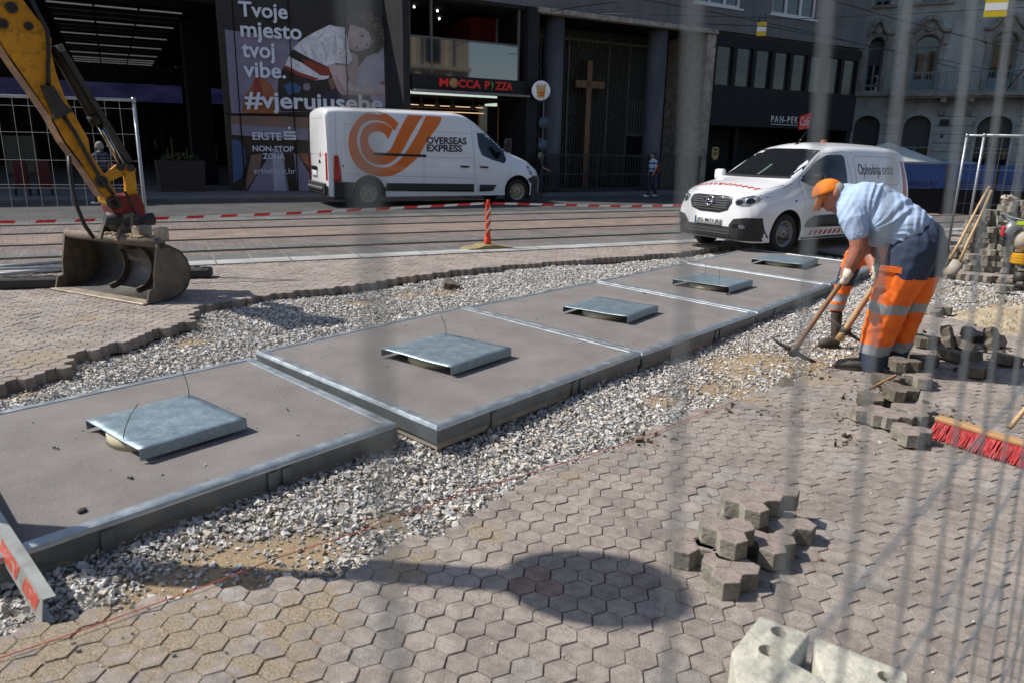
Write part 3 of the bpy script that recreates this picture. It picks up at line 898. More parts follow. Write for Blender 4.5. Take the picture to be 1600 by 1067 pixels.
# upper wall over the shops with window openings left free
b = MB()
b.box((5.9, 6.0, 16.6), (20.8, 11.6, 21.3))                       # bulk behind, set back
wz0, wz1 = 6.88, 8.75
wins = [(2.25, 4.62), (6.31, 8.68), (10.37, 12.96)]
def wall_strip(b, u0, u1, z0, z1, d=-.02, th=.24, mi=0): b.box(((u0 + u1) / 2, d + th / 2, (z0 + z1) / 2), (u1 - u0, th, z1 - z0), mi)
edges = [-4.95] + [x for w in wins for x in w] + [16.35]
for k in range(0, len(edges), 2): wall_strip(b, edges[k], edges[k + 1], wz0, wz1)
wall_strip(b, -4.95, 16.35, 6.03, wz0); wall_strip(b, -4.95, 16.35, wz1, 27.3)  # unseen upper part raised to shade the old town house
b.build('wall', MAT['render_grey'], root)
for (u0, u1) in wins:
    b = MB(); b.box(((u0 + u1) / 2, .05, wz0 - .03), (u1 - u0 + .2, .26, .06), 0)
    for u in (u0 + .05, u0 + (u1 - u0) * .335, u0 + (u1 - u0) * .665, u1 - .05): b.box((u, .09, (wz0 + wz1) / 2), (.10, .08, wz1 - wz0))
    for z in (wz0 + .05, wz1 - .05): b.box(((u0 + u1) / 2, .092, z), (u1 - u0 - .2, .07, .10))
    f = b.build('window', MAT['window_white'], root)
    b = MB(); b.face([(u0, .12, wz0), (u1, .12, wz0), (u1, .12, wz1), (u0, .12, wz1)]); b.build('pane', MAT['glass_dark'], f)
b = MB()
b.box((3.5, -.04, 5.945), (8.0, .3, .17), bev=.02); b.box((7.27, 1.0, 2.95), (.45, 2.2, 5.8), bev=.02)
b.build('stone_ledge', MAT['ledge_stone'], root)
b = MB(); b.box((3.3, 1.25, 5.88), (7.5, 2.2, .06)); b.build('porch_ceiling', MAT['interior_dark'], root)
b = MB(); b.box((3.2, 2.16, 2.9), (7.8, .1, 5.9)); b.build('porch_wall', MAT['grille_back'], root)
# pierced screen of the church
rs_ = random.Random(4)
for (u0, u1) in ((-.3, .15), (.95, 2.15), (2.24, 4.0), (4.1, 5.0)):
    b = MB(); n_ = int((u1 - u0) / .105)
    for k in range(n_):
        u = u0 + (k + .5) * (u1 - u0) / n_
        z = .2 + rs_.uniform(0, .2)
        while z < 5.3:
            h_ = rs_.choice((.22, .34, .5, .62)); h_ = min(h_, 5.6 - z)
            b.box((u, 2.08, z + h_ / 2), (.048, .05, h_))
            if rs_.random() < .8: b.box((u + rs_.choice((-.03, .03)), 2.085, z + h_ + .03), (.10, .045, .03))
            z += h_ + rs_.choice((.06, .09, .14))
    b.build('pierced_screen', MAT['grille_green'], root)
b = MB()
for u in (2.195, 4.05, 5.05): b.box((u, 2.05, 2.85), (.07, .10, 5.6))
b.box((5.84, 2.05, 2.16), (1.5, .10, .10)); b.box((6.6, 2.05, 1.1), (.08, .1, 2.1)); b.box((3.0, 2.05, 5.5), (6.6, .10, .10))
for k in range(9): b.box((5.2 + k * .14, 2.08, 2.85), (.05, .05, 1.3))
b.build('porch_frame', MAT['frame_grey'], root)
b = MB(); b.box((5.84, 2.09, 1.05), (1.4, .06, 2.1)); b.build('porch_door', MAT['darker'], root)
for u, d in ((.5, .42), (5.06, .42)):
    b = MB(); b.lathe([(.38, 0), (.365, .3), (.36, 5.85)], 28, Matrix.Translation((u, d, .0)))
    b.build('column', MAT['column_grey'], root)
# shop: piers, fascia, upper glazing, interior
b = MB()
b.box((-.62, .9, 3.0), (.42, 2.0, 6.0)); b.box((-5.05, 1.2, 3.0), (.22, 2.4, 6.0)); b.box((-2.9, .3, 5.99), (4.1, .5, .1))
b.build('pier', MAT['pier_grey'], root)
b = MB(); b.box((-2.86, .1, 3.49), (4.08, .3, .46)); b.build('shop_fascia', MAT['sign_dark'], root)
b = MB(); b.box((-2.86, -.12, 3.235), (4.08, .34, .065)); b.build('shop_awning', MAT['awning_edge'], root)
b = MB(); b.box((-2.86, 5.0, 4.9), (4.1, .1, 2.6), 0); b.box((-1.35, 3.5, 4.9), (1.0, 2.8, 2.6), 1); b.box((-2.86, 2.6, 5.92), (4.1, 5, .05), 0); b.box((-2.86, 2.6, 3.7), (4.1, 5, .05), 0)
b.box((-4.86, 1.6, 4.9), (.05, 2.4, 2.6), 1)
b.build('shop_interior', [MAT['interior_dark'], MAT['interior_red']], root)
b = MB()
for (u, d) in ((-4.2, 1.4), (-3.3, 1.6), (-2.6, 3.0), (-3.9, 3.4)): b.ball((u, d, 5.86), .03, u=8, v=6)
b.build('ceiling_spot', MAT['lamp_spot'], root)
b = MB(); b.box((-3.0, .12, 4.25), (3.84, .02, 1.08)); b.build('balustrade_glass', MAT['glass_mid'], root)
b = MB()
for u in (-4.9, -4.17, -1.06): b.box((u, .14, 4.8), (.06, .08, 2.3))
b.box((-2.98, .14, 4.82), (3.8, .08, .05))
b.build('glazing_frame', MAT['frame_grey'], root)
b = MB(); b.box((-2.86, 3.0, 1.6), (4.1, .1, 3.2), 0); b.box((-1.9, 1.3, 1.5), (.04, .06, 3.0), 1); b.box((-1.5, 1.32, 1.5), (.74, .02, 2.9), 2); b.box((-1.15, 1.3, 1.5), (.04, .06, 3.0), 1); b.box((-2.86, 1.5, 3.12), (4.0, 2.8, .04), 0)
b.build('shop_doorway', [MAT['interior_dark'], MAT['oak_strip'], MAT['glass_dark']], root)
for z, u0, u1 in ((2.86, -4.6, -1.95), (2.78, -4.6, -2.0), (2.68, -4.6, -1.93)):
    b = MB(); b.box(((u0 + u1) / 2, .9, z), (u1 - u0, .03, .022)); b.build('lamp_strip', MAT['lamp_warm'] if z != 2.78 else MAT['oak_strip'], root)
for u in (-4.3, -3.75, -3.2, -2.45):
    b = MB(); b.box((u, .7, 2.98), (.06, .06, .26)); b.box((u, .66, 2.86), (.14, .16, .12), bev=.01); b.build('spotlight', MAT['iron_black'], root)
# dark bakery front
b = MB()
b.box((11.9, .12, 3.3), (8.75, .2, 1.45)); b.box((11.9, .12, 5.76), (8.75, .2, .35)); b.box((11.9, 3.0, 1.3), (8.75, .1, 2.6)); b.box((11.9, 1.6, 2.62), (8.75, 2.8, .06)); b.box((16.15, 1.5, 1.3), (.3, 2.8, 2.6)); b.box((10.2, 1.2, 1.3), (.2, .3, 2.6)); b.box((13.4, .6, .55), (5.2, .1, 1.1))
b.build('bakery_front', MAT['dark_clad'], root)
for k in range(8):
    u0, u1 = 7.6 + k * 1.07, 7.6 + (k + 1) * 1.07
    b = MB()
    for u in (u0 + .05, u1 - .05): b.box((u, .09, 4.8), (.10, .14, 1.56))
    for z in (4.06, 5.55): b.box(((u0 + u1) / 2, .092, z), (.87, .13, .07))
    f = b.build('window', MAT['dark_clad'], root)
    b = MB(); b.face([(u0, .14, 4.0), (u1, .14, 4.0), (u1, .14, 5.6), (u0, .14, 5.6)])
    b.build('pane', MAT['glass_office'], f)

def signthing(name, label, cat, u, d, z, pl=MAIN):
    return thing(name, label, cat, M=frame(pl) @ Matrix.Translation((u, d, z)))
# wooden cross
t = signthing('wooden_cross', 'tall brown wooden cross in front of the church screen between two columns', 'cross', 2.93, 1.72, .12)
b = MB(); b.box((0, 0, 2.32), (.24, .16, 4.64), bev=.015); b.build('cross_upright', MAT['cross_wood'], t)
b = MB(); b.box((0.05, -.005, 3.80), (1.34, .15, .27), bev=.015); b.build('cross_arm', MAT['cross_wood'], t)
# railings
for (u0, u1, lab) in ((-.35, 4.45, 'black iron railing under the wooden cross, left of the porch door'), (5.75, 7.0, 'short black iron railing right of the porch door, beside the pedestrian in stripes')):
    t = signthing('iron_railing', lab, 'railing', u0, -.25, .09)
    b = MB(); L_ = u1 - u0
    for z in (.12, .62, 1.28): b.box((L_ / 2, 0, z), (L_, .05, .05))
    for k in range(int(L_ / .13) + 1): b.box((k * .13, .0, .66), (.03, .03, 1.28))
    for k in (0, 1, 2): b.box((L_ * k / 2, 0, .66), (.07, .07, 1.32))
    b.build('railing_bars', MAT['iron_black'], t)
# MOCCA PIZZA lettering
t = signthing('shop_sign', 'red pizza shop lettering with a pizza for an O on a dark fascia', 'sign', -4.0, -.055, 3.38)
mat('pizza_tan', (.45, .27, .10), (.32, .13, .05), rough=.7, sc=30)
mat('pepper_green', (.12, .30, .05), rough=.5)
mm = on_wall(0, 0, 0)
for s_, u0, w_ in (('M', 0, .30), ('CCA', .66, .78), ('P', 1.60, .19), ('ZZA', 1.98, .64)):
    link('letters', text_mesh(s_, width=w_, height=.25, bold=.025, depth=.03), MAT['sign_red'], t, on_wall(u0, 0.01, -.01))
b = MB(); b.lathe([(.001, -.02), (.15, -.02), (.15, .02), (.13, .035), (.001, .035)], 24, on_wall(.49, .135, -.02)); b.build('pizza_disc', MAT['pizza_tan'], t)
b = MB(); b.tube([(1.83, -.03, .27), (1.88, -.03, .2), (1.885, -.03, .1), (1.83, -.03, -.02)], [.012, .03, .03, .008], 8); b.build('pepper', MAT['pepper_green'], t)
# round sign
t = signthing('round_sign', 'round white shop sign with a yellow picture of fries on the dark pier', 'sign', -.42, -.30, 3.43)
mat('sign_face', (.62, .64, .70), rough=.3, emit=(.6, .62, .7), es=.12)
mat('fries_yellow', (.62, .40, .06), (.5, .25, .04), rough=.5, sc=20)
Ms = Matrix.Rotation(-.35, 4, 'Z')
b = MB(); b.lathe([(.001, -.06), (.33, -.06), (.34, -.05), (.34, .05), (.33, .06), (.001, .06)], 40, Ms @ on_wall(0, 0, 0)); b.build('sign_case', MAT['sign_dark'], t)
b = MB(); b.lathe([(.001, .062), (.315, .062), (.315, .066), (.001, .066)], 40, Ms @ on_wall(0, 0, 0)); b.build('sign_face', MAT['sign_face'], t)
b = MB()
for k in range(9):
    x = -.13 + k * .032; h_ = .17 + .06 * ((k * 5) % 3) / 2
    b.prism([(x - .013, -.1), (x + .013, -.1), (x * 1.25 + .013, h_), (x * 1.25 - .013, h_)], 'y', -.078, -.07, M=Ms)
b.prism([(-.15, -.02), (.14, -.02), (.11, -.22), (-.11, -.22)], 'y', -.084, -.076, M=Ms)
b.build('fries_picture', MAT['fries_yellow'], t)
b = MB()
for (x0, z0, w_, h_) in ((-.05, -.10, .17, .05), (-.02, -.17, .13, .03)): b.prism([(x0, z0), (x0 + w_, z0), (x0 + w_, z0 + h_), (x0, z0 + h_)], 'y', -.09, -.085, M=Ms)
b.build('red_mark', MAT['sign_red'], t)
# pole with two blue round signs
t = signthing('traffic_sign_pole', 'thin grey pole with two small pale blue round traffic signs seen from behind', 'road sign', -.85, -1.2, .0)
mat('sign_blueback', (.07, .10, .125), (.05, .075, .10), rough=.5, sc=6)
b = MB(); b.tube([(0, 0, 0), (0, 0, 3.1)], .03, 10); b.build('pole', MAT['column_grey'], t)
for z in (2.38, 1.68):
    b = MB(); b.lathe([(.001, .0), (.17, .0), (.19, .01), (.19, .018), (.001, .018)], 24, on_wall(0, z, -.04)); b.build('sign_disc', MAT['sign_blueback'], t)
# bakery sign
t = signthing('bakery_sign', 'white bakery lettering with a red cafe tile on the dark fascia', 'sign', 11.0, -.0, 2.74)
link('letters', text_mesh('PAN-PEK', width=1.62, height=.26, bold=.0, depth=.01, space=1.35), MAT['sign_white'], t, on_wall(0, .05, .0))
b = MB(); b.box((.82, -.0, -.03), (1.62, .02, .02)); b.build('underline', MAT['sign_white'], t)
b = MB(); b.prism([(1.70, -.22), (2.36, -.12), (2.36, .50), (1.70, .34)], 'y', -.02, .0); b.build('red_tile', MAT['sign_red'], t)
link('letters', text_mesh('Cafe', width=.56, height=.36, bold=.0, depth=.004, shear=.35), MAT['sign_white'], t, on_wall(1.75, -.04, -.022))
# shield sign
t = signthing('shield_sign', 'small golden shield shaped parcel sign on the dark wall', 'sign', 7.62, -.42, 1.50)
mat('gold', (.46, .32, .10), rough=.4); mat('sign_brown', (.05, .028, .015), rough=.5)
b = MB(); b.prism([(-.17, .22), (0, .25), (.17, .22), (.17, -.08), (.10, -.2), (0, -.26), (-.10, -.2), (-.17, -.08)], 'y', 0, .03); b.build('shield', MAT['gold'], t)
b = MB(); b.prism([(-.14, .18), (0, .20), (.14, .18), (.14, .13), (0, .10), (-.14, .12)], 'y', -.006, -.001); b.build('shield_band', MAT['sign_brown'], t)
link('letters', text_mesh('ups', width=.25, height=.17, bold=.03, depth=.002), MAT['sign_brown'], t, on_wall(-.125, -.11, -.003))
t2 = signthing('wall_box', 'little grey junction box on the dark pier beside the round sign', 'box', -.3, -.12, 1.85)
b = MB(); b.box((0, 0, 0), (.1, .06, .12), bev=.01); b.build('box_case', MAT['column_grey'], t2)

# ------------------------------------------------------------------ bank passage on the left
PAS = Plane(-9.0, 24.0, 62.0)
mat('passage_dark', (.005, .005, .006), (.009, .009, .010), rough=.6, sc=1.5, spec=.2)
mat('louvre', (.06, .06, .06), rough=.4); mat('louvre_glow', (.25, .25, .25), rough=.4, emit=(.8, .82, .85), es=.085)  # glow put into some louvres stands for light along their edges
mat('panel_grey', (.022, .023, .022), (.018, .018, .018), rough=.6, sc=2)
root = thing('passage_building', 'dark building over a deep shopping passage with a louvred ceiling', 'building', M=frame(PAS))
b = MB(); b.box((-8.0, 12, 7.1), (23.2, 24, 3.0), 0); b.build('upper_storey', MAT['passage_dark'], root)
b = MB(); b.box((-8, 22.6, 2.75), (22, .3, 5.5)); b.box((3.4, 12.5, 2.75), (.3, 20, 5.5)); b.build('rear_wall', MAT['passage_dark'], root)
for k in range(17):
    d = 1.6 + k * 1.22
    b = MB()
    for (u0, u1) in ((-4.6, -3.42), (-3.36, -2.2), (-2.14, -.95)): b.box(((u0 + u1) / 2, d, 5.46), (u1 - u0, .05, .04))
    b.build('ceiling_louvre', MAT['louvre_glow' if k % 3 == 0 or k > 13 else 'louvre'], root)
for k in range(6):
    d = 9 + k * 2.2
    b = MB(); b.box((1.6, d, 5.46), (1.7, .05, .04)); b.build('ceiling_louvre', MAT['louvre'], root)
u0, z0 = PAS.uz(140, 128, 22); u1, z1 = PAS.uz(287, 105, 22)
b = MB()
for k in range(10):
    ua = u0 - 7 + k * 1.42
    b.box((ua + .68, 22.2, (z0 + z1) / 2 + .05), (1.36, .1, abs(z1 - z0) + .5))
b.build('wall_panels', MAT['panel_grey'], root)
for (d, u, w_) in ((3.0, None, None),):
    ua, _ = PAS.uz(290, 120, 3.0); ub, _ = PAS.uz(328, 120, 3.0)
    b = MB(); b.box(((ua + ub) / 2, 3.4, 2.75), (ub - ua, .8, 5.5), bev=.03); b.build('pillar', MAT['darker'], root)
# long lit screen with blue clouds
mt = mat('screen_blue', (.02, .02, .06), (.05, .06, .2), rough=.3)
nt = mt.node_tree; bs = nt.nodes['Principled BSDF']
tc = nt.nodes.new('ShaderNodeTexCoord'); mp = nt.nodes.new('ShaderNodeMapping'); mp.inputs['Scale'].default_value = (.5, 1, 1.6); mp.inputs['Rotation'].default_value = (0, .5, 0)
nz = nt.nodes.new('ShaderNodeTexNoise'); nz.inputs['Scale'].default_value = 1.1; nz.inputs['Detail'].default_value = 6
cr = nt.nodes.new('ShaderNodeValToRGB'); cr.color_ramp.elements[0].position = .38; cr.color_ramp.elements[0].color = (.012, .016, .07, 1); cr.color_ramp.elements[1].position = .72; cr.color_ramp.elements[1].color = (.055, .055, .16, 1)
nt.links.new(tc.outputs['Object'], mp.inputs[0]); nt.links.new(mp.outputs[0], nz.inputs[0]); nt.links.new(nz.outputs[0], cr.inputs[0]); nt.links.new(cr.outputs[0], bs.inputs['Emission Color'])
bs.inputs['Emission Strength'].default_value = .22
t = thing('led_screen', 'long blue cloud screen hanging across the back of the dark passage', 'screen', M=frame(PAS))
uL, zt = PAS.uz(-30, 128, 20); uR, zb_ = PAS.uz(286, 162, 20); _, zt = PAS.uz(200, 131, 20)
b = MB(); b.box(((uL + uR) / 2, 20.05, (zt + zb_) / 2), (uR - uL, .1, zt - zb_)); b.build('screen_face', MAT['screen_blue'], t)
b = MB(); b.box((uR + 1.9, 20.05, (zt + zb_) / 2), (2.3, .1, (zt - zb_) * .9)); b.build('screen_face', MAT['screen_blue'], t)
# reflections and shop fronts low in the passage: real glazed doors with warm lamps behind
mat('dim_warm', (.04, .028, .018), emit=(.9, .6, .35), es=.012)
mat('dim_cool', (.03, .036, .036), emit=(.55, .65, .62), es=.012)
t = thing('arcade_shop', 'glazed shop front with faint lamps at the back of the dark passage', 'shop front', M=frame(PAS))
b = MB(); rr_ = random.Random(2)
for k in range(9):
    px = rr_.uniform(212, 345); u, z = PAS.uz(px, rr_.uniform(225, 245), 18)
    b = MB(); b.box((u, 18.3, z), (rr_.uniform(.03, .09), .05, rr_.uniform(.3, 1.1))); b.build('lamp_strip', MAT['dim_warm'], t)
b = MB()
b.bm.free(); b = MB(); u, z = PAS.uz(32, 242, 12); b.box((u, 12.2, z), (1.1, .1, 1.5)); b.build('lit_poster', MAT['dim_cool'], t)
b = MB()
for k in range(18): b.box((-9 + k * .8, 17.9, 1.6), (.07, .07, 3.2))
b.build('glazing_bars', MAT['iron_black'], t)
mat('cafe_red', (.07, .004, .004), rough=.6)
for (px, lab) in ((72, 'dim red advertising panel standing in the passage, the right one, behind the mesh fence'), (37, 'dim red advertising panel standing in the passage, the left one, behind the mesh fence')):
    g = at(px, 306, .09)
    t = thing('advertising_panel', lab, 'panel', g, PAS.rot)
    b = MB(); b.box((0, 0, .55), (.34, .08, .76), bev=.02); b.build('panel_board', MAT['cafe_red'], t)
    b = MB(); b.box((-.16, 0, .09), (.04, .3, .18)); b.box((.16, 0, .09), (.04, .3, .18)); b.build('panel_feet', MAT['iron_black'], t)
    link('letters', text_mesh('PIPI' if px == 72 else 'BAR', width=.7, height=.2, depth=.002, bold=.02), MAT['dim_cool'], t, Matrix.Translation((.1, -.045, .4)) @ Matrix.Rotation(-pi / 2, 4, 'Y') @ on_wall(0, 0, 0)) if False else None
# planter
g = at(285, 303, 0)
t = thing('planter', 'dark square planter tub with a low shrub in the passage mouth', 'planter', (g.x, g.y, .0), PAS.rot)
mat('planter_brown', (.035, .022, .018), (.028, .018, .016), rough=.7, sc=4)
mat('leaf', (.035, .06, .02), (.05, .075, .025), rough=.6, sc=30)
b = MB(); b.prism([(-.62, .09), (.62, .09), (.68, 1.0), (-.68, 1.0)], 'y', -.6, .6); b.build('tub', MAT['planter_brown'], t)
b = MB(); rr_ = random.Random(5)
for k in range(160):
    x, y = rr_.uniform(-.55, .55), rr_.uniform(-.5, .5); z = 1.0 + rr_.uniform(0, .25) * (1 - abs(x))
    v = Vector((x, y, z)); a_ = Vector((rr_.uniform(-.07, .07), rr_.uniform(-.07, .07), rr_.uniform(-.02, .07))); c_ = Vector((rr_.uniform(-.04, .04), rr_.uniform(-.04, .04), rr_.uniform(-.03, .03)))
    b.face([v, v + a_ * .5 + c_, v + a_, v + a_ * .5 - c_])
b.build('shrub', MAT['leaf'], t, fix=False)

# ------------------------------------------------------------------ poster wall of the bank
POS = Plane(-9.01, 23.79, 74.0)
mat('poster_black', (.020, .020, .024), (.028, .027, .03), rough=.25, sc=1.5)
mat('poster_lilac', (0.225, 0.210, 0.300), (0.180, 0.173, 0.255), rough=.3, sc=1.0)
mat('poster_white', (0.408, 0.416, 0.527), (0.323, 0.323, 0.425), rough=.3, sc=2)
mat('poster_shirt', (0.78, 0.78, 0.86), (0.60, 0.60, 0.68), rough=.3, sc=3, c3=(.22, .2, .2), sc3=9, amt3=.5)
mat('poster_skin', (0.56, 0.42, 0.45), (0.46, 0.34, 0.37), rough=.3, sc=3)
mat('poster_skin_shade', (0.36, 0.25, 0.27), rough=.3)
mat('poster_hair', (.085, .06, .05), (.035, .026, .023), rough=.5, sc=14)
mat('poster_hair_light', (0.208, 0.160, 0.136), rough=.5)
mat('poster_red', (0.285, 0.045, 0.038), (0.225, 0.038, 0.030), rough=.3, sc=4)
mat('poster_orange', (0.352, 0.120, 0.056), (0.256, 0.088, 0.048), rough=.3, sc=3)
mat('poster_brown', (0.210, 0.128, 0.098), (0.165, 0.105, 0.090), rough=.3, sc=1)
mat('poster_blue', (0.048, 0.112, 0.256), (0.032, 0.072, 0.176), rough=.3, sc=2)
mat('poster_navy', (.022, .022, .06), rough=.3)
mat('poster_letter', (.64, .68, .78), rough=.3)
mat('poster_fold', (.50, .50, .58), rough=.3); mat('poster_print', (.34, .27, .2), rough=.3); mat('poster_lip', (.30, .12, .13), rough=.3)
root = thing('bank_poster', 'huge glazed bank poster of a curly haired model bending in a white shirt', 'billboard', M=frame(POS))
b = MB(); b.box((2.85, 1.55, 3.3), (5.8, 3.0, 6.5)); b.build('poster_backing', MAT['poster_black'], root)
PL = [0]
def poly(name, m_, pts, base=None, S=3.9525, ox=350, oy=0):
    PL[0] += 1
    d = -.0 - PL[0] * .0006
    q = [POS.uz(ox + x / S, oy + y / S, 0) for x, y in pts]
    b = MB(); b.prism([(max(min(u, 5.75), -.04), z) for u, z in q], 'y', d - .0005, d + .0, mi=0)
    return b.build(name, MAT[m_], root)
def blob(cx, cy, r, n=9, seed=1, sq=1.0):
    q = random.Random(seed); return [(cx + r * q.uniform(.8, 1.15) * cos(2 * pi * k / n), cy + sq * r * q.uniform(.8, 1.15) * sin(2 * pi * k / n)) for k in range(n)]
poly('picture_wall', 'poster_lilac', [(5, 185), (430, 240), (480, 262), (420, 330), (340, 470), (330, 560), (560, 690), (45, 705)])
poly('picture_box', 'poster_white', [(930, 285), (1062, 285), (1080, 690), (760, 690), (700, 600), (830, 420)])
poly('picture_table', 'poster_navy', [(520, 600), (700, 555), (900, 590), (960, 690), (520, 700)])
poly('picture_cloth', 'poster_orange', [(110, 700), (130, 600), (190, 500), (225, 480), (290, 520), (330, 600), (340, 705)])
poly('picture_cloth', 'poster_red', [(185, 590), (180, 500), (210, 470), (240, 560), (230, 620)])
poly('trousers', 'poster_black', [(385, 395), (480, 450), (600, 500), (660, 490), (600, 520), (575, 600), (590, 690), (350, 690), (330, 560), (350, 470)])
poly('patch', 'poster_blue', [(370, 530), (420, 505), (480, 540), (470, 570), (400, 590)])
poly('patch', 'poster_lilac', blob(510, 540, 26, 7, 3))
poly('patch', 'poster_brown', [(640, 500), (670, 470), (690, 545), (665, 560)])
poly('far_arm', 'poster_skin_shade', [(770, 325), (826, 330), (832, 440), (820, 535), (790, 530), (765, 470), (760, 400)])
poly('shirt', 'poster_shirt', [(422, 305), (485, 245), (560, 200), (655, 155), (680, 165), (745, 172), (765, 250), (780, 330), (795, 370), (770, 400), (690, 395), (640, 405), (655, 440), (540, 380)])
poly('waistband', 'poster_black', [(425, 305), (540, 368), (665, 425), (668, 450), (540, 410), (402, 340)])
poly('waistband', 'poster_red', [(480, 365), (560, 385), (665, 432), (662, 466), (600, 468), (500, 400)])
poly('waistband', 'poster_shirt', [(400, 350), (480, 390), (600, 470), (655, 470), (640, 490), (560, 500), (460, 470), (375, 410)])
poly('waistband', 'poster_red', [(378, 405), (470, 450), (590, 490), (560, 500), (460, 470), (372, 422)])
poly('near_arm', 'poster_skin', [(640, 402), (755, 398), (758, 450), (760, 525), (850, 545), (935, 545), (1000, 540), (1030, 575), (1010, 590), (930, 590), (860, 588), (730, 590), (700, 560), (672, 480)])
poly('fingers', 'poster_skin', [(935, 548), (1010, 520), (1045, 540), (1050, 600), (1035, 650), (1020, 640), (1015, 600), (990, 625), (975, 590)])
for k_, fold in enumerate(([(600, 270), (640, 330), (635, 392), (622, 330)], [(520, 250), (560, 330), (600, 385), (548, 345)], [(470, 270), (500, 330), (540, 372), (490, 325)], [(690, 200), (672, 280), (690, 372), (700, 290)], [(735, 230), (742, 300), (770, 360), (752, 290)], [(630, 190), (600, 230), (560, 250), (600, 215)])): poly('shirt_fold', 'poster_fold', fold)
q_ = random.Random(77)
for k_ in range(26): poly('shirt_print', 'poster_print', blob(q_.uniform(615, 745), q_.uniform(230, 370), q_.uniform(2, 4.5), 6, k_))
poly('arm_shade', 'poster_skin_shade', [(690, 470), (712, 500), (745, 560), (860, 575), (1000, 585), (1010, 592), (860, 590), (730, 590), (700, 560)])
poly('sleeve_edge', 'poster_hair_light', [(690, 392), (770, 399), (797, 368), (790, 395), (770, 412), (690, 402)])
poly('bracelet', 'poster_brown', [(965, 505), (1040, 505), (1040, 525), (965, 525)])
poly('necklace', 'poster_black', [(765, 310), (800, 325), (900, 330), (925, 300), (930, 330), (880, 352), (830, 348)])
poly('head', 'poster_skin', [(765, 250), (768, 195), (800, 165), (860, 170), (915, 225), (918, 265), (895, 300), (845, 318), (800, 318), (775, 300)])
poly('ear', 'poster_skin', [(770, 185), (780, 145), (805, 135), (815, 160), (795, 185)])
poly('cheek', 'poster_skin_shade', [(778, 300), (800, 318), (845, 318), (895, 300), (860, 300), (810, 298)])
poly('eye', 'poster_white', [(838, 218), (850, 208), (862, 225), (858, 238), (846, 236)])
poly('eye', 'poster_black', blob(852, 227, 9, 8, 1))
poly('eye', 'poster_white', [(868, 268), (882, 265), (888, 280), (878, 292), (868, 285)])
poly('eye', 'poster_black', blob(879, 281, 8, 8, 2))
poly('nose', 'poster_skin_shade', [(840, 262), (858, 250), (852, 275), (838, 280)])
poly('mouth', 'poster_lip', [(806, 291), (822, 283), (830, 296), (826, 308), (815, 303)])
poly('jaw_shade', 'poster_skin_shade', [(766, 245), (778, 250), (800, 300), (845, 312), (845, 318), (800, 318), (775, 300)])
poly('eye_shade', 'poster_skin_shade', [(830, 205), (846, 196), (868, 218), (866, 226), (850, 210), (838, 214)])
poly('eye_shade', 'poster_skin_shade', [(866, 262), (884, 258), (898, 280), (892, 286), (882, 268)])
for k, (x, y, r) in enumerate([(800, 125, 40), (845, 105, 48), (890, 120, 48), (930, 150, 50), (955, 200, 48), (962, 250, 42), (940, 290, 38), (925, 225, 30), (905, 175, 34), (850, 145, 36), (820, 100, 30), (870, 85, 30), (980, 215, 30), (935, 315, 22), (770, 130, 26)]):
    poly('curls', 'poster_hair', blob(x, y, r, 11, k))
for k in range(90):
    q = random.Random(50 + k); a_ = q.uniform(-1.9, 1.1); r_ = q.uniform(60, 130)
    poly('curls', 'poster_hair_light', blob(868 + r_ * cos(a_) * .95, 205 + r_ * sin(a_) * .95, q.uniform(2.5, 6.5), 7, k))
# lower band
poly('picture_band', 'poster_brown', [(45, 718), (520, 722), (520, 800), (45, 770)])
poly('picture_band', 'poster_lilac', [(45, 770), (520, 800), (520, 870), (50, 835)])
poly('picture_sky', 'poster_blue', [(50, 865), (95, 870), (130, 920), (138, 1010), (110, 1100), (60, 1130)])
poly('picture_band', 'poster_brown', [(170, 960), (240, 950), (225, 1040), (140, 1180), (120, 1185)])
poly('picture_floor', 'poster_lilac', [(300, 935), (365, 935), (400, 1180), (150, 1180), (230, 1040)])
poly('picture_floor', 'poster_white', [(300, 970), (360, 970), (385, 1180), (310, 1180)])
poly('picture_band', 'poster_lilac', [(430, 950), (450, 950), (530, 1080), (530, 1180), (455, 1180)])
poly('picture_cloth', 'poster_orange', [(460, 950), (520, 950), (525, 1040), (480, 990)])
# glass joints
b = MB()
for u in (.43, 2.04, 3.72, 5.4): b.box((u, -.13, 3.05), (.035, .01, 6.2))
b.box((2.85, -.13, 2.42), (5.7, .012, .04))
b.build('glass_joints', MAT['darker'], root)
def plet(s_, px0, pyb, px1, pyt, bold=.02):
    u0, z0 = POS.uz(px0, pyb, -.13); u1, _ = POS.uz(px1, pyb, -.13); _, z1 = POS.uz(px0, pyt, -.13)
    link('letters', text_mesh(s_, width=u1 - u0, height=z1 - z0, bold=bold, depth=.003), MAT['poster_letter'], root, on_wall(u0, z0, -.14))
plet('Tvoje', 374, 34, 450, 2, .02); plet('mjesto', 377, 66, 472, 34, .02); plet('tvoj', 379, 98, 430, 66, .02); plet('vibe.', 381, 121, 447, 96, .02)
plet('#vjerujusebe', 384, 177, 598, 142, .022)
plet('ERSTE', 395, 219, 440, 207, .02); plet('NON-STOP', 395, 237, 459, 228, .02); plet('ZONA', 411, 249, 445, 240, .02); plet('erstebank.hr', 397, 272, 462, 263, .0)
b = MB()
u, z = POS.uz(444, 219, -.13); w_, h_ = .36, .27
for k in range(3): b.box((u + w_ / 2, -.14, z + .03 + k * .10), (w_, .006, .055))
b.box((u + .03, -.14, z + .18), (.055, .006, .05)); b.box((u + w_ - .03, -.14, z + .08), (.055, .006, .05)); b.ball((u + w_ / 2, -.14, z + .36), .045, sc=(1, .1, 1))
b.build('bank_emblem', MAT['poster_letter'], root)

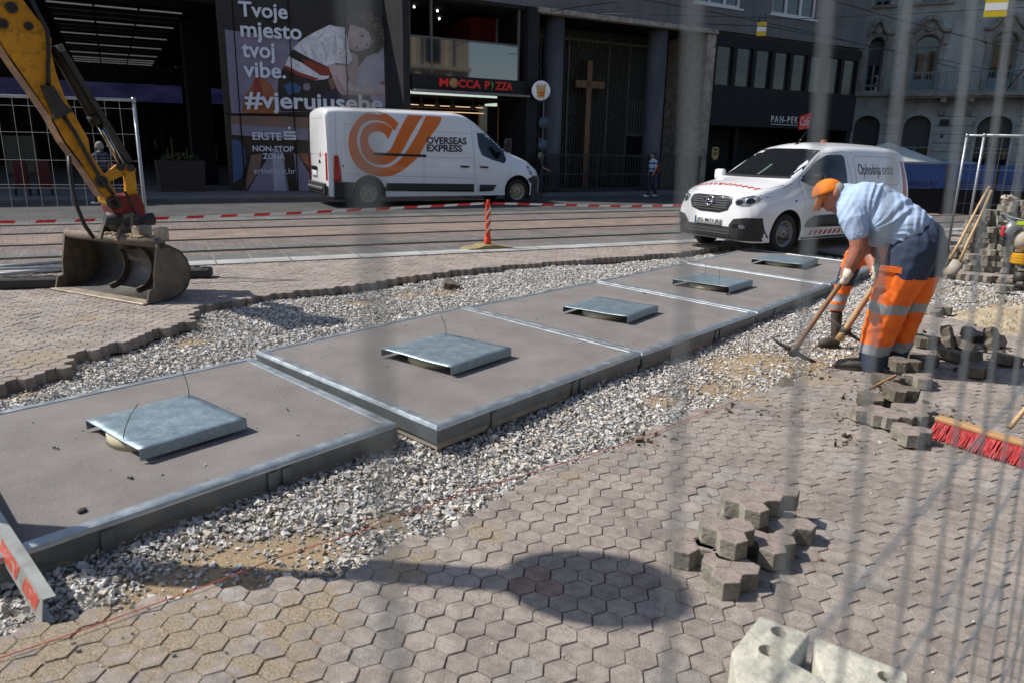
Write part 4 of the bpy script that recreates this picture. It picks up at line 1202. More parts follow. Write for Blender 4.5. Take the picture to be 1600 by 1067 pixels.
# ------------------------------------------------------------------ classical building on the right
OLD = Plane(17.5, 40.0, 118.0)
mat('old_wall', (.42, .44, .415), (.34, .36, .34), rough=.9, sc=.9, bump=.15, c3=(.12, .12, .11), sc3=3, amt3=.4)
mat('old_trim', (.34, .315, .285), (.25, .23, .205), rough=.9, sc=2, c3=(.09, .08, .07), sc3=5, amt3=.5)
mat('old_window', (.16, .22, .24), rough=.5)
mat('old_shutter', (.075, .078, .075), rough=.7)
root = thing('classical_building', 'old grey-green town house with arched windows, swirled hoods and a long balcony', 'building', M=frame(OLD))
XU = 15
bays = [(.62, .36), (2.89, .53), (6.11, .53), (9.3, .53), (12.5, .53)]          # centre, half width
gbays = [(.68, .62), (2.98, .62), (6.3, .72), (9.4, .7), (12.6, .7)]
def arch(u, hw, z0, zs, ah, n=9):
    return [(u - hw, z0), (u + hw, z0), (u + hw, zs)] + [(u + hw * cos(pi * k / n), zs + ah * sin(pi * k / n)) for k in range(1, n)] + [(u - hw, zs)]
# walls with arched openings: piers and pieces over the arches
b = MB()
def bay_wall(b, bays, z0, sill, zs, ah, z1, ua, ub, th=.4):
    e = ua
    for (u, hw) in bays:
        b.box(((e + u - hw) / 2, th / 2, (z0 + z1) / 2), (u - hw - e, th, z1 - z0)); e = u + hw
        if sill > z0: b.box((u, th / 2, (z0 + sill) / 2), (2 * hw, th, sill - z0))
        top = [(u - hw, z1), (u - hw, zs)] + [(u - hw * cos(pi * k / 10), zs + ah * sin(pi * k / 10)) for k in range(1, 10)] + [(u + hw, zs), (u + hw, z1)]
        b.prism(top, 'y', 0, th)
    b.box(((e + ub) / 2, th / 2, (z0 + z1) / 2), (ub - e, th, z1 - z0))
bay_wall(b, gbays, .0, .0, 2.95, .55, 4.25, -.4, XU)
bay_wall(b, bays, 4.25, 4.72, 6.75, .5, 8.45, -.4, XU)
bay_wall(b, bays, 8.45, 8.75, 10.9, .01, 14, -.4, XU)
b.box((7.3, 6.2, 7), (15.4, 11.4, 14))
b.build('wall', MAT['old_wall'], root)
b = MB()
for k in range(8):                                       # rustication grooves at street level
    z = .5 + k * .42
    e = -.4
    for (u, hw) in gbays + [(XU + .7, .7)]:
        if u - hw - .16 - e > .05: b.box(((e + u - hw - .16) / 2, -.004, z), (u - hw - .16 - e, .014, .03))
        e = u + hw + .16
b.build('rustication', MAT['old_shutter'], root)
for (u, hw) in gbays:
    b = MB(); pr = arch(u, hw + .15, 0, 2.95, .68); inn = arch(u, hw, 0, 2.95, .55)
    n = len(pr)
    for k in range(1, n):
        b.face([(pr[k][0], -.07, pr[k][1]), (pr[(k + 1) % n][0], -.07, pr[(k + 1) % n][1]), (inn[(k + 1) % n][0], -.07, inn[(k + 1) % n][1]), (inn[k][0], -.07, inn[k][1])])
        b.face([(pr[k][0], -.07, pr[k][1]), (pr[(k + 1) % n][0], -.07, pr[(k + 1) % n][1]), (pr[(k + 1) % n][0], .0, pr[(k + 1) % n][1]), (pr[k][0], .0, pr[k][1])])
    b.build('arch_surround', MAT['old_wall'], root)
    b = MB(); b.box((u, .34, 1.75), (2 * hw, .04, 3.5), 0); b.box((u, .30, 2.7), (2 * hw, .05, 1.5), 1); b.box((u, .27, 1.95), (2 * hw, .08, .08), 2); b.box((u, .29, .95), (.07, .06, 1.9), 2)
    b.build('shop_window', [MAT['glass_dark'], MAT['old_shutter'], MAT['old_window']], root)
for k, (u, hw) in enumerate(bays):
    for (z0, zs, ah) in ((4.72, 6.75, .5), (8.75, 10.9, .01)):
        b = MB(); w_ = 2 * hw
        for x in (u - hw + .05, u, u + hw - .05): b.box((x, .27, (z0 + zs) / 2), (.10, .06, zs - z0))
        b.box((u, .262, zs - .02), (w_, .07, .09)); b.box((u, .262, z0 + .25), (w_ - .2, .05, .5 if k else .1))
        f = b.build('window', MAT['old_window'], root)
        b = MB(); b.prism(arch(u, hw, z0, zs, ah), 'y', .30, .31); b.build('pane', MAT['glass_dark'], f)
        if k == 0 and z0 < 5:
            b = MB(); b.box((u, .255, 6.5), (w_ - .06, .03, 1.1)); b.build('blind', MAT['old_shutter'], f)
    # moulded surround and swirled hood
    b = MB()
    for s_ in (-1, 1):
        b.box((u + s_ * (hw + .13), -.05, 5.75), (.2, .10, 2.1), bev=.02)
        b.box((u + s_ * (hw + .2), -.09, 7.0), (.26, .18, .45), bev=.04)
        b.tube([(u + s_ * (hw + .42), -.12, 7.42), (u + s_ * (hw + .1), -.14, 7.40), (u + s_ * (hw - .08), -.16, 7.62), (u + s_ * (hw * .55), -.18, 7.92), (u, -.18, 8.02)], [.09, .11, .10, .12, .12], 6)
    b.tube([(u - hw - .13, -.04, 6.72)] + [(u - (hw + .1) * cos(pi * q / 8), -.05, 6.75 + (.6) * sin(pi * q / 8)) for q in range(9)] + [(u + hw + .13, -.04, 6.72)], .075, 6)
    b.ball((u, -.12, 7.55), .17, sc=(1.3, .6, 1))
    b.build('window_hood', MAT['old_trim'], root)
    b = MB(); b.box((u, -.07, 8.66), (2 * hw + .7, .2, .12), bev=.02)
    b.build('sill', MAT['old_trim'], root)
for u in (1.75, 4.6, 7.7, 10.9):
    b = MB(); b.box((u, -.04, 6.4), (.32, .08, 4.1)); b.box((u, -.05, 9.5), (.3, .10, 2.0)); b.build('pilaster', MAT['old_wall'], root)
b = MB(); b.box((.6, -.1, 4.5), (1.9, .25, .14), bev=.02); b.box((8.3, -.45, 4.42), (13.3, .95, .14), bev=.02); b.box((8.3, -.4, 4.31), (13.1, .8, .08))
for u in (1.9, 3.95, 5.1, 7.5, 8.4, 10.6):
    b.prism([(-.02, 4.27), (-.75, 4.27), (-.72, 4.1), (-.35, 3.9), (-.15, 3.55), (-.02, 3.45)], 'x', u - .13, u + .13)
b.build('balcony_slab', MAT['old_trim'], root)
b = MB()
for k in range(88): b.box((1.8 + k * .15, -.86, 4.98), (.025, .025, .95))
b.box((8.3, -.86, 5.45), (13.3, .05, .05)); b.box((8.3, -.86, 4.6), (13.3, .04, .04))
for u in (1.7, 3.9, 6.0, 8.2): b.box((u, -.86, 5.0), (.09, .07, .98))
b.build('balcony_railing', MAT['old_window'], root)
b = MB(); b.box((4.15, -.03, 3.15), (.4, .05, .32)); b.box((4.13, -.03, 2.5), (.12, .05, .12)); b.build('wall_plate', MAT['iron_black'], root)
# sunlit stone fin of a neighbour
mat('pale_stucco', (.55, .48, .36), (.42, .37, .28), rough=.9, sc=4)
mat('flag_red', (.30, .02, .03), rough=.8); mat('flag_blue', (.03, .04, .2), rough=.8); mat('flag_white', (.55, .55, .6), rough=.8)
t = thing('flag', 'red and blue flag on a slanted black pole by the balcony', 'flag', M=frame(OLD) @ Matrix.Translation((6.45, -.95, 4.6)))
b = MB(); b.tube([(0, 0, 0), (.75, -.5, 1.35)], .02, 6); b.build('flag_pole', MAT['iron_black'], t)
for i_, (m_, x0, x1) in enumerate((('flag_red', 0, .16), ('flag_white', .16, .26), ('flag_blue', .26, .4))):
    b = MB(); K = 6
    for q in range(K):
        za, zb2 = 1.32 - q * .15, 1.32 - (q + 1) * .15
        def fx(x, z): return (.74 + x - (1.32 - z) * .3, -.5 + .04 * sin(9 * x + 4 * z), z)
        b.face([fx(x0, za), fx(x1, za), fx(x1, zb2), fx(x0, zb2)])
    b.build('flag_cloth', MAT[m_], t, fix=False)

# opposite side of the street, behind the photographer: what the panes reflect
OPP = Plane(2.0, -13.5, 64.0)
root = thing('opposite_building', 'pale sunlit street front reflected in the shop panes', 'building', M=frame(OPP))
mat('opp_wall', (.42, .36, .27), (.36, .31, .24), rough=.9, sc=.8)
b = MB(); b.box((5, -3, 7), (60, 5.6, 14))
for k in range(20): b.box((-24 + k * 3.0, -.05, 7), (.5, .3, 14))
for z in (4.2, 7.8, 11.2): b.box((5, 0, z), (60, .5, .3))
b.build('wall', MAT['opp_wall'], root)
for k in range(19):
    for z in (1.9, 5.9, 9.4):
        b = MB(); b.box((-22.5 + k * 3, -.16, z), (1.3, .1, 2.3)); b.build('window', MAT['glass_dark'], root)
# ------------------------------------------------------------------ vans
mat('van_white', (.78, .80, .83), rough=.28, coat=.6, spec=.5)
mat('van_black', (.022, .023, .025), (.032, .033, .035), rough=.55, sc=14)
mat('gloss_black', (.012, .012, .014), rough=.12, spec=.7)
mat('van_glass', (.008, .010, .012), rough=.02, spec=.7)
mat('seam_dark', (.10, .105, .11), rough=.7)
mat('tyre', (.018, .018, .018), (.028, .027, .026), rough=.85, sc=20)
mat('wheel_grey', (.30, .30, .30), (.22, .22, .22), rough=.45, metal=.5, sc=9)
mat('wheel_beige', (.40, .36, .28), (.30, .27, .21), rough=.6, sc=9)
mat('van_orange', (.72, .150, .012), rough=.35, coat=.4)
mat('letter_black', (.02, .02, .024), rough=.45)
mat('lamp_clear', (.28, .30, .33), (.10, .11, .13), rough=.08, sc=22, spec=.9)
mat('lamp_red', (.42, .012, .012), rough=.12, spec=.8)
mat('chrome', (.62, .63, .65), rough=.15, metal=1.0)
mat('plate_white', (.72, .73, .74), rough=.4); mat('plate_blue', (.03, .06, .3), rough=.4)
mat('stripe_red', (.46, .035, .03), rough=.5); mat('beacon_orange', (.40, .09, .02), rough=.3, spec=.5)

def cat_interp(X, Y, x):
    """smooth interpolation through stations (monotone cubic)"""
    X = np.array(X, float); Y = np.array(Y, float)
    h = np.diff(X); d = np.diff(Y) / h
    m_ = np.zeros(len(X))
    for k in range(1, len(X) - 1):
        if d[k - 1] * d[k] > 0: m_[k] = 2 * d[k - 1] * d[k] / (d[k - 1] + d[k])
    m_[0], m_[-1] = d[0], d[-1]
    i = np.clip(np.searchsorted(X, x) - 1, 0, len(X) - 2)
    t = (x - X[i]) / h[i]
    return (2 * t**3 - 3 * t**2 + 1) * Y[i] + (t**3 - 2 * t**2 + t) * h[i] * m_[i] + (-2 * t**3 + 3 * t**2) * Y[i + 1] + (t**3 - t**2) * h[i] * m_[i + 1]

def van_body(st, arches, arch_r, half):
    """st: rows (x, z_bottom, z_top, w_bottom, w_mid, z_mid, w_top, round, crown), rear to front"""
    st = sorted(st); X = [r[0] for r in st]
    xs_ = sorted(set([r[0] for r in st] + list(np.arange(X[0] + .08, X[-1], .09))))
    rings = []
    for x in xs_:
        zb, zt, wb, wm, zm, wt, rd, cr = [float(cat_interp(X, [r[k] for r in st], np.array([x]))[0]) for k in range(1, 9)]
        prof = []
        zs_ = zt - rd - cr
        for k in range(9):
            t = k / 8; z = zb + (zs_ - zb) * t
            if z < zm: w_ = wb + (wm - wb) * sin(pi / 2 * max(0, (z - zb) / max(zm - zb, .01)))
            else: w_ = wm + (wt - wm) * ((z - zm) / max(zs_ - zm, .01)) ** 1.7
            prof.append((w_, z))
        for k in range(1, 6):
            a = pi / 2 * k / 5
            prof.append((wt - rd * 1.15 * (1 - cos(a)), zs_ + rd * sin(a)))
        wl = prof[-1][0]
        for k in range(1, 4):
            t = k / 4; prof.append((wl * (1 - t), zt - cr * (1 - t) ** 2))
        ring = [(x, w_, z) for w_, z in prof] + [(x, 0, zt)] + [(x, -w_, z) for w_, z in prof[::-1]]
        rings.append(ring)
    b = MB(); b.loft(rings)
    o = b.build('body', [MAT['van_white'], MAT['van_black']])
    for (ax_, sy) in arches:
        c = MB(); c.tube([(ax_, sy * (half - .34), arch_r * .93), (ax_, sy * (half + .3), arch_r * .93)], arch_r, 40, smooth=False)
        cu = c.build('cutter', [MAT['van_black']])
        md = o.modifiers.new('cut', 'BOOLEAN'); md.object = cu; md.operation = 'DIFFERENCE'; md.solver = 'EXACT'
    me = evaluated(o, 'body')
    for c in [q for q in COL.objects if q.name.startswith('cutter')]:
        bpy.data.objects.remove(c)
    for p in me.polygons:
        for (ax_, sy) in arches:
            if hypot(p.center.x - ax_, p.center.z - arch_r * .93) < arch_r * 1.001 and (abs(hypot(p.center.x - ax_, p.center.z - arch_r * .93) - arch_r) < .02 or abs(abs(p.center.y) - (half - .34)) < .01):
                p.material_index = 1; p.use_smooth = False
    if hasattr(me, 'set_sharp_from_angle'): me.set_sharp_from_angle(angle=radians(38))
    return me

AX = {'y-': (Vector((0, 1, 0)), 'xz'), 'y+': (Vector((0, -1, 0)), 'xz'), 'x+': (Vector((-1, 0, 0)), 'yz'), 'x-': (Vector((1, 0, 0)), 'yz'), 'z+': (Vector((0, 0, -1)), 'xy')}
class Skin:
    """lays flat outlines and lettering onto a body surface"""
    def __init__(s, me, root):
        bm = bmesh.new(); bm.from_mesh(me); s.bvh = BVHTree.FromBMesh(bm); bm.free(); s.root = root
    def hit(s, a, b, axis, off):
        d, pl = AX[axis]
        o = {'xz': Vector((a, 0, b)), 'yz': Vector((0, a, b)), 'xy': Vector((a, b, 0))}[pl] - d * 12
        h = s.bvh.ray_cast(o, d)
        if h[0] is None: return None
        return h[0] - d * off
    def lay(s, bm, axis, off):
        d, pl = AX[axis]
        miss = []; last = []
        for v in bm.verts:
            p = s.hit(v.co.x, v.co.y, axis, off + v.co.z)
            if p is None: miss.append(v)
            else: v.co = p; last.append(p)
        if miss and last:
            for v in miss:
                q = {'xz': Vector((v.co.x, 0, v.co.y)), 'yz': Vector((0, v.co.x, v.co.y)), 'xy': Vector((v.co.x, v.co.y, 0))}[pl]
                near = min(last, key=lambda p: (p - q - d * (p - q).dot(d)).length)
                v.co = q + d * (near - q).dot(d)
    def decal(s, name, poly, axis, m_, off=.004, grid=.07, thick=0.0, smooth=True):
        bm = bmesh.new()
        f = bm.faces.new([bm.verts.new((x, y, 0)) for x, y in poly])
        x0, x1 = min(p[0] for p in poly), max(p[0] for p in poly); y0, y1 = min(p[1] for p in poly), max(p[1] for p in poly)
        for k in range(1, int((x1 - x0) / grid) + 1):
            bmesh.ops.bisect_plane(bm, geom=bm.verts[:] + bm.edges[:] + bm.faces[:], plane_co=(x0 + k * grid, 0, 0), plane_no=(1, 0, 0))
        for k in range(1, int((y1 - y0) / grid) + 1):
            bmesh.ops.bisect_plane(bm, geom=bm.verts[:] + bm.edges[:] + bm.faces[:], plane_co=(0, y0 + k * grid, 0), plane_no=(0, 1, 0))
        bmesh.ops.triangulate(bm, faces=bm.faces[:])
        s.lay(bm, axis, off)
        for f in bm.faces: f.smooth = smooth
        me = bpy.data.meshes.new(name)
        if thick:
            r = bmesh.ops.extrude_face_region(bm, geom=bm.faces[:])
            d = AX[axis][0]
            bmesh.ops.translate(bm, verts=[v for v in r['geom'] if isinstance(v, bmesh.types.BMVert)], vec=d * thick * -1)
        bmesh.ops.recalc_face_normals(bm, faces=bm.faces[:])
        d = AX[axis][0]
        if not thick and sum(f.normal.dot(d) * f.calc_area() for f in bm.faces) > 0: bmesh.ops.reverse_faces(bm, faces=bm.faces[:])
        bm.to_mesh(me); bm.free()
        return link(name, me, MAT[m_], s.root)
    def letters(s, txt, x0, z0, w_, h_, axis, m_, mirror=False, off=.004, bold=.0):
        me = text_mesh(txt, width=w_, height=h_, bold=bold, depth=.0)
        bm = bmesh.new(); bm.from_mesh(me); bpy.data.meshes.remove(me)
        for v in bm.verts:
            v.co = Vector((x0 + (-v.co.x if mirror else v.co.x), z0 + v.co.y, 0))
        s.lay(bm, axis, off)
        me = bpy.data.meshes.new('letters'); bm.to_mesh(me); bm.free()
        return link('letters', me, MAT[m_], s.root)
    def seams(s, lines, axis, m_='seam_dark', w_=.006, off=.0015, name='panel_gap'):
        for ln in lines:
            b = MB(); pts = []
            for (p, q) in zip(ln, ln[1:]):
                n = max(2, int(hypot(q[0] - p[0], q[1] - p[1]) / .08))
                pts += [(p[0] + (q[0] - p[0]) * k / n, p[1] + (q[1] - p[1]) * k / n) for k in range(n)]
            pts.append(ln[-1])
            H = []
            for k, p in enumerate(pts):
                a, c = pts[max(k - 1, 0)], pts[min(k + 1, len(pts) - 1)]
                tx, ty = c[0] - a[0], c[1] - a[1]; l_ = hypot(tx, ty) or 1
                nx_, ny_ = -ty / l_ * w_ / 2, tx / l_ * w_ / 2
                h1 = s.hit(p[0] + nx_, p[1] + ny_, axis, off); h2 = s.hit(p[0] - nx_, p[1] - ny_, axis, off)
                if h1 and h2: H.append((h1, h2))
            for (a, b_), (c, d) in zip(H, H[1:]):
                if (a - c).length < .3: b.face([a, b_, d, c])
            b.build(name, MAT[m_], s.root)

def wheel(root, x, y, r, w_, rimm, holes=10):
    """y is the outer face of the tyre; sign gives the side"""
    s_ = 1 if y > 0 else -1
    M = Matrix.Translation((x, y - s_ * w_ / 2, r)) @ Matrix.Rotation(-s_ * pi / 2, 4, 'X')
    b = MB(); h = w_ / 2
    b.lathe([(r * .62, -h), (r * .93, -h), (r * .985, -h * .8), (r, -h * .5), (r, h * .5), (r * .985, h * .8), (r * .93, h), (r * .70, h * .97), (r * .655, h * .90), (r * .64, h * .6)], 40, M, caps=False)
    for k in range(44):
        a = 2 * pi * k / 44
        b.box((cos(a) * r * .995, sin(a) * r * .995, h * .45 * (-1) ** k), (.016, .018, h * .8), M=M @ Matrix.Translation((0, 0, 0)))
    o = b.build('wheel', MAT['tyre'], root)
    b = MB()
    b.lathe([(r * .655, h * .92), (r * .64, h * .96), (r * .60, h * .90), (r * .57, h * .45), (r * .42, h * .30), (r * .38, h * .62), (r * .24, h * .66), (r * .22, h * .82), (r * .12, h * .84), (.001, h * .84)], 40, M, caps=False)
    for k in range(5):
        a = 2 * pi * k / 5; b.ball((cos(a) * r * .30, sin(a) * r * .30, h * .68), .012, M=Matrix.Identity(4), u=6, v=4) if False else None
    b.build('rim', MAT[rimm], o)
    b = MB()
    for k in range(holes):
        a = 2 * pi * (k + .5) / holes
        b.lathe([(.001, 0), (r * .052, 0), (r * .052, .012), (.001, .012)], 10, M @ Matrix.Translation((cos(a) * r * .485, sin(a) * r * .485, h * .36)))
    b.lathe([(.001, h * .845), (r * .085, h * .845), (r * .075, h * .90), (.001, h * .90)], 12, M)
    b.build('rim_holes', MAT['gloss_black'], o)
    return o

# ---- tall delivery van
A = at(577, 324); B_ = at(808, 319.5)
azv = math.degrees(atan2(B_.x - A.x, B_.y - A.y)); WBv = (B_ - A).to_2d().length
VS = Plane(A.x, A.y, azv)
SC = WBv / 4.332
HWv = 1.035 * SC
org = VS.w(WBv, HWv - .06, 0)
root = thing('delivery_van', 'tall white delivery van with a big orange curl on its side', 'van', org, VS.rot)
def vx(px, py):
    u, z = VS.uz(px, py, -.02); return (u - WBv, z)
s_ = SC
st = [(-5.38, .45, 2.30, .86, .90, .9, .80, .12, .03), (-5.36, .30, 2.40, .96, .985, .9, .86, .14, .04), (-5.28, .27, 2.47, 1.0, 1.02, .9, .895, .15, .05), (-5.0, .26, 2.50, 1.01, 1.035, .9, .91, .15, .06), (-4.0, .26, 2.50, 1.01, 1.035, .9, .92, .15, .06), (-2.0, .26, 2.49, 1.01, 1.035, .9, .92, .15, .06),
      (-1.65, .26, 2.45, 1.01, 1.035, .9, .90, .17, .06), (-1.30, .26, 2.30, 1.01, 1.03, .9, .86, .2, .06), (-.90, .26, 2.02, 1.01, 1.025, .9, .84, .2, .06), (-.45, .26, 1.68, 1.0, 1.02, .9, .83, .18, .06), (-.12, .26, 1.45, .99, 1.01, .9, .85, .14, .06),
      (.10, .25, 1.37, .98, 1.0, .9, .85, .14, .06), (.40, .25, 1.24, .94, .97, .85, .82, .14, .05), (.62, .25, 1.10, .86, .92, .8, .76, .14, .05), (.78, .28, .98, .74, .80, .7, .68, .12, .04), (.85, .36, .84, .6, .64, .6, .55, .1, .03)]
st = [tuple(q * s_ for q in r) for r in st]
ARv = .42 * s_
me = van_body(st, [(0, -1), (-WBv, -1), (0, 1), (-WBv, 1)], ARv, HWv)
body = link('body', me, [MAT['van_white'], MAT['van_black']], root)
K = Skin(me, root)
for (wx, sy) in ((0, -1), (-WBv, -1), (0, 1), (-WBv, 1)):
    wheel(root, wx, sy * (HWv - .06), .345 * s_, .22, 'wheel_beige', 8)
px2 = lambda L: [vx(*p) for p in L]
# the curl: outer ring arc, inner ring arc and the two slanted stems
def ring_poly(cx, cy, R1, R2, a0, a1, sqx=1.0, n=30):
    o_ = [(cx + R1 * sqx * cos(radians(a0 + (a1 - a0) * k / n)), cy - R1 * sin(radians(a0 + (a1 - a0) * k / n))) for k in range(n + 1)]
    i_ = [(cx + R2 * sqx * cos(radians(a1 + (a0 - a1) * k / n)), cy - R2 * sin(radians(a1 + (a0 - a1) * k / n))) for k in range(n + 1)]
    return o_ + i_
T7 = lambda L: [(400 + x / 3.441, 150 + y / 3.441) for x, y in L]           # traced on an enlarged crop
outer = [(770, 150), (735, 115), (690, 92), (640, 86), (585, 100), (540, 140), (508, 195), (497, 255), (505, 315), (530, 365), (565, 400), (610, 423), (670, 435), (730, 428), (790, 400), (835, 362), (875, 322), (905, 270), (950, 205), (985, 160), (1003, 125), (1000, 113), (920, 108), (880, 185), (840, 250), (800, 310), (765, 350), (720, 380), (675, 387), (625, 375), (585, 345), (558, 305), (543, 250), (550, 200), (570, 160), (605, 138), (650, 132), (700, 145), (735, 175), (748, 188)]
inner = [(738, 180), (700, 152), (650, 143), (605, 155), (575, 185), (560, 230), (562, 280), (580, 325), (615, 358), (660, 372), (710, 366), (755, 335), (790, 290), (830, 220), (870, 155), (903, 108), (822, 103), (785, 165), (745, 245), (720, 290), (690, 312), (650, 310), (618, 285), (603, 250), (607, 220), (628, 198), (660, 194), (690, 205), (712, 235)]
def smooth_outline(P_, n=4, sharp=50):
    out = []; N = len(P_)
    def ang(k):
        a, b_, c = P_[k - 1], P_[k], P_[(k + 1) % N]
        d_ = math.degrees(atan2(c[1] - b_[1], c[0] - b_[0]) - atan2(b_[1] - a[1], b_[0] - a[0])); return abs((d_ + 180) % 360 - 180)
    def tan(k):
        if ang(k) > sharp: return None
        return ((P_[(k + 1) % N][0] - P_[k - 1][0]) / 2, (P_[(k + 1) % N][1] - P_[k - 1][1]) / 2)
    for k in range(N):
        p, q = P_[k], P_[(k + 1) % N]; ch = (q[0] - p[0], q[1] - p[1])
        m0 = tan(k) or ch; m1 = tan((k + 1) % N) or ch
        for j in range(n):
            t = j / n; h0 = 2*t**3 - 3*t**2 + 1; h1 = t**3 - 2*t**2 + t; h2 = -2*t**3 + 3*t**2; h3 = t**3 - t**2
            out.append((h0 * p[0] + h1 * m0[0] + h2 * q[0] + h3 * m1[0], h0 * p[1] + h1 * m0[1] + h2 * q[1] + h3 * m1[1]))
    return out
K.decal('orange_curl', px2(T7(smooth_outline(outer))), 'y-', 'van_orange', grid=.12)
K.decal('orange_curl', px2(T7(smooth_outline(inner))), 'y-', 'van_orange', grid=.12)
for (t_, p0, p1) in (('OVERSEAS', (917, 262), (1134, 222)), ('EXPRESS', (917, 303), (1108, 262))):
    a0 = vx(*T7([p0])[0]); a1 = vx(*T7([p1])[0])
    K.letters(t_, a0[0], a0[1] + .01, a1[0] - a0[0], .19, 'y-', 'letter_black', bold=.035, off=.007)
K.seams([px2(T7(l)) for l in ([(480, 150), (780, 180), (1165, 205)], [(480, 150), (482, 315)], [(482, 315), (900, 330), (1160, 337)], [(1165, 130), (1172, 540)], [(902, 110), (900, 545)], [(1180, 190), (1172, 330), (1195, 545)], [(1372, 370), (1375, 400), (1345, 470)], [(1180, 190), (1270, 190), (1340, 280), (1380, 318)], [(430, 70), (430, 460)], [(480, 420), (560, 425), (1168, 445)])], 'y-')
K.decal('side_window', px2(T7([(1196, 200), (1262, 203), (1300, 240), (1345, 295), (1352, 345), (1335, 365), (1270, 345), (1215, 320), (1200, 275)])), 'y-', 'van_glass', off=.006)
K.decal('side_trim', px2(T7([(700, 470), (1168, 475), (1168, 517), (695, 512)])), 'y-', 'van_black', off=.012, thick=.011)
K.decal('side_trim', px2(T7([(1200, 478), (1290, 480), (1270, 512), (1200, 515)])), 'y-', 'van_black', off=.012, thick=.011)
K.decal('rear_bumper_side', px2(T7([(418, 463), (560, 467), (535, 500), (533, 552), (420, 560)])), 'y-', 'van_black', off=.012, thick=.011)
K.decal('sliding_rail', px2(T7([(630, 306), (912, 317), (912, 330), (630, 318)])), 'y-', 'gloss_black', off=.012, thick=.011)
for l in ([(1095, 375), (1143, 378), (1140, 388), (1098, 386)], [(1200, 378), (1246, 381), (1243, 390), (1203, 388)]):
    K.decal('door_handle', px2(T7(l)), 'y-', 'gloss_black', off=.02, thick=.018)
K.decal('tail_lamp', px2(T7([(416, 322), (440, 322), (452, 390), (458, 460), (416, 463)])), 'y-', 'lamp_red', off=.012, thick=.011)
K.decal('tail_lamp_clear', px2(T7([(425, 375), (440, 378), (445, 405), (425, 405)])), 'y-', 'lamp_clear', off=.014)
K.decal('fuel_mark', px2(T7([(462, 372), (470, 372), (470, 382), (462, 382)])), 'y-', 'gloss_black')
for l in ([(508, 478), (535, 480), (533, 492), (508, 490)], [(806, 480), (820, 481), (820, 488), (806, 487)]):
    K.decal('side_marker', px2(T7(l)), 'y-', 'stripe_red', off=.016)
K.decal('headlamp', px2(T7([(1462, 380), (1478, 378), (1495, 425), (1490, 432), (1472, 425)])), 'y-', 'lamp_clear', off=.006)
K.decal('front_bumper', px2(T7([(1455, 455), (1495, 430), (1545, 430), (1545, 560), (1448, 560)])), 'y-', 'van_black', off=.006)
# rear doors
K.seams([[(0, .5 * s_), (0, 2.33 * s_)], [(-.80 * s_, 2.2 * s_), (.80 * s_, 2.2 * s_)], [(-.85 * s_, .6 * s_), (.85 * s_, .6 * s_)], [(-.9 * s_, 1.3 * s_), (.9 * s_, 1.3 * s_)]], 'x-')
K.decal('rear_bumper', [(-.95 * s_, .30 * s_), (.95 * s_, .30 * s_), (.95 * s_, .60 * s_), (-.95 * s_, .60 * s_)], 'x-', 'van_black', off=.05, thick=.048)
K.decal('rear_step', [(-.8 * s_, .42 * s_), (.8 * s_, .42 * s_), (.8 * s_, .5 * s_), (-.8 * s_, .5 * s_)], 'x-', 'wheel_grey', off=.07, thick=.06)
for sy in (-1, 1):
    K.decal('tail_lamp', [(sy * .82 * s_, .68 * s_), (sy * .95 * s_, .68 * s_), (sy * .95 * s_, 1.35 * s_), (sy * .84 * s_, 1.35 * s_)], 'x-', 'lamp_red', off=.01)
K.decal('registration_plate', [(.15 * s_, .72 * s_), (.62 * s_, .72 * s_), (.62 * s_, .88 * s_), (.15 * s_, .88 * s_)], 'x-', 'plate_white', off=.012, thick=.01)
K.decal('plate_handle', [(.1 * s_, .90 * s_), (.66 * s_, .90 * s_), (.66 * s_, 1.0 * s_), (.1 * s_, 1.0 * s_)], 'x-', 'gloss_black', off=.02, thick=.018)
K.decal('badge', [(-.32 * s_, 1.12 * s_), (-.2 * s_, 1.18 * s_), (-.08 * s_, 1.12 * s_), (-.2 * s_, 1.06 * s_)], 'x-', 'gloss_black', off=.01)
K.decal('warning_mark', [(-.36 * s_, 1.24 * s_), (-.18 * s_, 1.24 * s_), (-.3 * s_, 1.4 * s_)], 'x-', 'stripe_red', off=.006)
# windscreen and mirror
K.decal('windscreen', [(-.80 * s_, 1.50 * s_), (.80 * s_, 1.50 * s_), (.70 * s_, 2.2 * s_), (-.70 * s_, 2.2 * s_)], 'x+', 'van_glass', off=.008)
for sy, mx in ((-1, 0), (1, -.45)):
    b = MB(); b.box(((-.42 + mx) * s_, sy * (HWv + .14), 1.62 * s_), (.14, .24, .40), bev=.05, seg=2); b.bar(((-.40 + mx) * s_, sy * (HWv - .1), 1.50 * s_), ((-.40 + mx) * s_, sy * (HWv + .1), 1.56 * s_), .10, .08); o = b.build('mirror', MAT['gloss_black'], root)
    b = MB(); b.box(((-.495 + mx) * s_, sy * (HWv + .14), 1.64 * s_), (.01, .19, .30), bev=.004); b.build('mirror_glass', MAT['van_glass'], o)
K.decal('side_trim_far', [(-3.9, .40), (-.6, .40), (-.6, .62), (-3.9, .62)], 'y+', 'van_black', off=.01)
K.decal('side_window', [(-.45, 1.42), (-1.35, 1.38), (-1.35, 2.0), (-1.1, 2.05)], 'y+', 'van_glass', off=.006)

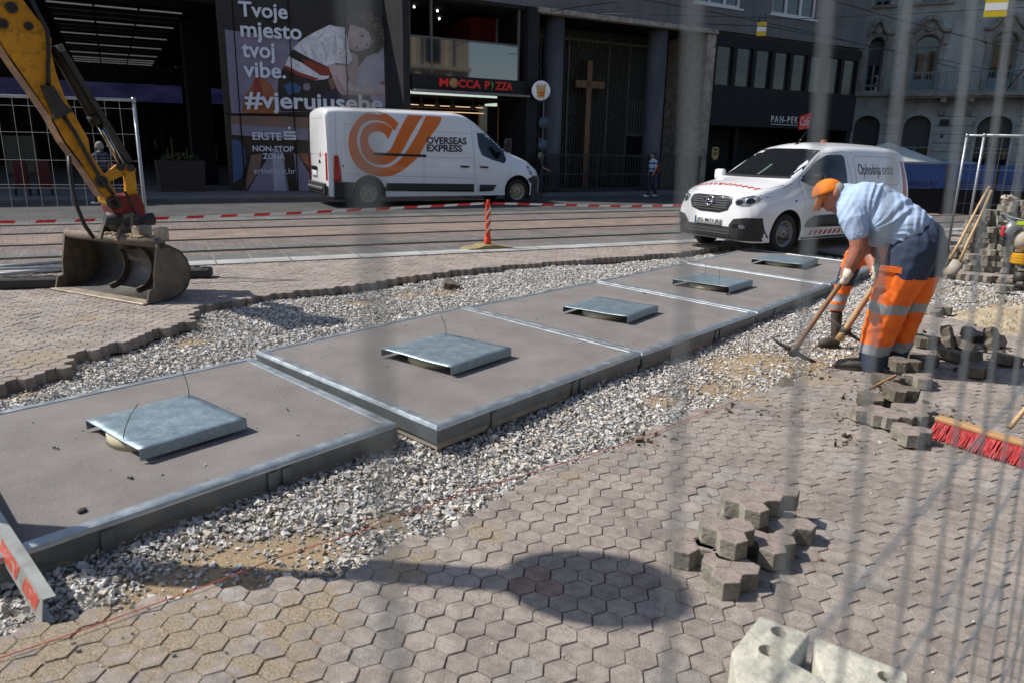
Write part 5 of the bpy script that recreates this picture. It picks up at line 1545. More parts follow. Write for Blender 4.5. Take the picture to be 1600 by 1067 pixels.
# ---- small white van with red warning stripes
AZC = 235.8
fwd = Vector((sin(radians(AZC)), cos(radians(AZC)), 0)); lef = Vector((-fwd.y, fwd.x, 0))
org = Vector((3.96, 12.92, 0))
MC = Matrix.Identity(4)
for k in range(3): MC[k][0], MC[k][1], MC[k][2], MC[k][3] = fwd[k] * 1.006, lef[k] * 1.006, (0, 0, 1.006)[k], org[k]
root = thing('service_van', 'small white road patrol van with red stripes on its bonnet, parked behind the last platform', 'van', M=MC)
HWc = .925
st = [(-3.66, .45, 1.48, .74, .78, .75, .62, .10, .03), (-3.63, .30, 1.62, .84, .87, .75, .68, .14, .04), (-3.54, .24, 1.72, .88, .905, .75, .70, .16, .05), (-3.2, .22, 1.78, .90, .925, .75, .72, .17, .06), (-2.0, .21, 1.805, .90, .925, .75, .73, .17, .06), (-1.40, .21, 1.785, .90, .925, .75, .72, .17, .06), (-1.15, .21, 1.73, .90, .925, .75, .71, .16, .06),
      (-.90, .21, 1.62, .90, .92, .75, .71, .15, .05), (-.55, .21, 1.44, .90, .92, .75, .73, .13, .05), (-.22, .21, 1.265, .89, .92, .75, .76, .12, .05), (-.05, .21, 1.20, .88, .915, .75, .77, .12, .05), (.20, .20, 1.155, .87, .90, .72, .79, .12, .06), (.48, .20, 1.10, .83, .88, .68, .78, .12, .07), (.64, .20, 1.05, .76, .83, .62, .73, .12, .07), (.75, .21, .99, .68, .75, .58, .65, .10, .06), (.82, .23, .91, .58, .66, .55, .56, .08, .05), (.86, .28, .78, .46, .52, .5, .44, .06, .03)]
ARc = .375
me = van_body(st, [(0, -1), (0, 1), (-2.88, -1), (-2.88, 1)], ARc, HWc)
body = link('body', me, [MAT['van_white'], MAT['van_black']], root)
K = Skin(me, root)
for (wx, sy) in ((0, 1), (0, -1), (-2.88, 1), (-2.88, -1)):
    wheel(root, wx, sy * (HWc - .05), .325, .205, 'wheel_grey', 12)
K.decal('windscreen', [(-.74, 1.235), (.74, 1.235), (.69, 1.36), (.58, 1.66), (.3, 1.685), (-.3, 1.685), (-.58, 1.66), (-.69, 1.36)], 'x+', 'van_glass', off=.006)
K.decal('wiper_cowl', [(-.72, 1.20), (.72, 1.20), (.73, 1.235), (-.73, 1.235)], 'x+', 'van_black', off=.006)
mat('slip_green', (.10, .16, .13), rough=.5)
K.decal('paper_slip', [(.06, 1.25), (.10, 1.25), (.12, 1.42), (.08, 1.42)], 'x+', 'slip_green', off=.009) 
# grille with bars and emblem
gr = K.decal('grille', [(-.44, .82), (-.38, .70), (-.2, .65), (.2, .65), (.38, .70), (.44, .82), (.42, .905), (.30, .925), (-.30, .925), (-.42, .905)], 'x+', 'gloss_black', off=.008)
K.root = gr
for z in (.69, .727, .764, .80, .837, .874):
    K.decal('grille_bar', [(-.36 + (.1 if z < .70 else 0), z), (.36 - (.1 if z < .70 else 0), z), (.36 - (.1 if z < .70 else 0), z + .011), (-.36 + (.1 if z < .70 else 0), z + .011)], 'x+', 'seam_dark', off=.018)
K.root = root
n_ = 20
ringp = [(.075 * cos(2 * pi * k / n_), .83 + .075 * sin(2 * pi * k / n_)) for k in range(n_)]
b = MB(); b.tube([K.hit(y, z, 'x+', .028) for y, z in ringp], .008, 6, closed=True, caps=False)
for l in ([(-.13, .845), (-.03, .85), (.02, .825)], [(-.02, .835), (.03, .81), (.13, .815)]):
    b.tube([K.hit(y, z, 'x+', .03) for y, z in l], [.004, .009, .004], 6)
b.build('emblem', MAT['chrome'], root)
for sy in (-1, 1):
    hl = K.decal('headlamp', [(sy * y, z) for y, z in ((.47, .885), (.51, .80), (.60, .775), (.70, .78), (.77, .85), (.81, .965), (.66, .94))], 'x+', 'lamp_clear', off=.008)
    K.root = hl
    K.decal('lamp_lens', [(sy * (.56 + .05 * cos(2 * pi * k / 10)), .835 + .04 * sin(2 * pi * k / 10)) for k in range(10)], 'x+', 'gloss_black', off=.014)
    K.decal('lamp_lens', [(sy * (.69 + .045 * cos(2 * pi * k / 10)), .86 + .045 * sin(2 * pi * k / 10)) for k in range(10)], 'x+', 'gloss_black', off=.014)
    K.decal('daylight_strip', [(sy * .50, .897), (sy * .79, .955), (sy * .79, .94), (sy * .50, .882)], 'x+', 'chrome', off=.013)
    K.root = root
    bp = K.decal('bumper_corner', [(sy * y, z) for y, z in ((.44, .24), (.86, .22), (.86, .60), (.70, .60), (.52, .57), (.44, .47))], 'x+', 'van_black', off=.016, grid=.03)
    K.root = bp
    K.decal('fog_lamp', [(sy * (.66 + .045 * cos(2 * pi * k / 10)), .455 + .035 * sin(2 * pi * k / 10)) for k in range(10)], 'x+', 'lamp_clear', off=.024)
    K.decal('bumper_slot', [(sy * y, z) for y, z in ((.50, .43), (.78, .44), (.80, .49), (.50, .49))], 'x+', 'gloss_black', off=.020)
    K.root = root
K.decal('lower_grille', [(-.50, .22), (.50, .22), (.46, .44), (-.46, .44)], 'x+', 'van_black', off=.018, grid=.04)
for z in (.27, .32, .37):
    K.decal('grille_bar', [(-.46, z), (.46, z), (.46, z + .012), (-.46, z + .012)], 'x+', 'seam_dark', off=.024)
pl = K.decal('registration_plate', [(-.27, .445), (.27, .445), (.27, .565), (-.27, .565)], 'x+', 'plate_white', off=.022, thick=.012)
K.root = pl
K.decal('plate_band', [(-.27, .445), (-.235, .445), (-.235, .565), (-.27, .565)], 'x+', 'plate_blue', off=.037)
K.letters('ZG 8673 JE', -.215, .468, .46, .075, 'x+', 'letter_black', off=.039, bold=.02)
K.root = root
# bonnet stripes and seams
for k in range(13):
    y = -.70 + k * .108
    s2 = .05 if y < -.06 else -.05
    xx = .60 - .14 * abs(y) ** 2 * 1.2
    K.decal('warning_stripe', [(xx - .02, y + s2), (xx - .02, y + s2 + .055), (xx - .12, y + .055), (xx - .12, y)], 'z+', 'stripe_red', off=.004)
K.seams([[(-.03, -.74), (.30, -.72), (.62, -.60), (.73, -.40), (.76, 0), (.73, .40), (.62, .60), (.30, .72), (-.03, .74)]], 'z+')
for ax_, sy in (('y+', 1), ('y-', -1)):
    K.decal('side_window', [(-.42, 1.17), (-.62, 1.09), (-1.58, 1.07), (-1.60, 1.56), (-1.52, 1.60), (-1.15, 1.585), (-.90, 1.49), (-.62, 1.32)], ax_, 'van_glass', off=.006)
    K.seams([[(-.33, .30), (-.40, .72), (-.36, 1.06)], [(-.36, 1.06), (-.40, 1.22), (-1.05, 1.61), (-1.62, 1.65)], [(-1.68, .28), (-1.72, 1.1), (-1.66, 1.65)], [(-.5, 1.02), (-1.66, 1.0)],
             [(-1.86, 1.10), (-1.86, 1.52), (-1.92, 1.58), (-3.1, 1.56), (-3.25, 1.46), (-3.25, 1.15), (-3.15, 1.08), (-1.92, 1.07), (-1.86, 1.10)], [(-3.42, .4), (-3.42, 1.62)], [(.02, 1.06), (-.2, 1.12)]], ax_, w_=.007)
    K.decal('door_cladding', [(-.45, .42), (-.50, .52), (-.68, .60), (-1.66, .62), (-1.66, .40)], ax_, 'van_black', off=.014, thick=.012)
    K.decal('door_cladding', [(-1.74, .40), (-1.74, .62), (-2.30, .62), (-2.34, .40)], ax_, 'van_black', off=.014, thick=.012)
    for k in range(8):
        x = -.58 - k * .135
        K.decal('warning_stripe', [(x, .285), (x - .07, .285), (x - .13, .36), (x - .06, .36)], ax_, 'stripe_red', off=.004)
    K.decal('sill', [(-.40, .22), (-2.36, .22), (-2.36, .255), (-.40, .255)], ax_, 'van_black', off=.006)
    K.decal('door_handle', [(-1.42, .90), (-1.60, .90), (-1.60, .935), (-1.42, .935)], ax_, 'van_white', off=.025, thick=.02)
    K.decal('side_lamp', [(-.16, .84), (-.20, .84), (-.20, .87), (-.16, .87)], ax_, 'gloss_black', off=.006)
    b = MB(); b.box((-.52, sy * 1.02, 1.20), (.13, .2, .2), bev=.045, seg=2); b.bar((-.5, sy * .86, 1.14), (-.5, sy * .98, 1.16), .08, .06); b.build('mirror', MAT['van_white'] if sy < 0 else MAT['gloss_black'], root)
K.letters('Ophodnja ceste', -1.95, 1.20, 1.12, .25, 'y+', 'letter_black', mirror=True, off=.006)
K.decal('rear_lamp', [(-3.50, .85), (-3.36, .85), (-3.40, 1.5), (-3.50, 1.5)], 'y+', 'lamp_red', off=.006)
b = MB(); b.tube([(-1.28, .0, 1.755), (-1.50, .0, 1.98)], [.012, .005], 6); b.ball((-1.28, 0, 1.76), .035, sc=(1.5, 1, .6)); b.build('aerial', MAT['gloss_black'], root)
b = MB(); b.lathe([(.055, 1.78), (.06, 1.80), (.055, 1.835), (.04, 1.85), (.001, 1.85)], 16, Matrix.Translation((-2.05, -.0, 0))); b.build('beacon', MAT['beacon_orange'], root)
# ------------------------------------------------------------------ excavator arm and bucket
mat('digger_yellow', (.62, .30, .015), (.50, .23, .012), rough=.5, sc=4, bump=.05, c3=(.16, .08, .02), sc3=18, amt3=.55, spec=.4)
mat('digger_worn', (.20, .11, .07), (.12, .075, .055), rough=.7, sc=9, c3=(.40, .2, .03), sc3=12, amt3=.6)
mat('digger_black', (.020, .020, .021), (.035, .033, .03), rough=.55, sc=9)
mat('digger_red', (.22, .016, .012), (.15, .012, .010), rough=.5, sc=8, c3=(.05, .03, .025), sc3=15)
mat('rubber_hose', (.016, .016, .016), rough=.5)
mat('rod_chrome', (.55, .55, .55), rough=.15, metal=1)
mat('bucket_steel', (.165, .135, .105), (.10, .085, .07), rough=.65, metal=.25, sc=6, bump=.2, bsc=30, c3=(.24, .18, .11), sc3=10, amt3=.55)
mat('bucket_inside', (.13, .13, .132), (.085, .085, .088), rough=.5, metal=.35, sc=5, c3=(.22, .18, .12), sc3=8, amt3=.5)
mat('bucket_edge', (.40, .35, .28), (.26, .22, .18), rough=.5, metal=.3, sc=7)
EX = Plane(-4.30, 8.02, 45.0)
root = thing('excavator', 'yellow excavator arm reaching down from the upper left with a wide ditching bucket', 'excavator', M=frame(EX))
def ex(px, py, d=-.13): return EX.uz(px, py, d)
S1 = lambda L: [ex(x / 3.9525, y / 3.9525) for x, y in L]
S6 = lambda L: [ex(x / 3.9525, 220 + y / 3.9525) for x, y in L]
plate = S1([(-500, -420), (-60, 160), (0, 255), (90, 390), (210, 560), (310, 705)]) + S6([(400, 0), (520, 160), (640, 340), (655, 385), (690, 420), (722, 400), (730, 365), (700, 290), (640, 200), (560, 85)]) + S1([(545, 860), (470, 730), (400, 600), (345, 450), (318, 330), (316, 240), (272, 170), (185, 60), (95, -60), (-100, -520)])
b = MB(); b.prism(plate, 'y', -.13, .13, 0)
o = b.build('stick', [MAT['digger_yellow']], root)
b = MB()                                                  # worn underside plate
under = S1([(-60, 165), (0, 260), (90, 395), (210, 565), (310, 710)]) + S6([(400, 5), (520, 165), (640, 345)])
for (a, c) in zip(under, under[1:]):
    b.face([(a[0] - .012, -.134, a[1] - .012), (c[0] - .012, -.134, c[1] - .012), (c[0] - .012, .134, c[1] - .012), (a[0] - .012, .134, a[1] - .012)])
o2 = b.build('underside_plate', [MAT['digger_worn']], root)
for k, (x, z) in enumerate(S1([(15, 150), (175, 165), (70, 50)]) + S6([(625, 255), (700, 385)])):
    r_ = (.045, .038, .05, .062, .07)[k]
    b = MB(); b.lathe([(r_, 0), (r_, .03), (r_ * .55, .045), (r_ * .5, .03), (.001, .03)], 20, Matrix.Translation((x, -.13, z)) @ Matrix.Rotation(pi / 2, 4, 'X')); b.build('pin_boss', MAT['digger_black'], root)
pc = S1([(245, 530), (320, 535), (385, 640), (440, 690), (330, 745), (290, 640)])
b = MB(); b.prism(pc, 'y', -.20, -.135); b.build('hose_bracket', MAT['digger_black'], root)
def exv(px, py, d): u, z = EX.uz(px, py, d); return Vector((u, d, z))
a, c = exv(86, 72, .0), exv(155, 194, .0)
b = MB(); b.tube([a, c], .068, 18); b.tube([c - (c - a).normalized() * .1, c], .078, 18); b.build('bucket_cylinder', MAT['digger_black'], root)
a2, c2 = exv(153, 190, .0), exv(190, 258, .0)
b = MB(); b.tube([a2, c2], .032, 14); b.build('cylinder_rod', MAT['rod_chrome'], root)
b = MB(); b.bar(exv(97, 80, -.10), exv(202, 254, -.10), .05, .10, up=Vector((0, 1, 0))); b.build('rod_guard', MAT['digger_black'], root)
for d in (-.10, .10):
    b = MB(); q = [EX.uz(x / 3.9525, 220 + y / 3.9525, d) for x, y in [(610, 235), (650, 205), (715, 150), (730, 165), (700, 205), (790, 150), (822, 152), (836, 180), (820, 205), (760, 215), (690, 245), (640, 275)]]
    b.prism(q, 'y', d - .025, d + .025); b.build('rocker_arm', MAT['digger_yellow'], root)
    b = MB(); q = [EX.uz(x / 3.9525, 220 + y / 3.9525, d) for x, y in [(765, 190), (825, 175), (845, 345), (775, 350)]]
    b.prism(q, 'y', d - .035, d + .035); b.build('link_bar', MAT['digger_yellow'], root)
b = MB()
for px, py in ((205, 263), (189, 262)): b.tube([exv(px, py, -.16), exv(px, py, .16)], .04, 14)
b.build('linkage_pin', MAT['digger_black'], root)
b = MB(); b.prism(S6([(665, 350), (770, 340), (850, 330), (885, 400), (890, 470), (700, 455), (680, 420)]), 'y', -.16, .16); b.build('coupler', MAT['digger_red'], root)
b = MB(); u, z = ex(198, 343, 0)
b.tube([(u - .26, -.14, z + .03), (u - .04, -.16, z - .02)], .075, 14); b.tube([(u + .24, -.10, z - .0), (u - .02, -.12, z - .03)], .07, 14); b.lathe([(.16, -.12), (.19, -.08), (.19, .06), (.12, .12)], 24, Matrix.Translation((u, 0, z - .01))); b.lathe([(.14, -.26), (.14, -.02)], 20, Matrix.Translation((u, 0, z - .05)))
b.build('tilt_rotator', MAT['digger_black'], root)
for hp in ([(108, 245, -.2), (110, 270, -.22), (114, 296, -.25), (121, 325, -.3), (132, 352, -.3), (146, 372, -.2)], [(45, -8, -.17), (60, 22, -.18), (74, 48, -.18), (76, 75, -.18), (75, 110, -.17), (76, 135, -.16)], [(98, 180, -.16), (115, 205, -.17), (128, 228, -.17), (140, 250, -.16), (160, 285, -.17), (178, 305, -.18)], [(72, 135, -.16), (88, 160, -.19), (102, 182, -.16)], [(195, 300, -.2), (205, 318, -.25), (212, 335, -.22)]):
    b = MB(); b.tube([exv(*p) for p in hp], .020 if hp[0][1] != 300 else .014, 8); b.build('hydraulic_hose', MAT['rubber_hose'], root)
# bucket: its own frame; x along the cutting edge, y backwards, z up
A = at(83, 453, .0); B_ = at(228, 478, .0)
wdir = (B_ - A); WB_ = wdir.length; wdir.normalize(); back = Vector((-wdir.y, wdir.x, 0))
if back.y < 0: back = -back
MBk = Matrix.Identity(4)
for k in range(3): MBk[k][0], MBk[k][1], MBk[k][2], MBk[k][3] = wdir[k], back[k], (0, 0, 1)[k], A[k]
MBl = root.matrix_world.inverted() if False else (frame(EX).inverted() @ MBk)
BD = .84
prof = [(y * BD, z) for y, z in [(.0, .012), (.18, .02), (.36, .03), (.50, .06), (.60, .13), (.655, .22), (.66, .32), (.62, .41), (.54, .49), (.43, .545), (.30, .575)]]
b = MB()
for k, ((y0, z0), (y1, z1)) in enumerate(zip(prof, prof[1:])):
    b.face([(0, y0, z0), (WB_, y0, z0), (WB_, y1, z1), (0, y1, z1)], smooth=True)
bmesh.ops.remove_doubles(b.bm, verts=b.bm.verts[:], dist=.0005)
bk = b.build('bucket', [MAT['bucket_inside']], root, MBl)
md = bk.modifiers.new('thick', 'SOLIDIFY'); md.thickness = .02; md.offset = 1
side = [(y * BD, z) for y, z in [(0.02, .0), (.07, .14), (.15, .155), (.16, .30), (.20, .45), (.24, .60), (.30, .62), (.43, .57), (.56, .51), (.645, .42), (.685, .32), (.68, .21), (.62, .11), (.51, .035), (.36, .0)]]
for x in (0, WB_ - .025):
    b = MB(); b.prism(side, 'x', x, x + .025); b.build('side_plate', MAT['bucket_steel'], bk)
b = MB(); b.box((WB_ / 2, .05, .012), (WB_, .16, .022), bev=.004); b.build('cutting_edge', MAT['bucket_edge'], bk)
b = MB(); b.tube([(0, .25, .60), (WB_, .25, .60)], .05, 16); b.build('top_tube', MAT['bucket_steel'], bk)
for f_ in (.37, .66):
    b = MB(); x = WB_ * f_
    inn = [(y * .82 + .035, z * .88 + .05) for y, z in prof[2:]]
    outp = [(y - .004, z) for y, z in prof[2:]]
    b.prism(outp + inn[::-1], 'x', x - .012, x + .012); b.build('inner_rib', MAT['bucket_steel'], bk)
for x in (WB_ * .42, WB_ * .60):
    b = MB(); b.prism([(.18, .60), (.30, .86), (.40, .88), (.52, .74), (.56, .52), (.30, .58)], 'x', x - .02, x + .02); b.build('hanger_ear', MAT['bucket_steel'], bk)
b = MB(); b.tube([(WB_ * .42, .35, .80), (WB_ * .6, .35, .80)], .035, 12); b.box((WB_ * .74, .34, .68), (.13, .16, .15), bev=.01); b.box((WB_ * .90, .38, .68), (.10, .12, .14), bev=.01); b.build('hanger_bracket', MAT['bucket_edge'], bk)
b = MB(); rr_ = random.Random(9)
for k in range(60):
    x = WB_ * (.45 + rr_.uniform(-.0, .4)); b.ball((x, .28 + rr_.uniform(-.05, .12), .63 + rr_.uniform(0, .04)), rr_.uniform(.015, .04), sc=(1.3, 1, .6), u=6, v=4)
b.build('caked_sand', MAT['sand'], bk)

# ------------------------------------------------------------------ mesh fences
mat('galv', (.40, .43, .46), (.32, .35, .38), rough=.4, metal=.5, sc=8)
mat('galv_dull', (.20, .22, .24), (.15, .17, .19), rough=.5, metal=.4, sc=8)
mat('foot_dark', (.035, .036, .038), (.055, .055, .055), rough=.8, sc=9)
def fence_panel(label, p0, p1, h_=2.0, z0=.12, vs=.155, hz=(.02, .30, .62, .94, .98, 1.26, 1.57, 1.86), wire=.0022, tube=.02, m_='galv', group=None, twires=True):
    p0, p1 = Vector((p0[0], p0[1], 0)), Vector((p1[0], p1[1], 0)); d = p1 - p0; L_ = d.length
    t = thing('mesh_fence', label, 'fence', p0, atan2(d.y, d.x), group)
    b = MB(); b.tube([(0, 0, .0), (0, 0, h_ - .02)], tube, 10); b.tube([(L_, 0, 0), (L_, 0, h_ - .02)], tube, 10); b.tube([(0, 0, h_), (L_, 0, h_)], tube * .9, 10); b.tube([(0, 0, z0), (L_, 0, z0)], tube * .9, 10)
    for x in (0, L_): b.tube([(x, 0, h_ - .03), (x, 0, h_ + .03)], tube * 1.15, 10)
    b.build('frame', MAT[m_], t)
    b = MB(); n_ = int(L_ / vs)
    for k in range(1, n_): b.tube([(k * L_ / n_, 0, z0), (k * L_ / n_, 0, h_)], wire, 5, caps=False)
    for z in hz: b.tube([(0, .004, z0 + z), (L_, .004, z0 + z)], wire, 5, caps=False)
    b.build('wire_mesh', MAT[m_], t)
    return t
F0 = at(238, 430, 0); F1 = Vector((F0.x - .957 * 3.45, F0.y - .29 * 3.45, 0))
fence_panel('mesh fence panel behind the excavator arm at the left', F1, F0, h_=2.08)
def fence_foot(label, loc, rz):
    t = thing('fence_foot', label, 'fence foot', loc, rz)
    b = MB(); b.box((0, 0, .06), (.66, .22, .12), bev=.02); b.build('foot_block', MAT['foot_dark'], t)
    b = MB()
    for k in range(6): b.box((-.26 + k * .105, -.05 if k % 2 else .05, .122), (.07, .03, .008))
    b.build('foot_slots', MAT['iron_black'], t)
g = at(42, 452, 0); fence_foot('dark plastic fence foot with slots, left of the bucket at the photo edge', (g.x, g.y + .1, 0), radians(15))
g = at(293, 437, 0); fence_foot('dark plastic fence foot just right of the bucket', (g.x - .1, g.y + .12, 0), radians(12))
for k, (y0, y1) in enumerate(((418, 409), (430, 421))):
    a, c = at(-60, y0 + 3, .03), at(112, y1, .03)
    b = MB(); b.tube([a, c], .022, 10)
    tag(b.build('steel_tube', MAT['galv']), 'galvanised tube lying on the paving left of the bucket, ' + ('the farther of two' if k == 0 else 'the nearer of two'), 'tube')
fence_panel('mesh fence panel at the right, the farther of two overlapping ones', (8.50, 14.45), (11.9, 14.2), tube=.022)
fence_panel('mesh fence panel at the right, the nearer of two overlapping ones', (8.55, 14.0), (11.9, 13.55), tube=.022)
# near fence right in front of the lens
mat('near_wire', (.20, .23, .26), (.16, .185, .21), rough=.5, metal=.3, sc=20)
azf = radians(43.0); fd = Vector((sin(azf), cos(azf), 0)); fn = Vector((cos(azf), -sin(azf), 0))
FB = -fn * .112
base_t = -.02
ts = [.105 + .1033 * k for k in range(-14, 30)]
def fpt(t, z): return FB + fd * t + Vector((0, 0, z))
t = thing('mesh_fence', 'blurred mesh fence close to the lens, its wires crossing the right half', 'fence', M=Matrix.Translation(FB + fd * (-1.45)) @ Matrix.Rotation(pi / 2 - azf, 4, 'Z') @ Matrix.Translation((0, 0, 1.47)) @ Matrix.Rotation(-.045, 4, 'X') @ Matrix.Translation((0, 0, -1.47)))
L0 = -1.45
b = MB()
for x in (0, 4.6): b.tube([(x, 0, 0), (x, 0, 2.28)], .021, 10)
b.tube([(0, 0, 2.3), (4.6, 0, 2.3)], .019, 10); b.tube([(0, 0, .15), (4.6, 0, .15)], .019, 10)
b.build('frame', MAT['near_wire'], t)
TW = []
for q in (625, 1066, 1236, 1337, 1420, 1468, 1507, 1541, 1568, 1588):
    r_ = ray(q, 800); r_ = Vector((r_.x, r_.y, 0)).normalized()
    # meet of the view direction with the fence line
    den = r_.x * fd.y - r_.y * fd.x
    s_ = (FB.x * fd.y - FB.y * fd.x) / den
    TW.append((r_ * s_ - FB).dot(fd))
#print('fence wire positions', [round(x, 3) for x in TW])
step = .103
xs2 = list(TW) + [TW[0] - step * k for k in range(1, 12)] + [TW[-1] + step * k for k in range(1, 24)]
b = MB()
for x in xs2:
    if 0.03 < x - L0 < 4.57: b.tube([(x - L0, 0, .15), (x - L0, 0, 2.3)], .00138, 6, caps=False)
b.build('upright_wire', MAT['near_wire'], t)
b = MB()
for z in (.4, .66, .92, 1.15, 1.275, 1.40, 1.90, 2.1):
    pts = [(x, .005, z + (.008 * sin(3 * x + z * 9))) for x in np.arange(0, 4.61, .2)]
    b.tube(pts, .0015, 6, caps=False)
b.build('cross_wire', MAT['near_wire'], t)

# ------------------------------------------------------------------ tape and guide post
mat('tape_red', (.62, .02, .025), rough=.4); mat('tape_white', (.72, .70, .68), rough=.4)
mat('post_orange', (.72, .075, .02), (.6, .06, .02), rough=.45, sc=8); mat('rubber_yellow', (.30, .24, .11), (.20, .165, .09), rough=.85, sc=12)
PB = at(762, 389, 0)
kd = Vector((.9026, .4305, 0))
def tape(label, pts):
    b = MB(); prev = None
    P_ = []
    for (p, q) in zip(pts, pts[1:]):
        n = max(1, int((q - p).length / .055))
        P_ += [p.lerp(q, k / n) for k in range(n)]
    P_.append(pts[-1])
    for k, (p, q) in enumerate(zip(P_, P_[1:])):
        ph = (k % 8) < 4
        tw = .25 * sin(k * .11) ; tw2 = .25 * sin((k + 1) * .11)
        w1 = Vector((0, .018 * sin(tw), .018 * cos(tw))); w2 = Vector((0, .018 * sin(tw2), .018 * cos(tw2)))
        sl = (q - p) * .6
        b.face([p - w1 - sl * .0, q - w2, q + w2 + sl, p + w1 + sl], 0 if ph else 1)
    return tag(b.build('warning_tape', [MAT['tape_red'], MAT['tape_white']], fix=False), label, 'tape')
top = PB + Vector((0, 0, .735))
Lp = [top + kd * (-t) + Vector((0, 0, z)) for t, z in ((9.4, -.05), (8, -.10), (6.4, -.14), (4.8, -.13), (3.2, -.10), (1.6, -.05), (.05, 0))]
tape('red and white warning tape from the guide post leftwards behind the excavator bucket', Lp)
Rp = [top + kd * t + Vector((0, 0, z)) for t, z in ((.05, 0), (1.2, -.04), (2.6, -.09), (3.9, -.09), (5.4, -.08))]
tape('red and white warning tape from the guide post to the right, towards the small van', Rp)
t = thing('guide_post', 'orange and white guide post on a dirty yellow rubber base, holding the tape', 'post', PB, radians(25))
b = MB(); b.prism([(-.44, 0), (.44, 0), (.38, .025), (.22, .045), (.10, .075), (-.10, .075), (-.22, .045), (-.38, .025)], 'y', -.17, .17); b.build('rubber_base', MAT['rubber_yellow'], t)
b = MB(); b.box((0, 0, .13), (.11, .10, .12), bev=.03, seg=2); b.box((0, 0, .42), (.085, .05, .62), bev=.015, seg=2); b.box((0, 0, .76), (.05, .05, .07), bev=.015, seg=2); b.build('post_body', MAT['post_orange'], t)
b = MB()
for z in (.26, .40, .54):
    b.prism([(-.032, z), (.032, z + .09), (.032, z + .15), (-.032, z + .06)], 'y', -.0285, -.026); b.prism([(-.032, z), (.032, z + .09), (.032, z + .15), (-.032, z + .06)], 'y', .026, .0285)
b.build('reflective_stripe', MAT['tape_white'], t)

# added oval on a pole out of view, shaped to cast the paving shadow
mat('caster_grey', (.3, .3, .31), rough=.5)
SHC = at(930, 915, 0)
sdir = Vector((-sin(radians(SUN_AZ)), -cos(radians(SUN_AZ)), 0)); tanE = math.tan(radians(SUN_EL))
Hs = 3.6
sc0 = SHC - sdir * (Hs / tanE)
t = thing('shadow_caster', 'added oval disc on a pole outside the left edge, shaped to throw the oval shadow', 'road sign', (sc0.x, sc0.y, 0), 0)
b = MB(); b.tube([(0, 0, 0), (0, 0, Hs)], .08, 12); b.build('pole', MAT['caster_grey'], t)
b = MB(); b.lathe([(.001, -.012), (1, -.012), (1, .012), (.001, .012)], 40, Matrix.Translation((0, 0, Hs)) @ Matrix.Rotation(radians(90 + 5), 4, 'Z') @ Matrix.Rotation(pi / 2, 4, 'X') @ Matrix.Diagonal((.26, .40, 1, 1))); b.build('sign_disc', MAT['caster_grey'], t)

# ------------------------------------------------------------------ loose pavers
mat('paver_loose', (.32, .265, .235), (.235, .20, .18), rough=.9, sc=14, bump=.7, bsc=120, c3=(.16, .14, .12), sc3=60, amt3=.6)
mat('paver_side', (.27, .255, .215), (.165, .155, .13), rough=.92, sc=13, bump=.9, bsc=60, c3=(.40, .37, .32), sc3=26, amt3=.55)
mat('paver_side_dirty', (.14, .125, .10), (.085, .075, .06), rough=.92, sc=13, bump=.9, bsc=60, c3=(.26, .21, .14), sc3=24, amt3=.6)
mat('paver_dirty', (.17, .145, .12), (.10, .088, .075), rough=.92, sc=10, bump=.5, bsc=80, c3=(.27, .22, .15), sc3=22, amt3=.6)
PT = .076
mat('paver_groove', (.17, .145, .125), rough=.95)
def trihex_outline(ins=.002):
    """outline of three hexagons meeting in one corner"""
    cs = [(HS * cos(radians(90 + 120 * k)), HS * sin(radians(90 + 120 * k))) for k in range(3)]
    pts = {}
    edges_ = {}
    for c in cs:
        v = [(round(c[0] + HS * cos(radians(30 + 60 * k)), 5), round(c[1] + HS * sin(radians(30 + 60 * k)), 5)) for k in range(6)]
        for k in range(6):
            e = (v[k], v[(k + 1) % 6])
            if any(abs(e[0][0] - f[1][0]) < 1e-4 and abs(e[0][1] - f[1][1]) < 1e-4 and abs(e[1][0] - f[0][0]) < 1e-4 and abs(e[1][1] - f[0][1]) < 1e-4 for f in edges_):
                for f in [f for f in edges_ if abs(e[0][0] - f[1][0]) < 1e-4 and abs(e[0][1] - f[1][1]) < 1e-4 and abs(e[1][0] - f[0][0]) < 1e-4 and abs(e[1][1] - f[0][1]) < 1e-4]: del edges_[f]
            else: edges_[e] = 1
    E_ = list(edges_); out = [E_[0][0]]; cur = E_[0][1]; E_.pop(0)
    while E_:
        nx_ = min(E_, key=lambda e: hypot(e[0][0] - cur[0], e[0][1] - cur[1])); out.append(nx_[0]); cur = nx_[1]; E_.remove(nx_)
    return out
TRI = trihex_outline()
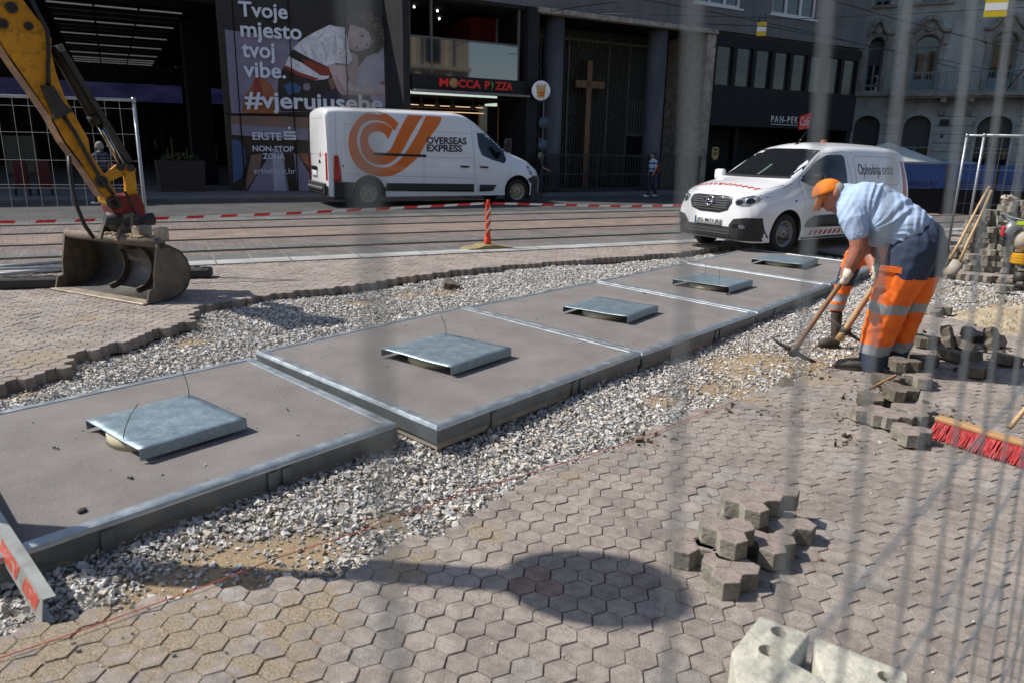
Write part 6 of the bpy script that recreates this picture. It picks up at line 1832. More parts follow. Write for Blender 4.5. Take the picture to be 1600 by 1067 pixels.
def paver_mesh(m_, seed):
    q = random.Random(seed)
    b = MB()
    f = b.bm.faces.new([b.bm.verts.new((x, y, 0)) for x, y in TRI])
    r = bmesh.ops.extrude_face_region(b.bm, geom=[f]); vs = [v for v in r['geom'] if isinstance(v, bmesh.types.BMVert)]
    bmesh.ops.translate(b.bm, verts=vs, vec=(0, 0, PT))
    bmesh.ops.recalc_face_normals(b.bm, faces=b.bm.faces[:])
    te = [e for e in b.bm.edges if all(v.co.z > PT - .001 for v in e.verts) and e.is_boundary is False and len([f for f in e.link_faces if abs(f.normal.z) < .5]) == 1]
    bmesh.ops.bevel(b.bm, geom=te, offset=.005, segments=2, affect='EDGES', profile=.6)
    # grooves between the three hexagons
    for v in b.bm.verts:
        if v.co.z < .001: v.co.z += q.uniform(-.001, .001)
        v.co.x += q.uniform(-.0012, .0012); v.co.y += q.uniform(-.0012, .0012)
    for k in range(3):
        a_ = radians(30 + 120 * k + 0)
        b.bar((0, 0, PT + .0004), (HS * .93 * cos(a_), HS * .93 * sin(a_), PT + .0004), .004, .0012, 1)
    for k in range(2):                                   # chips and crusts of mortar
        a_ = q.uniform(0, 6.28); b.ball((.07 * cos(a_), .07 * sin(a_), PT * q.uniform(.1, .7)), .012, 0, u=6, v=4, sc=(1, 1, .7))
    b.bm.normal_update()
    for f in b.bm.faces:
        if f.material_index == 0 and abs(f.normal.z) < .45: f.material_index = 2
    me = bpy.data.meshes.new('paver_body'); b.bm.to_mesh(me); b.bm.free()
    for q_ in (m_, 'paver_groove', 'paver_side' if m_ == 'paver_loose' else 'paver_side_dirty'): me.materials.append(MAT[q_])
    return me
PM = {(m_, k): paver_mesh(m_, k) for m_ in ('paver_loose', 'paver_dirty') for k in range(3)}
np_ = [0]
def paver(p, rz, label, group, m_='paver_loose', tilt=(0, 0), z=None):
    np_[0] += 1
    o = bpy.data.objects.new('loose_paver', PM[(m_, np_[0] % 3)]); COL.objects.link(o)
    o.location = (p[0], p[1], p[2] if z is None else z); o.rotation_euler = (tilt[0], tilt[1], rz)
    return tag(o, label, 'paver', group)
C2 = lambda x, y, z: at(1050 + x / 5.333, 740 + y / 5.333, z)
G1 = 'little stack of pavers on the paving in front'
for (x, y, lv, rz, lab, tl) in [
    (480, 775, 0, 35, 'reddish three hexagon paver at the front foot of the little near stack', (0, 0)),
    (175, 560, 0, 10, 'lower left paver of the little near stack, half under the pale one', (0, 0)),
    (420, 600, 0, 62, 'paver at the bottom of the near stack, under the pale sided one', (0, 0)),
    (810, 560, 0, 50, 'shaded paver lying at the right of the near stack with sand on it', (0, .06)),
    (960, 400, 0, 20, 'dark paver at the right rear foot of the near stack', (0, 0)),
    (640, 330, 0, 80, 'bottom paver at the back middle of the near stack', (0, 0)),
    (470, 455, 1, 58, 'pale sided paver on top at the left of the near stack', (.02, 0)),
    (640, 225, 1, 65, 'upper paver in the middle of the near stack', (0, .03)),
    (840, 145, 1, 30, 'upper paver at the rear right of the near stack', (-.03, 0))]:
    p = C2(x, y, PT * (lv + 1) + .002); paver(p, radians(rz), lab, G1, tilt=tl, z=PT * lv + .003 + (.004 if tl != (0, 0) else 0))
C3 = lambda x, y, z: at(1250 + x / 4.103, 480 + y / 4.103, z)
G2 = 'lifted pavers heaped beside the worker'
for (x, y, lv, rz, m_, lab, tl) in [
    (712, 790, 0, 25, 0, 'clean paver nearest the broom bristles in the heap', (0, 0)), (462, 665, 0, 70, 0, 'leftmost paver of the heap in front of the worker', (0, 0)), (600, 690, 0, 15, 0, 'paver between the leftmost one and the clean front one', (0, .03)),
    (735, 665, 0, 50, 0, 'low paver just behind the clean front one', (.04, 0)), (690, 625, 0, 0, 0, 'grey paver under the big sandy one', (0, 0)), (480, 575, 0, 33, 1, 'mossy paver at the left, behind the leftmost one', (0, 0)),
    (640, 520, 1, 20, 1, 'big sandy topped paver lying on the heap', (.05, .03)), (570, 450, 0, 45, 1, 'paver with a wooden stick leaning on it', (0, .1)), (760, 440, 0, 60, 0, 'pale paver to the right of the stick', (0, 0)),
    (665, 345, 1, 12, 1, 'raised paver close to the worker boot', (-.04, 0)), (800, 320, 0, 40, 1, 'shaded paver right of the raised one', (0, 0))]:
    z = PT * lv + .012
    p = C3(x, y, PT * (lv + 1)); paver(p, radians(rz), lab, G2, ('paver_loose', 'paver_dirty')[m_], tilt=tl, z=z)
for (x, y, lv, rz, lab, tl) in [
    (800, 215, 0, 15, 'dark paver in the shade behind the worker legs', (0, 0)), (925, 190, 1, 45, 'dark paver standing on edge behind the worker', (1.2, .1)), (1040, 240, 0, 65, 'dark paver between the two upright ones', (.3, .2)),
    (1215, 220, 0, 30, 'rightmost dark paver tipped up by the sand heap', (1.1, -.2)), (1100, 180, 0, 5, 'dark paver lying at the foot of the sand heap', (.25, 0)), (1140, 400, 0, 20, 'single paver lying apart on the paving near the broom', (0, 0)),
    (960, 300, 0, 55, 'dark paver with earth on it in the middle of the dark heap', (.12, .1)), (1080, 310, 0, 80, 'broken looking dark paver in front of the dark heap', (-.1, .2)), (1320, 330, 0, 10, 'dark paver at the right edge of the dark heap', (0, .15))]:
    p = C3(x, y, PT * (lv + 1) * .7); paver(p, radians(rz), lab, 'dark pavers heaped by the sand', 'paver_dirty', tilt=tl, z=(.055 if abs(tl[0]) > 1 else .015) + (.0 if lv == 0 else .02))
for (x, y, rz, lab) in [(1440, 483, 20, 'left one of three small pavers on the gravel behind the worker'), (1456, 487, 50, 'front one of three small pavers on the gravel behind the worker'), (1469, 481, 5, 'right one of three small pavers on the gravel behind the worker')]:
    p = at(x, y, .0); paver(p, radians(rz), lab, 'three pavers on the gravel', z=-.055)
for (x, y, rz, lab) in [(702, 442, 30, 'lone paver chunk on the gravel beyond the second platform'), (1232, 604, 10, 'lone sunken paver at the edge of the sand by the pick head')]:
    p = at(x, y, -.02); paver(p, radians(rz), lab, None, 'paver_dirty', tilt=(.3, .2), z=-.075)
b = MB(); b.bar(C3(440, 525, .03), C3(618, 436, .13), .012, .018)
tag(b.build('wooden_stick', MAT['oak_strip']), 'short wooden stick leaning on the heap of pavers', 'stick')

# tall stack of pavers on the right
SB = at(1545, 432, -.05)
sx = Vector((.93, -.36, 0)); sy = Vector((.36, .93, 0))
rr_ = random.Random(12)
cols = []
for ci in range(7):
    for rj in range(3):
        if rj == 0: hgt = (0, 4, 5, 6, 8, 6, 4)[ci]
        elif rj == 1: hgt = (5, 11, 9, 14, 13, 12, 8)[ci]
        else: hgt = (4, 9, 12, 14, 14, 13, 11)[ci]
        cols.append((ci, rj, hgt))
WORDC = ['leftmost', 'second from the left', 'third from the left', 'middle', 'third from the right', 'second from the right', 'rightmost']; WORDR = ['front', 'middle', 'back']
for ci, rj, hgt in cols:
    for lv in range(hgt):
        p = SB + sx * ((ci - 2.2) * .205) + sy * (rj * .20 + .05)
        lab = 'sandy stacked paver, layer %d, %s column, %s row, behind the shovels' % (lv + 1, WORDC[ci], WORDR[rj])
        paver((p.x + rr_.uniform(-.022, .022), p.y + rr_.uniform(-.02, .02), -.06 + lv * (PT + .0015)), radians(rr_.choice((0, 60, 120)) + rr_.uniform(-9, 9)), lab, 'tall stack of pavers by the shovels')
# loose double pavers at the foot of the stack
for (px, py, rz, lab) in [(1568, 447, 10, 'grey paver lying in front of the tall stack, the left one'), (1592, 440, 45, 'grey paver lying in front of the tall stack, the right one')]:
    p = at(px, py, .02); paver(p, radians(rz), lab, 'pavers lying before the tall stack', z=-.045)

# sand heap on the right
c0 = at(1612, 503, -.05)
hx = np.linspace(-.85, .85, 90); HXg, HYg = np.meshgrid(hx, hx * .95)
rad = np.hypot(HXg / .78, HYg / .70) * (1 + .09 * snoise(HXg, HYg, 6, 31))
rq_ = np.random.RandomState(3)
HZg = -.11 + .25 * np.clip(1 - rad, 0, 1) ** .85 + .012 * snoise(HXg, HYg, 22, 32) + .010 * snoise(HXg, HYg, 48, 33) + rq_.normal(0, .0035, HXg.shape)
me = bpy.data.meshes.new('sand_heap')
ii = np.arange(90 * 90).reshape(90, 90)
mesh_np(me, np.stack([HXg + c0.x, HYg + c0.y, HZg], -1).reshape(-1, 3), np.stack([ii[:-1, :-1], ii[:-1, 1:], ii[1:, 1:], ii[1:, :-1]], -1).reshape(-1, 4))
mat('pale_sand', (.40, .34, .24), (.30, .24, .16), rough=.95, sc=8, bump=1.0, bsc=70, c3=(.5, .47, .4), sc3=50)
tag(link('sand_heap', me, MAT['pale_sand']), 'low heap of pale sandy gravel at the right edge behind the dark pavers', 'sand', kind='stuff')

# ------------------------------------------------------------------ hollow concrete fence feet, broom, shovels, rammer
def conc_block(label, loc, rz, L_, W_, H_, holes):
    t = thing('concrete_fence_foot', label, 'fence foot', loc, rz)
    b = MB(); b.box((L_ / 2, W_ / 2, H_ / 2), (L_, W_, H_), bev=.018, seg=3)
    o = b.build('foot_block', MAT['pale_concrete'])
    for (hx, hy, r_) in holes:
        c = MB(); c.lathe([(r_ * .85, H_ - .10), (r_, H_ - .01), (r_ * 1.25, H_ + .02)], 20, Matrix.Translation((hx, hy, 0)))
        cu = c.build('cutter', [MAT['pale_concrete']])
        md = o.modifiers.new('h', 'BOOLEAN'); md.object = cu; md.operation = 'DIFFERENCE'; md.solver = 'EXACT'
    me = evaluated(o, 'foot_block')
    for c in [q for q in COL.objects if q.name.startswith('cutter')]: bpy.data.objects.remove(c)
    if hasattr(me, 'set_sharp_from_angle'): me.set_sharp_from_angle(angle=radians(40))
    link('foot_block', me, MAT['pale_concrete'], t)
    return t
HB = .15
CB = lambda x, y, z=HB: at(1120 + x / 5.0, 940 + y / 5.0, z)
def conc_prism(label, pts, holes, ztop=HB):
    P_ = [CB(*p, ztop) for p in pts]; c0 = sum(P_, Vector()) / len(P_)
    t = thing('concrete_fence_foot', label, 'fence foot', (c0.x, c0.y, 0), 0, 'concrete fence feet at the lower edge')
    b = MB(); fs = b.prism([(p.x - c0.x, p.y - c0.y) for p in P_], 'z', 0, ztop)
    bmesh.ops.recalc_face_normals(b.bm, faces=b.bm.faces[:])
    es = [e for e in b.bm.edges if max(v.co.z for v in e.verts) > .05]
    bmesh.ops.bevel(b.bm, geom=es, offset=.011, segments=3, affect='EDGES', profile=.5)
    o = b.build('foot_block', [MAT['pale_concrete']])
    for (x, y, r_) in holes:
        h_ = CB(x, y, ztop)
        c = MB(); c.lathe([(r_ * .8, ztop - .11), (r_ * .95, ztop - .012), (r_ * 1.2, ztop + .02)], 20, Matrix.Translation((h_.x - c0.x, h_.y - c0.y, 0)))
        cu = c.build('cutter', [MAT['pale_concrete']])
        md = o.modifiers.new('h', 'BOOLEAN'); md.object = cu; md.operation = 'DIFFERENCE'; md.solver = 'EXACT'
    me = evaluated(o, 'foot_block')
    for c in [q for q in COL.objects if q.name.startswith('cutter')]: bpy.data.objects.remove(c)
    if hasattr(me, 'set_sharp_from_angle'): me.set_sharp_from_angle(angle=radians(40))
    ob_ = link('foot_block', me, MAT['pale_concrete'], t)
conc_prism('pale concrete fence foot with two round holes and a notch, at the lower edge', [(335, 102), (735, 245), (570, 450), (850, 600), (1010, 900), (200, 900), (112, 380)], [(492, 232, .027), (398, 378, .027)])
conc_prism('pale concrete fence foot with one round hole, right of the notched one', [(765, 262), (1500, 545), (1530, 900), (1010, 900), (850, 640), (765, 420)], [(1330, 585, .025)])
g = at(1428, 1068, .05)
# broom
mat('bristle_red', (.50, .016, .024), (.30, .012, .016), rough=.6, sc=40, c3=(.36, .16, .13), sc3=25, amt3=.5); mat('broom_wood', (.48, .29, .13), (.38, .22, .10), rough=.6, sc=6, stretch=(1, 6, 6)); mat('handle_wood', (.52, .36, .20), (.40, .26, .14), rough=.55, sc=5, stretch=(6, 6, 1)); mat('handle_dark', (.30, .16, .09), (.22, .12, .07), rough=.55, sc=5)
ba, bb = at(1464, 652, .105), at(1640, 704, .105)
bd = (bb - ba); BL = bd.length; bd.normalize(); bn = Vector((-bd.y, bd.x, 0))
Mb = Matrix.Identity(4)
for k in range(3): Mb[k][0], Mb[k][1], Mb[k][2], Mb[k][3] = bd[k], bn[k], (0, 0, 1)[k], (ba.x, ba.y, 0)[k]
t = thing('push_broom', 'wide broom with red bristles and a wooden handle lying on the paving at the right', 'broom', M=Mb)
b = MB(); b.box((BL / 2, 0, .105), (BL, .065, .028), bev=.008, seg=2); b.build('broom_head', MAT['broom_wood'], t)
b = MB(); rr3 = random.Random(8)
for k in range(52):
    for j in range(4):
        x = .015 + (BL - .03) * k / 51; y = -.026 + .017 * j
        for q in range(3):
            ex_, ey = x + rr3.uniform(-.02, .02) + .006 * j, y - .035 - (3 - j) * .018 + rr3.uniform(-.014, .014)
            b.bar((x, y, .095), (ex_, ey, rr3.uniform(.004, .014)), .0045, .0045)
b.build('bristles', MAT['bristle_red'], t)
b = MB(); hb = Mb.inverted() @ at(1577, 668, .115); he = hb + Vector((.08, .75, .55))
b.tube([hb, hb.lerp(he, .25), he, he + (he - hb) * .35], [.015, .013, .013, .013], 10); b.build('broom_handle', MAT['handle_wood'], t)
# shovels
mat('shovel_steel', (.32, .33, .34), (.24, .23, .21), rough=.4, metal=.7, sc=8); mat('shovel_dusty', (.42, .39, .33), (.34, .30, .25), rough=.75, sc=8)
def shovel(label, blade, handle, bm_, hm):
    c0 = sum([Vector(p) for p in blade], Vector()) / len(blade)
    t = thing('shovel', label, 'shovel', c0, 0, 'shovels leaning on the tall stack')
    b = MB(); q = [Vector(p) - c0 for p in blade]; ce = Vector((0, 0, -.02))
    for a_, c_ in zip(q, q[1:] + q[:1]): b.face([a_, c_, ce], smooth=True)
    bmesh.ops.remove_doubles(b.bm, verts=b.bm.verts[:], dist=.0005)
    o = b.build('blade', MAT[bm_], t); md = o.modifiers.new('t', 'SOLIDIFY'); md.thickness = .004
    b = MB(); h = [Vector(p) - c0 for p in handle]; b.tube(h, [.022, .019, .017, .019], 10); b.build('handle', MAT[hm], t)
YB = 10.0
pl_ = Plane(6.1, YB, 117)
def sp(px, py, d=0): u, z = pl_.uz(px, py, d); return pl_.w(u, d, z)
shovel('steel shovel leaning left of the dusty one against the paver stack', [sp(1460, 418, -.05), sp(1464, 409, .0), sp(1480, 404, .05), sp(1488, 403, .08), sp(1486, 412, .02), sp(1470, 424, -.08)], [sp(1484, 406, .04), sp(1500, 378, .15), sp(1530, 320, .4), sp(1546, 292, .5)], 'shovel_steel', 'handle_wood')
shovel('dusty flat shovel right of the steel one against the paver stack', [sp(1474, 427, -.1), sp(1489, 405, .0), sp(1508, 410, .05), sp(1494, 431, -.1)], [sp(1500, 408, .02), sp(1512, 380, .12), sp(1536, 330, .32), sp(1549, 298, .42)], 'shovel_dusty', 'handle_wood')
# rammer at the right edge
mat('engine_silver', (.42, .44, .46), rough=.4, metal=.5); mat('engine_red', (.40, .03, .05), rough=.45); mat('tank_beige', (.40, .37, .30), rough=.7); mat('bellows_yellow', (.66, .33, .01), (.5, .25, .01), rough=.6, sc=10); mat('lime', (.6, .75, .05), rough=.5)
rp = Plane(6.9, 9.72, 117)
o_ = rp.w(*[rp.uz(1600, 440, 0)[0], 0, -.06])
t = thing('tamping_rammer', 'tamping rammer with yellow bellows and silver engine at the right edge, before the paver stack', 'rammer', M=Matrix.Translation(o_) @ Matrix.Rotation(rp.rot, 4, 'Z'))
def rq(px, py, d=0): u, z = rp.uz(px, py, d); return Vector((u - rp.uz(1600, 440, 0)[0], d, z + .06))
b = MB(); c = rq(1598, 402); b.lathe([(.13 + .02 * (k % 2), k * .02) for k in range(8)], 20, Matrix.Translation((c.x, 0, c.z - .09))); b.build('bellows', MAT['bellows_yellow'], t)
b = MB(); c = rq(1597, 425); b.box((c.x, 0, .03), (.30, .24, .06), bev=.02); b.tube([(c.x, 0, .05), (c.x, 0, c.z)], .09, 14); b.build('foot', MAT['digger_black'], t)
b = MB(); c = rq(1596, 375); b.ball((c.x + .03, 0, c.z), .15, sc=(1, 1, 1.0)); b.build('fuel_tank', MAT['tank_beige'], t)
b = MB(); c = rq(1579, 357); b.tube([(c.x - .04, -.05, c.z - .07), (c.x + .05, -.05, c.z + .08)], .075, 14); b.build('engine', MAT['engine_silver'], t)
b = MB(); c = rq(1567, 361); b.box((c.x, -.06, c.z), (.06, .1, .14), bev=.02); b.build('starter_housing', MAT['engine_red'], t)
b = MB(); c = rq(1572, 378); b.box((c.x, 0, c.z), (.14, .16, .12), bev=.03); b.build('crankcase', MAT['digger_black'], t)
b = MB(); b.tube([rq(1563, 333, .1), rq(1580, 340, -.1), rq(1604, 346, -.2), rq(1640, 352, -.2)], .014, 8); b.tube([rq(1563, 336, .12), rq(1600, 358, .1), rq(1640, 362, .1)], .014, 8); b.tube([rq(1560, 338, .1), rq(1558, 352, .0), rq(1566, 362, .0)], .012, 8); b.build('handle_bar', MAT['galv_dull'], t)
b = MB(); c = rq(1595, 349, -.21); b.box((c.x, c.y, c.z), (.09, .012, .05)); b.build('sticker', MAT['lime'], t)
b = MB(); rr4 = random.Random(6)
c = sp(1575, 313, .45)
for k in range(7): b.tube([(c.x + rr4.uniform(-.1, .1), c.y + rr4.uniform(-.05, .05), c.z + rr4.uniform(-.02, .05)), (c.x + rr4.uniform(-.1, .1), c.y + rr4.uniform(-.05, .05), c.z + rr4.uniform(0, .06)), (c.x + rr4.uniform(-.12, .12), c.y, c.z + rr4.uniform(-.03, .03))], [.022, .032, .02], 7)
tag(b.build('work_rag', MAT['tank_beige']), 'crumpled beige work rag lying on top of the tall paver stack', 'rag')

# ------------------------------------------------------------------ far right: terrace screens, parked cars, parasol
mat('banner_blue', (.03, .075, .24), (.024, .06, .2), rough=.6, sc=2); mat('banner_letter', (.012, .02, .07), rough=.6); mat('car_blue', (.20, .29, .40), rough=.25, coat=.6); mat('canvas_white', (.42, .46, .46), (.36, .40, .40), rough=.9, sc=3)
TB = Plane(*at(1420, 334, 0).to_2d()[:], 97)
for k in range(6):
    t = thing('terrace_screen', ['blue lettered terrace screen just right of the small van', 'blue lettered terrace screen behind the two fence posts', 'third blue terrace screen from the van, behind the mesh fence', 'fourth blue terrace screen from the van, behind the mesh fence', 'fifth blue terrace screen from the van, at the right edge', 'blue terrace screen beyond the right edge'][k], 'screen', M=frame(TB) @ Matrix.Translation((-.4 + k * 1.28, 0, 0)), group='blue screens round the terrace')
    b = MB(); b.box((.62, 0, 1.05), (1.22, .03, .66)); b.build('blue_panel', MAT['banner_blue'], t)
    b = MB(); b.box((.62, .03, .36), (1.22, .04, .68)); b.build('dark_panel', MAT['dark_clad'], t)
    b = MB(); b.box((0, .0, .7), (.05, .06, 1.4)); b.box((1.24, 0, .7), (.05, .06, 1.4)); b.build('screen_posts', MAT['iron_black'], t)
    link('letters', text_mesh('nekcc.hr', width=.9, height=.19, depth=.002, shear=.2, bold=.02), MAT['banner_letter'], t, on_wall(.15, .76, -.017))
for k, (px, lab) in enumerate(((1474, 'pale blue parked car, its roof showing over the screens, the left one'), (1519, 'pale blue parked car, its roof showing over the screens, the right one'))):
    p = at(px, 318, 0); t = thing('parked_car', lab, 'car', (p.x, p.y + 1.0, 0), radians(-75), 'cars parked behind the terrace screens')
    st = [(-2.1, .4, .95, .6, .66, .6, .55, .1, .03), (-2.0, .22, 1.05, .72, .82, .6, .66, .12, .04), (-1.5, .2, 1.30, .78, .88, .6, .62, .14, .05), (-1.1, .2, 1.45, .8, .89, .6, .60, .16, .06), (-.2, .2, 1.50, .8, .89, .6, .60, .16, .06), (.3, .2, 1.40, .8, .89, .6, .60, .15, .05), (.9, .2, 1.0, .8, .88, .6, .70, .12, .05), (1.6, .2, .9, .76, .84, .55, .70, .12, .05), (1.95, .25, .75, .6, .7, .5, .55, .08, .03), (2.02, .32, .62, .5, .55, .5, .45, .05, .02)]
    me = van_body(st, [(1.25, -1), (1.25, 1), (-1.25, -1), (-1.25, 1)], .36, .88); link('body', me, [MAT['car_blue'], MAT['van_black']], t)
    Kc = Skin(me, t)
    for wx in (1.25, -1.25):
        for sy_ in (1, -1): wheel(t, wx, sy_ * .86, .31, .2, 'wheel_grey', 10)
    for ax_ in ('y+', 'y-'): Kc.decal('side_window', [(.75, .98), (-1.5, .98), (-1.3, 1.28), (-.9, 1.36), (.1, 1.38), (.35, 1.28)], ax_, 'van_glass')
    Kc.decal('windscreen', [(-.6, 1.02), (.6, 1.02), (.52, 1.33), (-.52, 1.33)], 'x+', 'van_glass'); Kc.decal('rear_window', [(-.55, 1.06), (.55, 1.06), (.5, 1.36), (-.5, 1.36)], 'x-', 'van_glass')
up_ = at(1373, 330, 0); up_ = up_.normalized() * 26
t = thing('parasol', 'white terrace parasol peeping out behind the roof of the small van', 'parasol', (up_.x, up_.y, 0), radians(20))
b = MB(); ap = 1.98; ed = 1.42; hw = 1.08
cor = [(hw * sqrt(2) * cos(radians(45 + 90 * k)), hw * sqrt(2) * sin(radians(45 + 90 * k)), ed) for k in range(4)]
for k in range(4):
    a_, c_ = Vector(cor[k]), Vector(cor[(k + 1) % 4]); b.face([a_, c_, (0, 0, ap)]); b.face([a_, c_, c_ - Vector((0, 0, .14)), a_ - Vector((0, 0, .14))])
b.build('canopy', MAT['canvas_white'], t)
b = MB(); b.tube([(0, 0, 0), (0, 0, ap)], .03, 10); b.box((0, 0, .04), (.6, .6, .08)); b.build('pole', MAT['galv'], t)

# ------------------------------------------------------------------ overhead wires and hanging signs
mat('sign_yellow', (.55, .42, .02), rough=.5)
def wire(pts, r_, lab, z=5.6):
    P_ = [at(x, y, zz) for x, y, zz in pts]
    b = MB(); b.tube(P_, r_, 5); tag(b.build('overhead_wire', MAT['iron_black']), lab, 'wire', 'overhead tram wires')
wire([(860, 19, 5.9), (898, 12, 5.9), (988, 0, 5.7), (1100, -18, 5.5)], .012, 'overhead wire at the top, tied to the ledge over the church porch')
wire([(960, -8, 5.6), (1100, 17, 5.6), (1250, 47, 5.6), (1420, 87, 5.6), (1650, 150, 5.6)], .014, 'overhead wire slanting down past the yellow and white hanging sign')
wire([(1270, -8, 5.6), (1402, 31, 5.6), (1500, 56, 5.6), (1640, 92, 5.6)], .016, 'overhead wire crossing the swirled window hoods of the old house')
wire([(940, 22, 5.4), (1080, 25, 5.4), (1250, 30, 5.4), (1420, 22, 5.4), (1640, 10, 5.4)], .009, 'thin level overhead wire across the grey office front')
wire([(1080, 37, 5.3), (1200, 42, 5.3), (1329, 66, 5.3), (1450, 90, 5.3), (1640, 128, 5.3)], .012, 'lower overhead wire passing the corner of the two buildings')
for (px, py, w_, h_, lab) in ((1190, 46, .28, .40, 'small yellow and white sign hanging from a tram wire before the office windows'), (1557, 11, .50, .48, 'larger yellow and white sign hanging at the upper right corner')):
    c = at(px, py, 5.25)
    t = thing('hanging_sign', lab, 'sign', c, radians(-20))
    b = MB(); b.box((0, 0, 0), (w_, .03, h_)); b.build('sign_plate', MAT['sign_yellow'], t)
    b = MB(); b.box((0, -.002, 0), (w_ * .98, .034, h_ * .36)); b.build('white_band', MAT['sign_white'], t)
    b = MB(); b.tube([(-w_ * .3, 0, h_ / 2), (-w_ * .3, 0, h_ / 2 + .25)], .012, 5); b.tube([(w_ * .3, 0, h_ / 2), (w_ * .3, 0, h_ / 2 + .25)], .012, 5); b.build('hanger', MAT['iron_black'], t)
# ------------------------------------------------------------------ people
mat('skin_tan', (.37, .15, .10), (.27, .10, .068), rough=.55, sc=14, bump=.1, bsc=120)
mat('skin_pale', (.42, .24, .17), (.36, .2, .14), rough=.6, sc=14)
mat('cap_orange', (.86, .24, .012), (.72, .18, .01), rough=.7, sc=12, bump=.3, bsc=40)
mat('shirt_blue', (.40, .52, .73), (.33, .45, .65), rough=.85, sc=5, bump=.25, bsc=35)
mat('hivis_orange', (.95, .19, .018), (.80, .14, .012), rough=.7, sc=6, bump=.4, bsc=22)
mat('navy_cloth', (.022, .036, .075), (.032, .05, .095), rough=.8, sc=6, bump=.4, bsc=22)
mat('reflect_grey', (.32, .34, .37), (.25, .27, .30), rough=.4, sc=12)
mat('glove_cream', (.62, .57, .50), (.50, .45, .39), rough=.9, sc=18, bump=.4, bsc=90)
mat('boot_dust', (.11, .10, .09), (.07, .065, .06), rough=.85, sc=12, c3=(.22, .2, .17), sc3=20)
mat('boot_brown', (.05, .04, .033), (.09, .075, .06), rough=.8, sc=12)
mat('hair_grey', (.30, .29, .28), (.2, .19, .18), rough=.8, sc=40)
mat('hair_dark', (.025, .02, .018), rough=.6)
mat('cloth_black', (.014, .014, .016), rough=.8); mat('cloth_denim', (.02, .025, .045), rough=.85)
mat('pick_iron', (.06, .055, .05), (.10, .085, .07), rough=.6, metal=.4, sc=14)
mat('purple_trim', (.09, .05, .16), rough=.8)

def volume(shapes, voxel=.008, smooth=4, fn=None):
    """shapes: ('t', [points], [radii], depth_scale) or ('b', centre, radius, (sx,sy,sz)); one continuous skin"""
    b = MB()
    for s in shapes:
        if s[0] == 't':
            P_ = [Vector(p) for p in s[1]]; R_ = s[2]
            b.tube(P_, R_, 14)
            for p, r in ((P_[0], R_[0]), (P_[-1], R_[-1])): b.ball(p, r * .98, u=14, v=8)
        else: b.ball(Vector(s[1]), s[2], sc=s[3] if len(s) > 3 else (1, 1, 1), u=18, v=12, M=s[4] if len(s) > 4 else None)
    o = b.build('volume', [MAT['skin_tan']])
    md = o.modifiers.new('r', 'REMESH'); md.mode = 'VOXEL'; md.voxel_size = voxel; md.use_smooth_shade = True
    if smooth:
        ms = o.modifiers.new('s', 'SMOOTH'); ms.iterations = smooth; ms.factor = .5
    me = evaluated(o)
    if fn:
        n = len(me.vertices); co = np.zeros(n * 3, np.float32); me.vertices.foreach_get('co', co); co = co.reshape(-1, 3)
        no = np.zeros(n * 3, np.float32); me.vertices.foreach_get('normal', no); no = no.reshape(-1, 3)
        co = fn(co, no); me.vertices.foreach_set('co', co.astype(np.float32).ravel()); me.update()
    return me

# ---- the worker in front: u along the picture, d away from the camera, z up
fp = at(1362, 574, 0)
WP = Plane(fp.x, fp.y, 117.0)
worker = thing('person', 'worker in orange cap, pale blue shirt and orange trousers bending over a pickaxe', 'person', M=frame(WP))
def wq(x, y, d=0.0):
    """point traced on the enlarged crop of the worker"""
    u, z = WP.uz(1180 + x / 3.05, 250 + y / 3.05, d); return Vector((u, d, z))
KP = 1 / 610.0 * (fp.length / 6.28)
def rr(*a): return [q * KP for q in a]
def wrinkle(amp, dirs):
    def f(co, no):
        w = np.zeros(len(co))
        q = 1.4 * np.sin(co[:, 2] * 13 + co[:, 1] * 9) + 1.1 * np.sin(co[:, 0] * 17 + co[:, 2] * 7 + 1) + .7 * np.sin(co[:, 1] * 21 + 2)
        bend = .35 + .65 * (np.sin(co[:, 2] * 5.2 + 1.2 * np.sin(co[:, 0] * 6)) * .5 + .5)
        for (k, ph, fr, mask) in dirs:
            a = co @ np.array(k)
            w += (np.abs(np.sin(a * fr * .7 + ph + q)) ** .9 - .62 + .3 * np.sin(a * fr * 1.7 + 2 * q)) * bend
        return co - no * (amp * w)[:, None]
    return f
# trousers: pelvis, both legs
NL, FL = -.09, .11
me = volume([
    ('t', [wq(735, 335, .02), wq(765, 385, .02), wq(790, 430, .02)], rr(92, 104, 96)),
    ('b', wq(800, 375, -.07), 88 * KP), ('b', wq(800, 375, .10), 88 * KP), ('b', wq(735, 350, -.05), 84 * KP), ('b', wq(735, 350, .09), 84 * KP),
    ('t', [wq(765, 420, NL), wq(712, 540, NL), wq(650, 660, NL - .01), wq(608, 780, NL), wq(575, 880, NL), wq(562, 930, NL)], rr(108, 98, 88, 80, 72, 66)),
    ('t', [wq(815, 420, FL), wq(790, 540, FL), wq(745, 680, FL), wq(705, 800, FL), wq(678, 890, FL), wq(665, 945, FL)], rr(98, 84, 72, 64, 58, 54)),
    ('t', [wq(562, 930, NL), wq(552, 972, NL)], rr(62, 60)), ('t', [wq(665, 945, FL), wq(655, 975, FL)], rr(52, 50))],
    .009, 3, wrinkle(.0055, [((.5, .3, .8), 0, 46, None), ((.9, .2, -.4), 2, 38, None)]))
tr = link('trousers', me, [MAT['navy_cloth'], MAT['hivis_orange'], MAT['reflect_grey']], worker)
zof = lambda y, x=650: wq(x, y, 0).z
zb = [zof(v) for v in (545, 714, 668, 914, 868)]
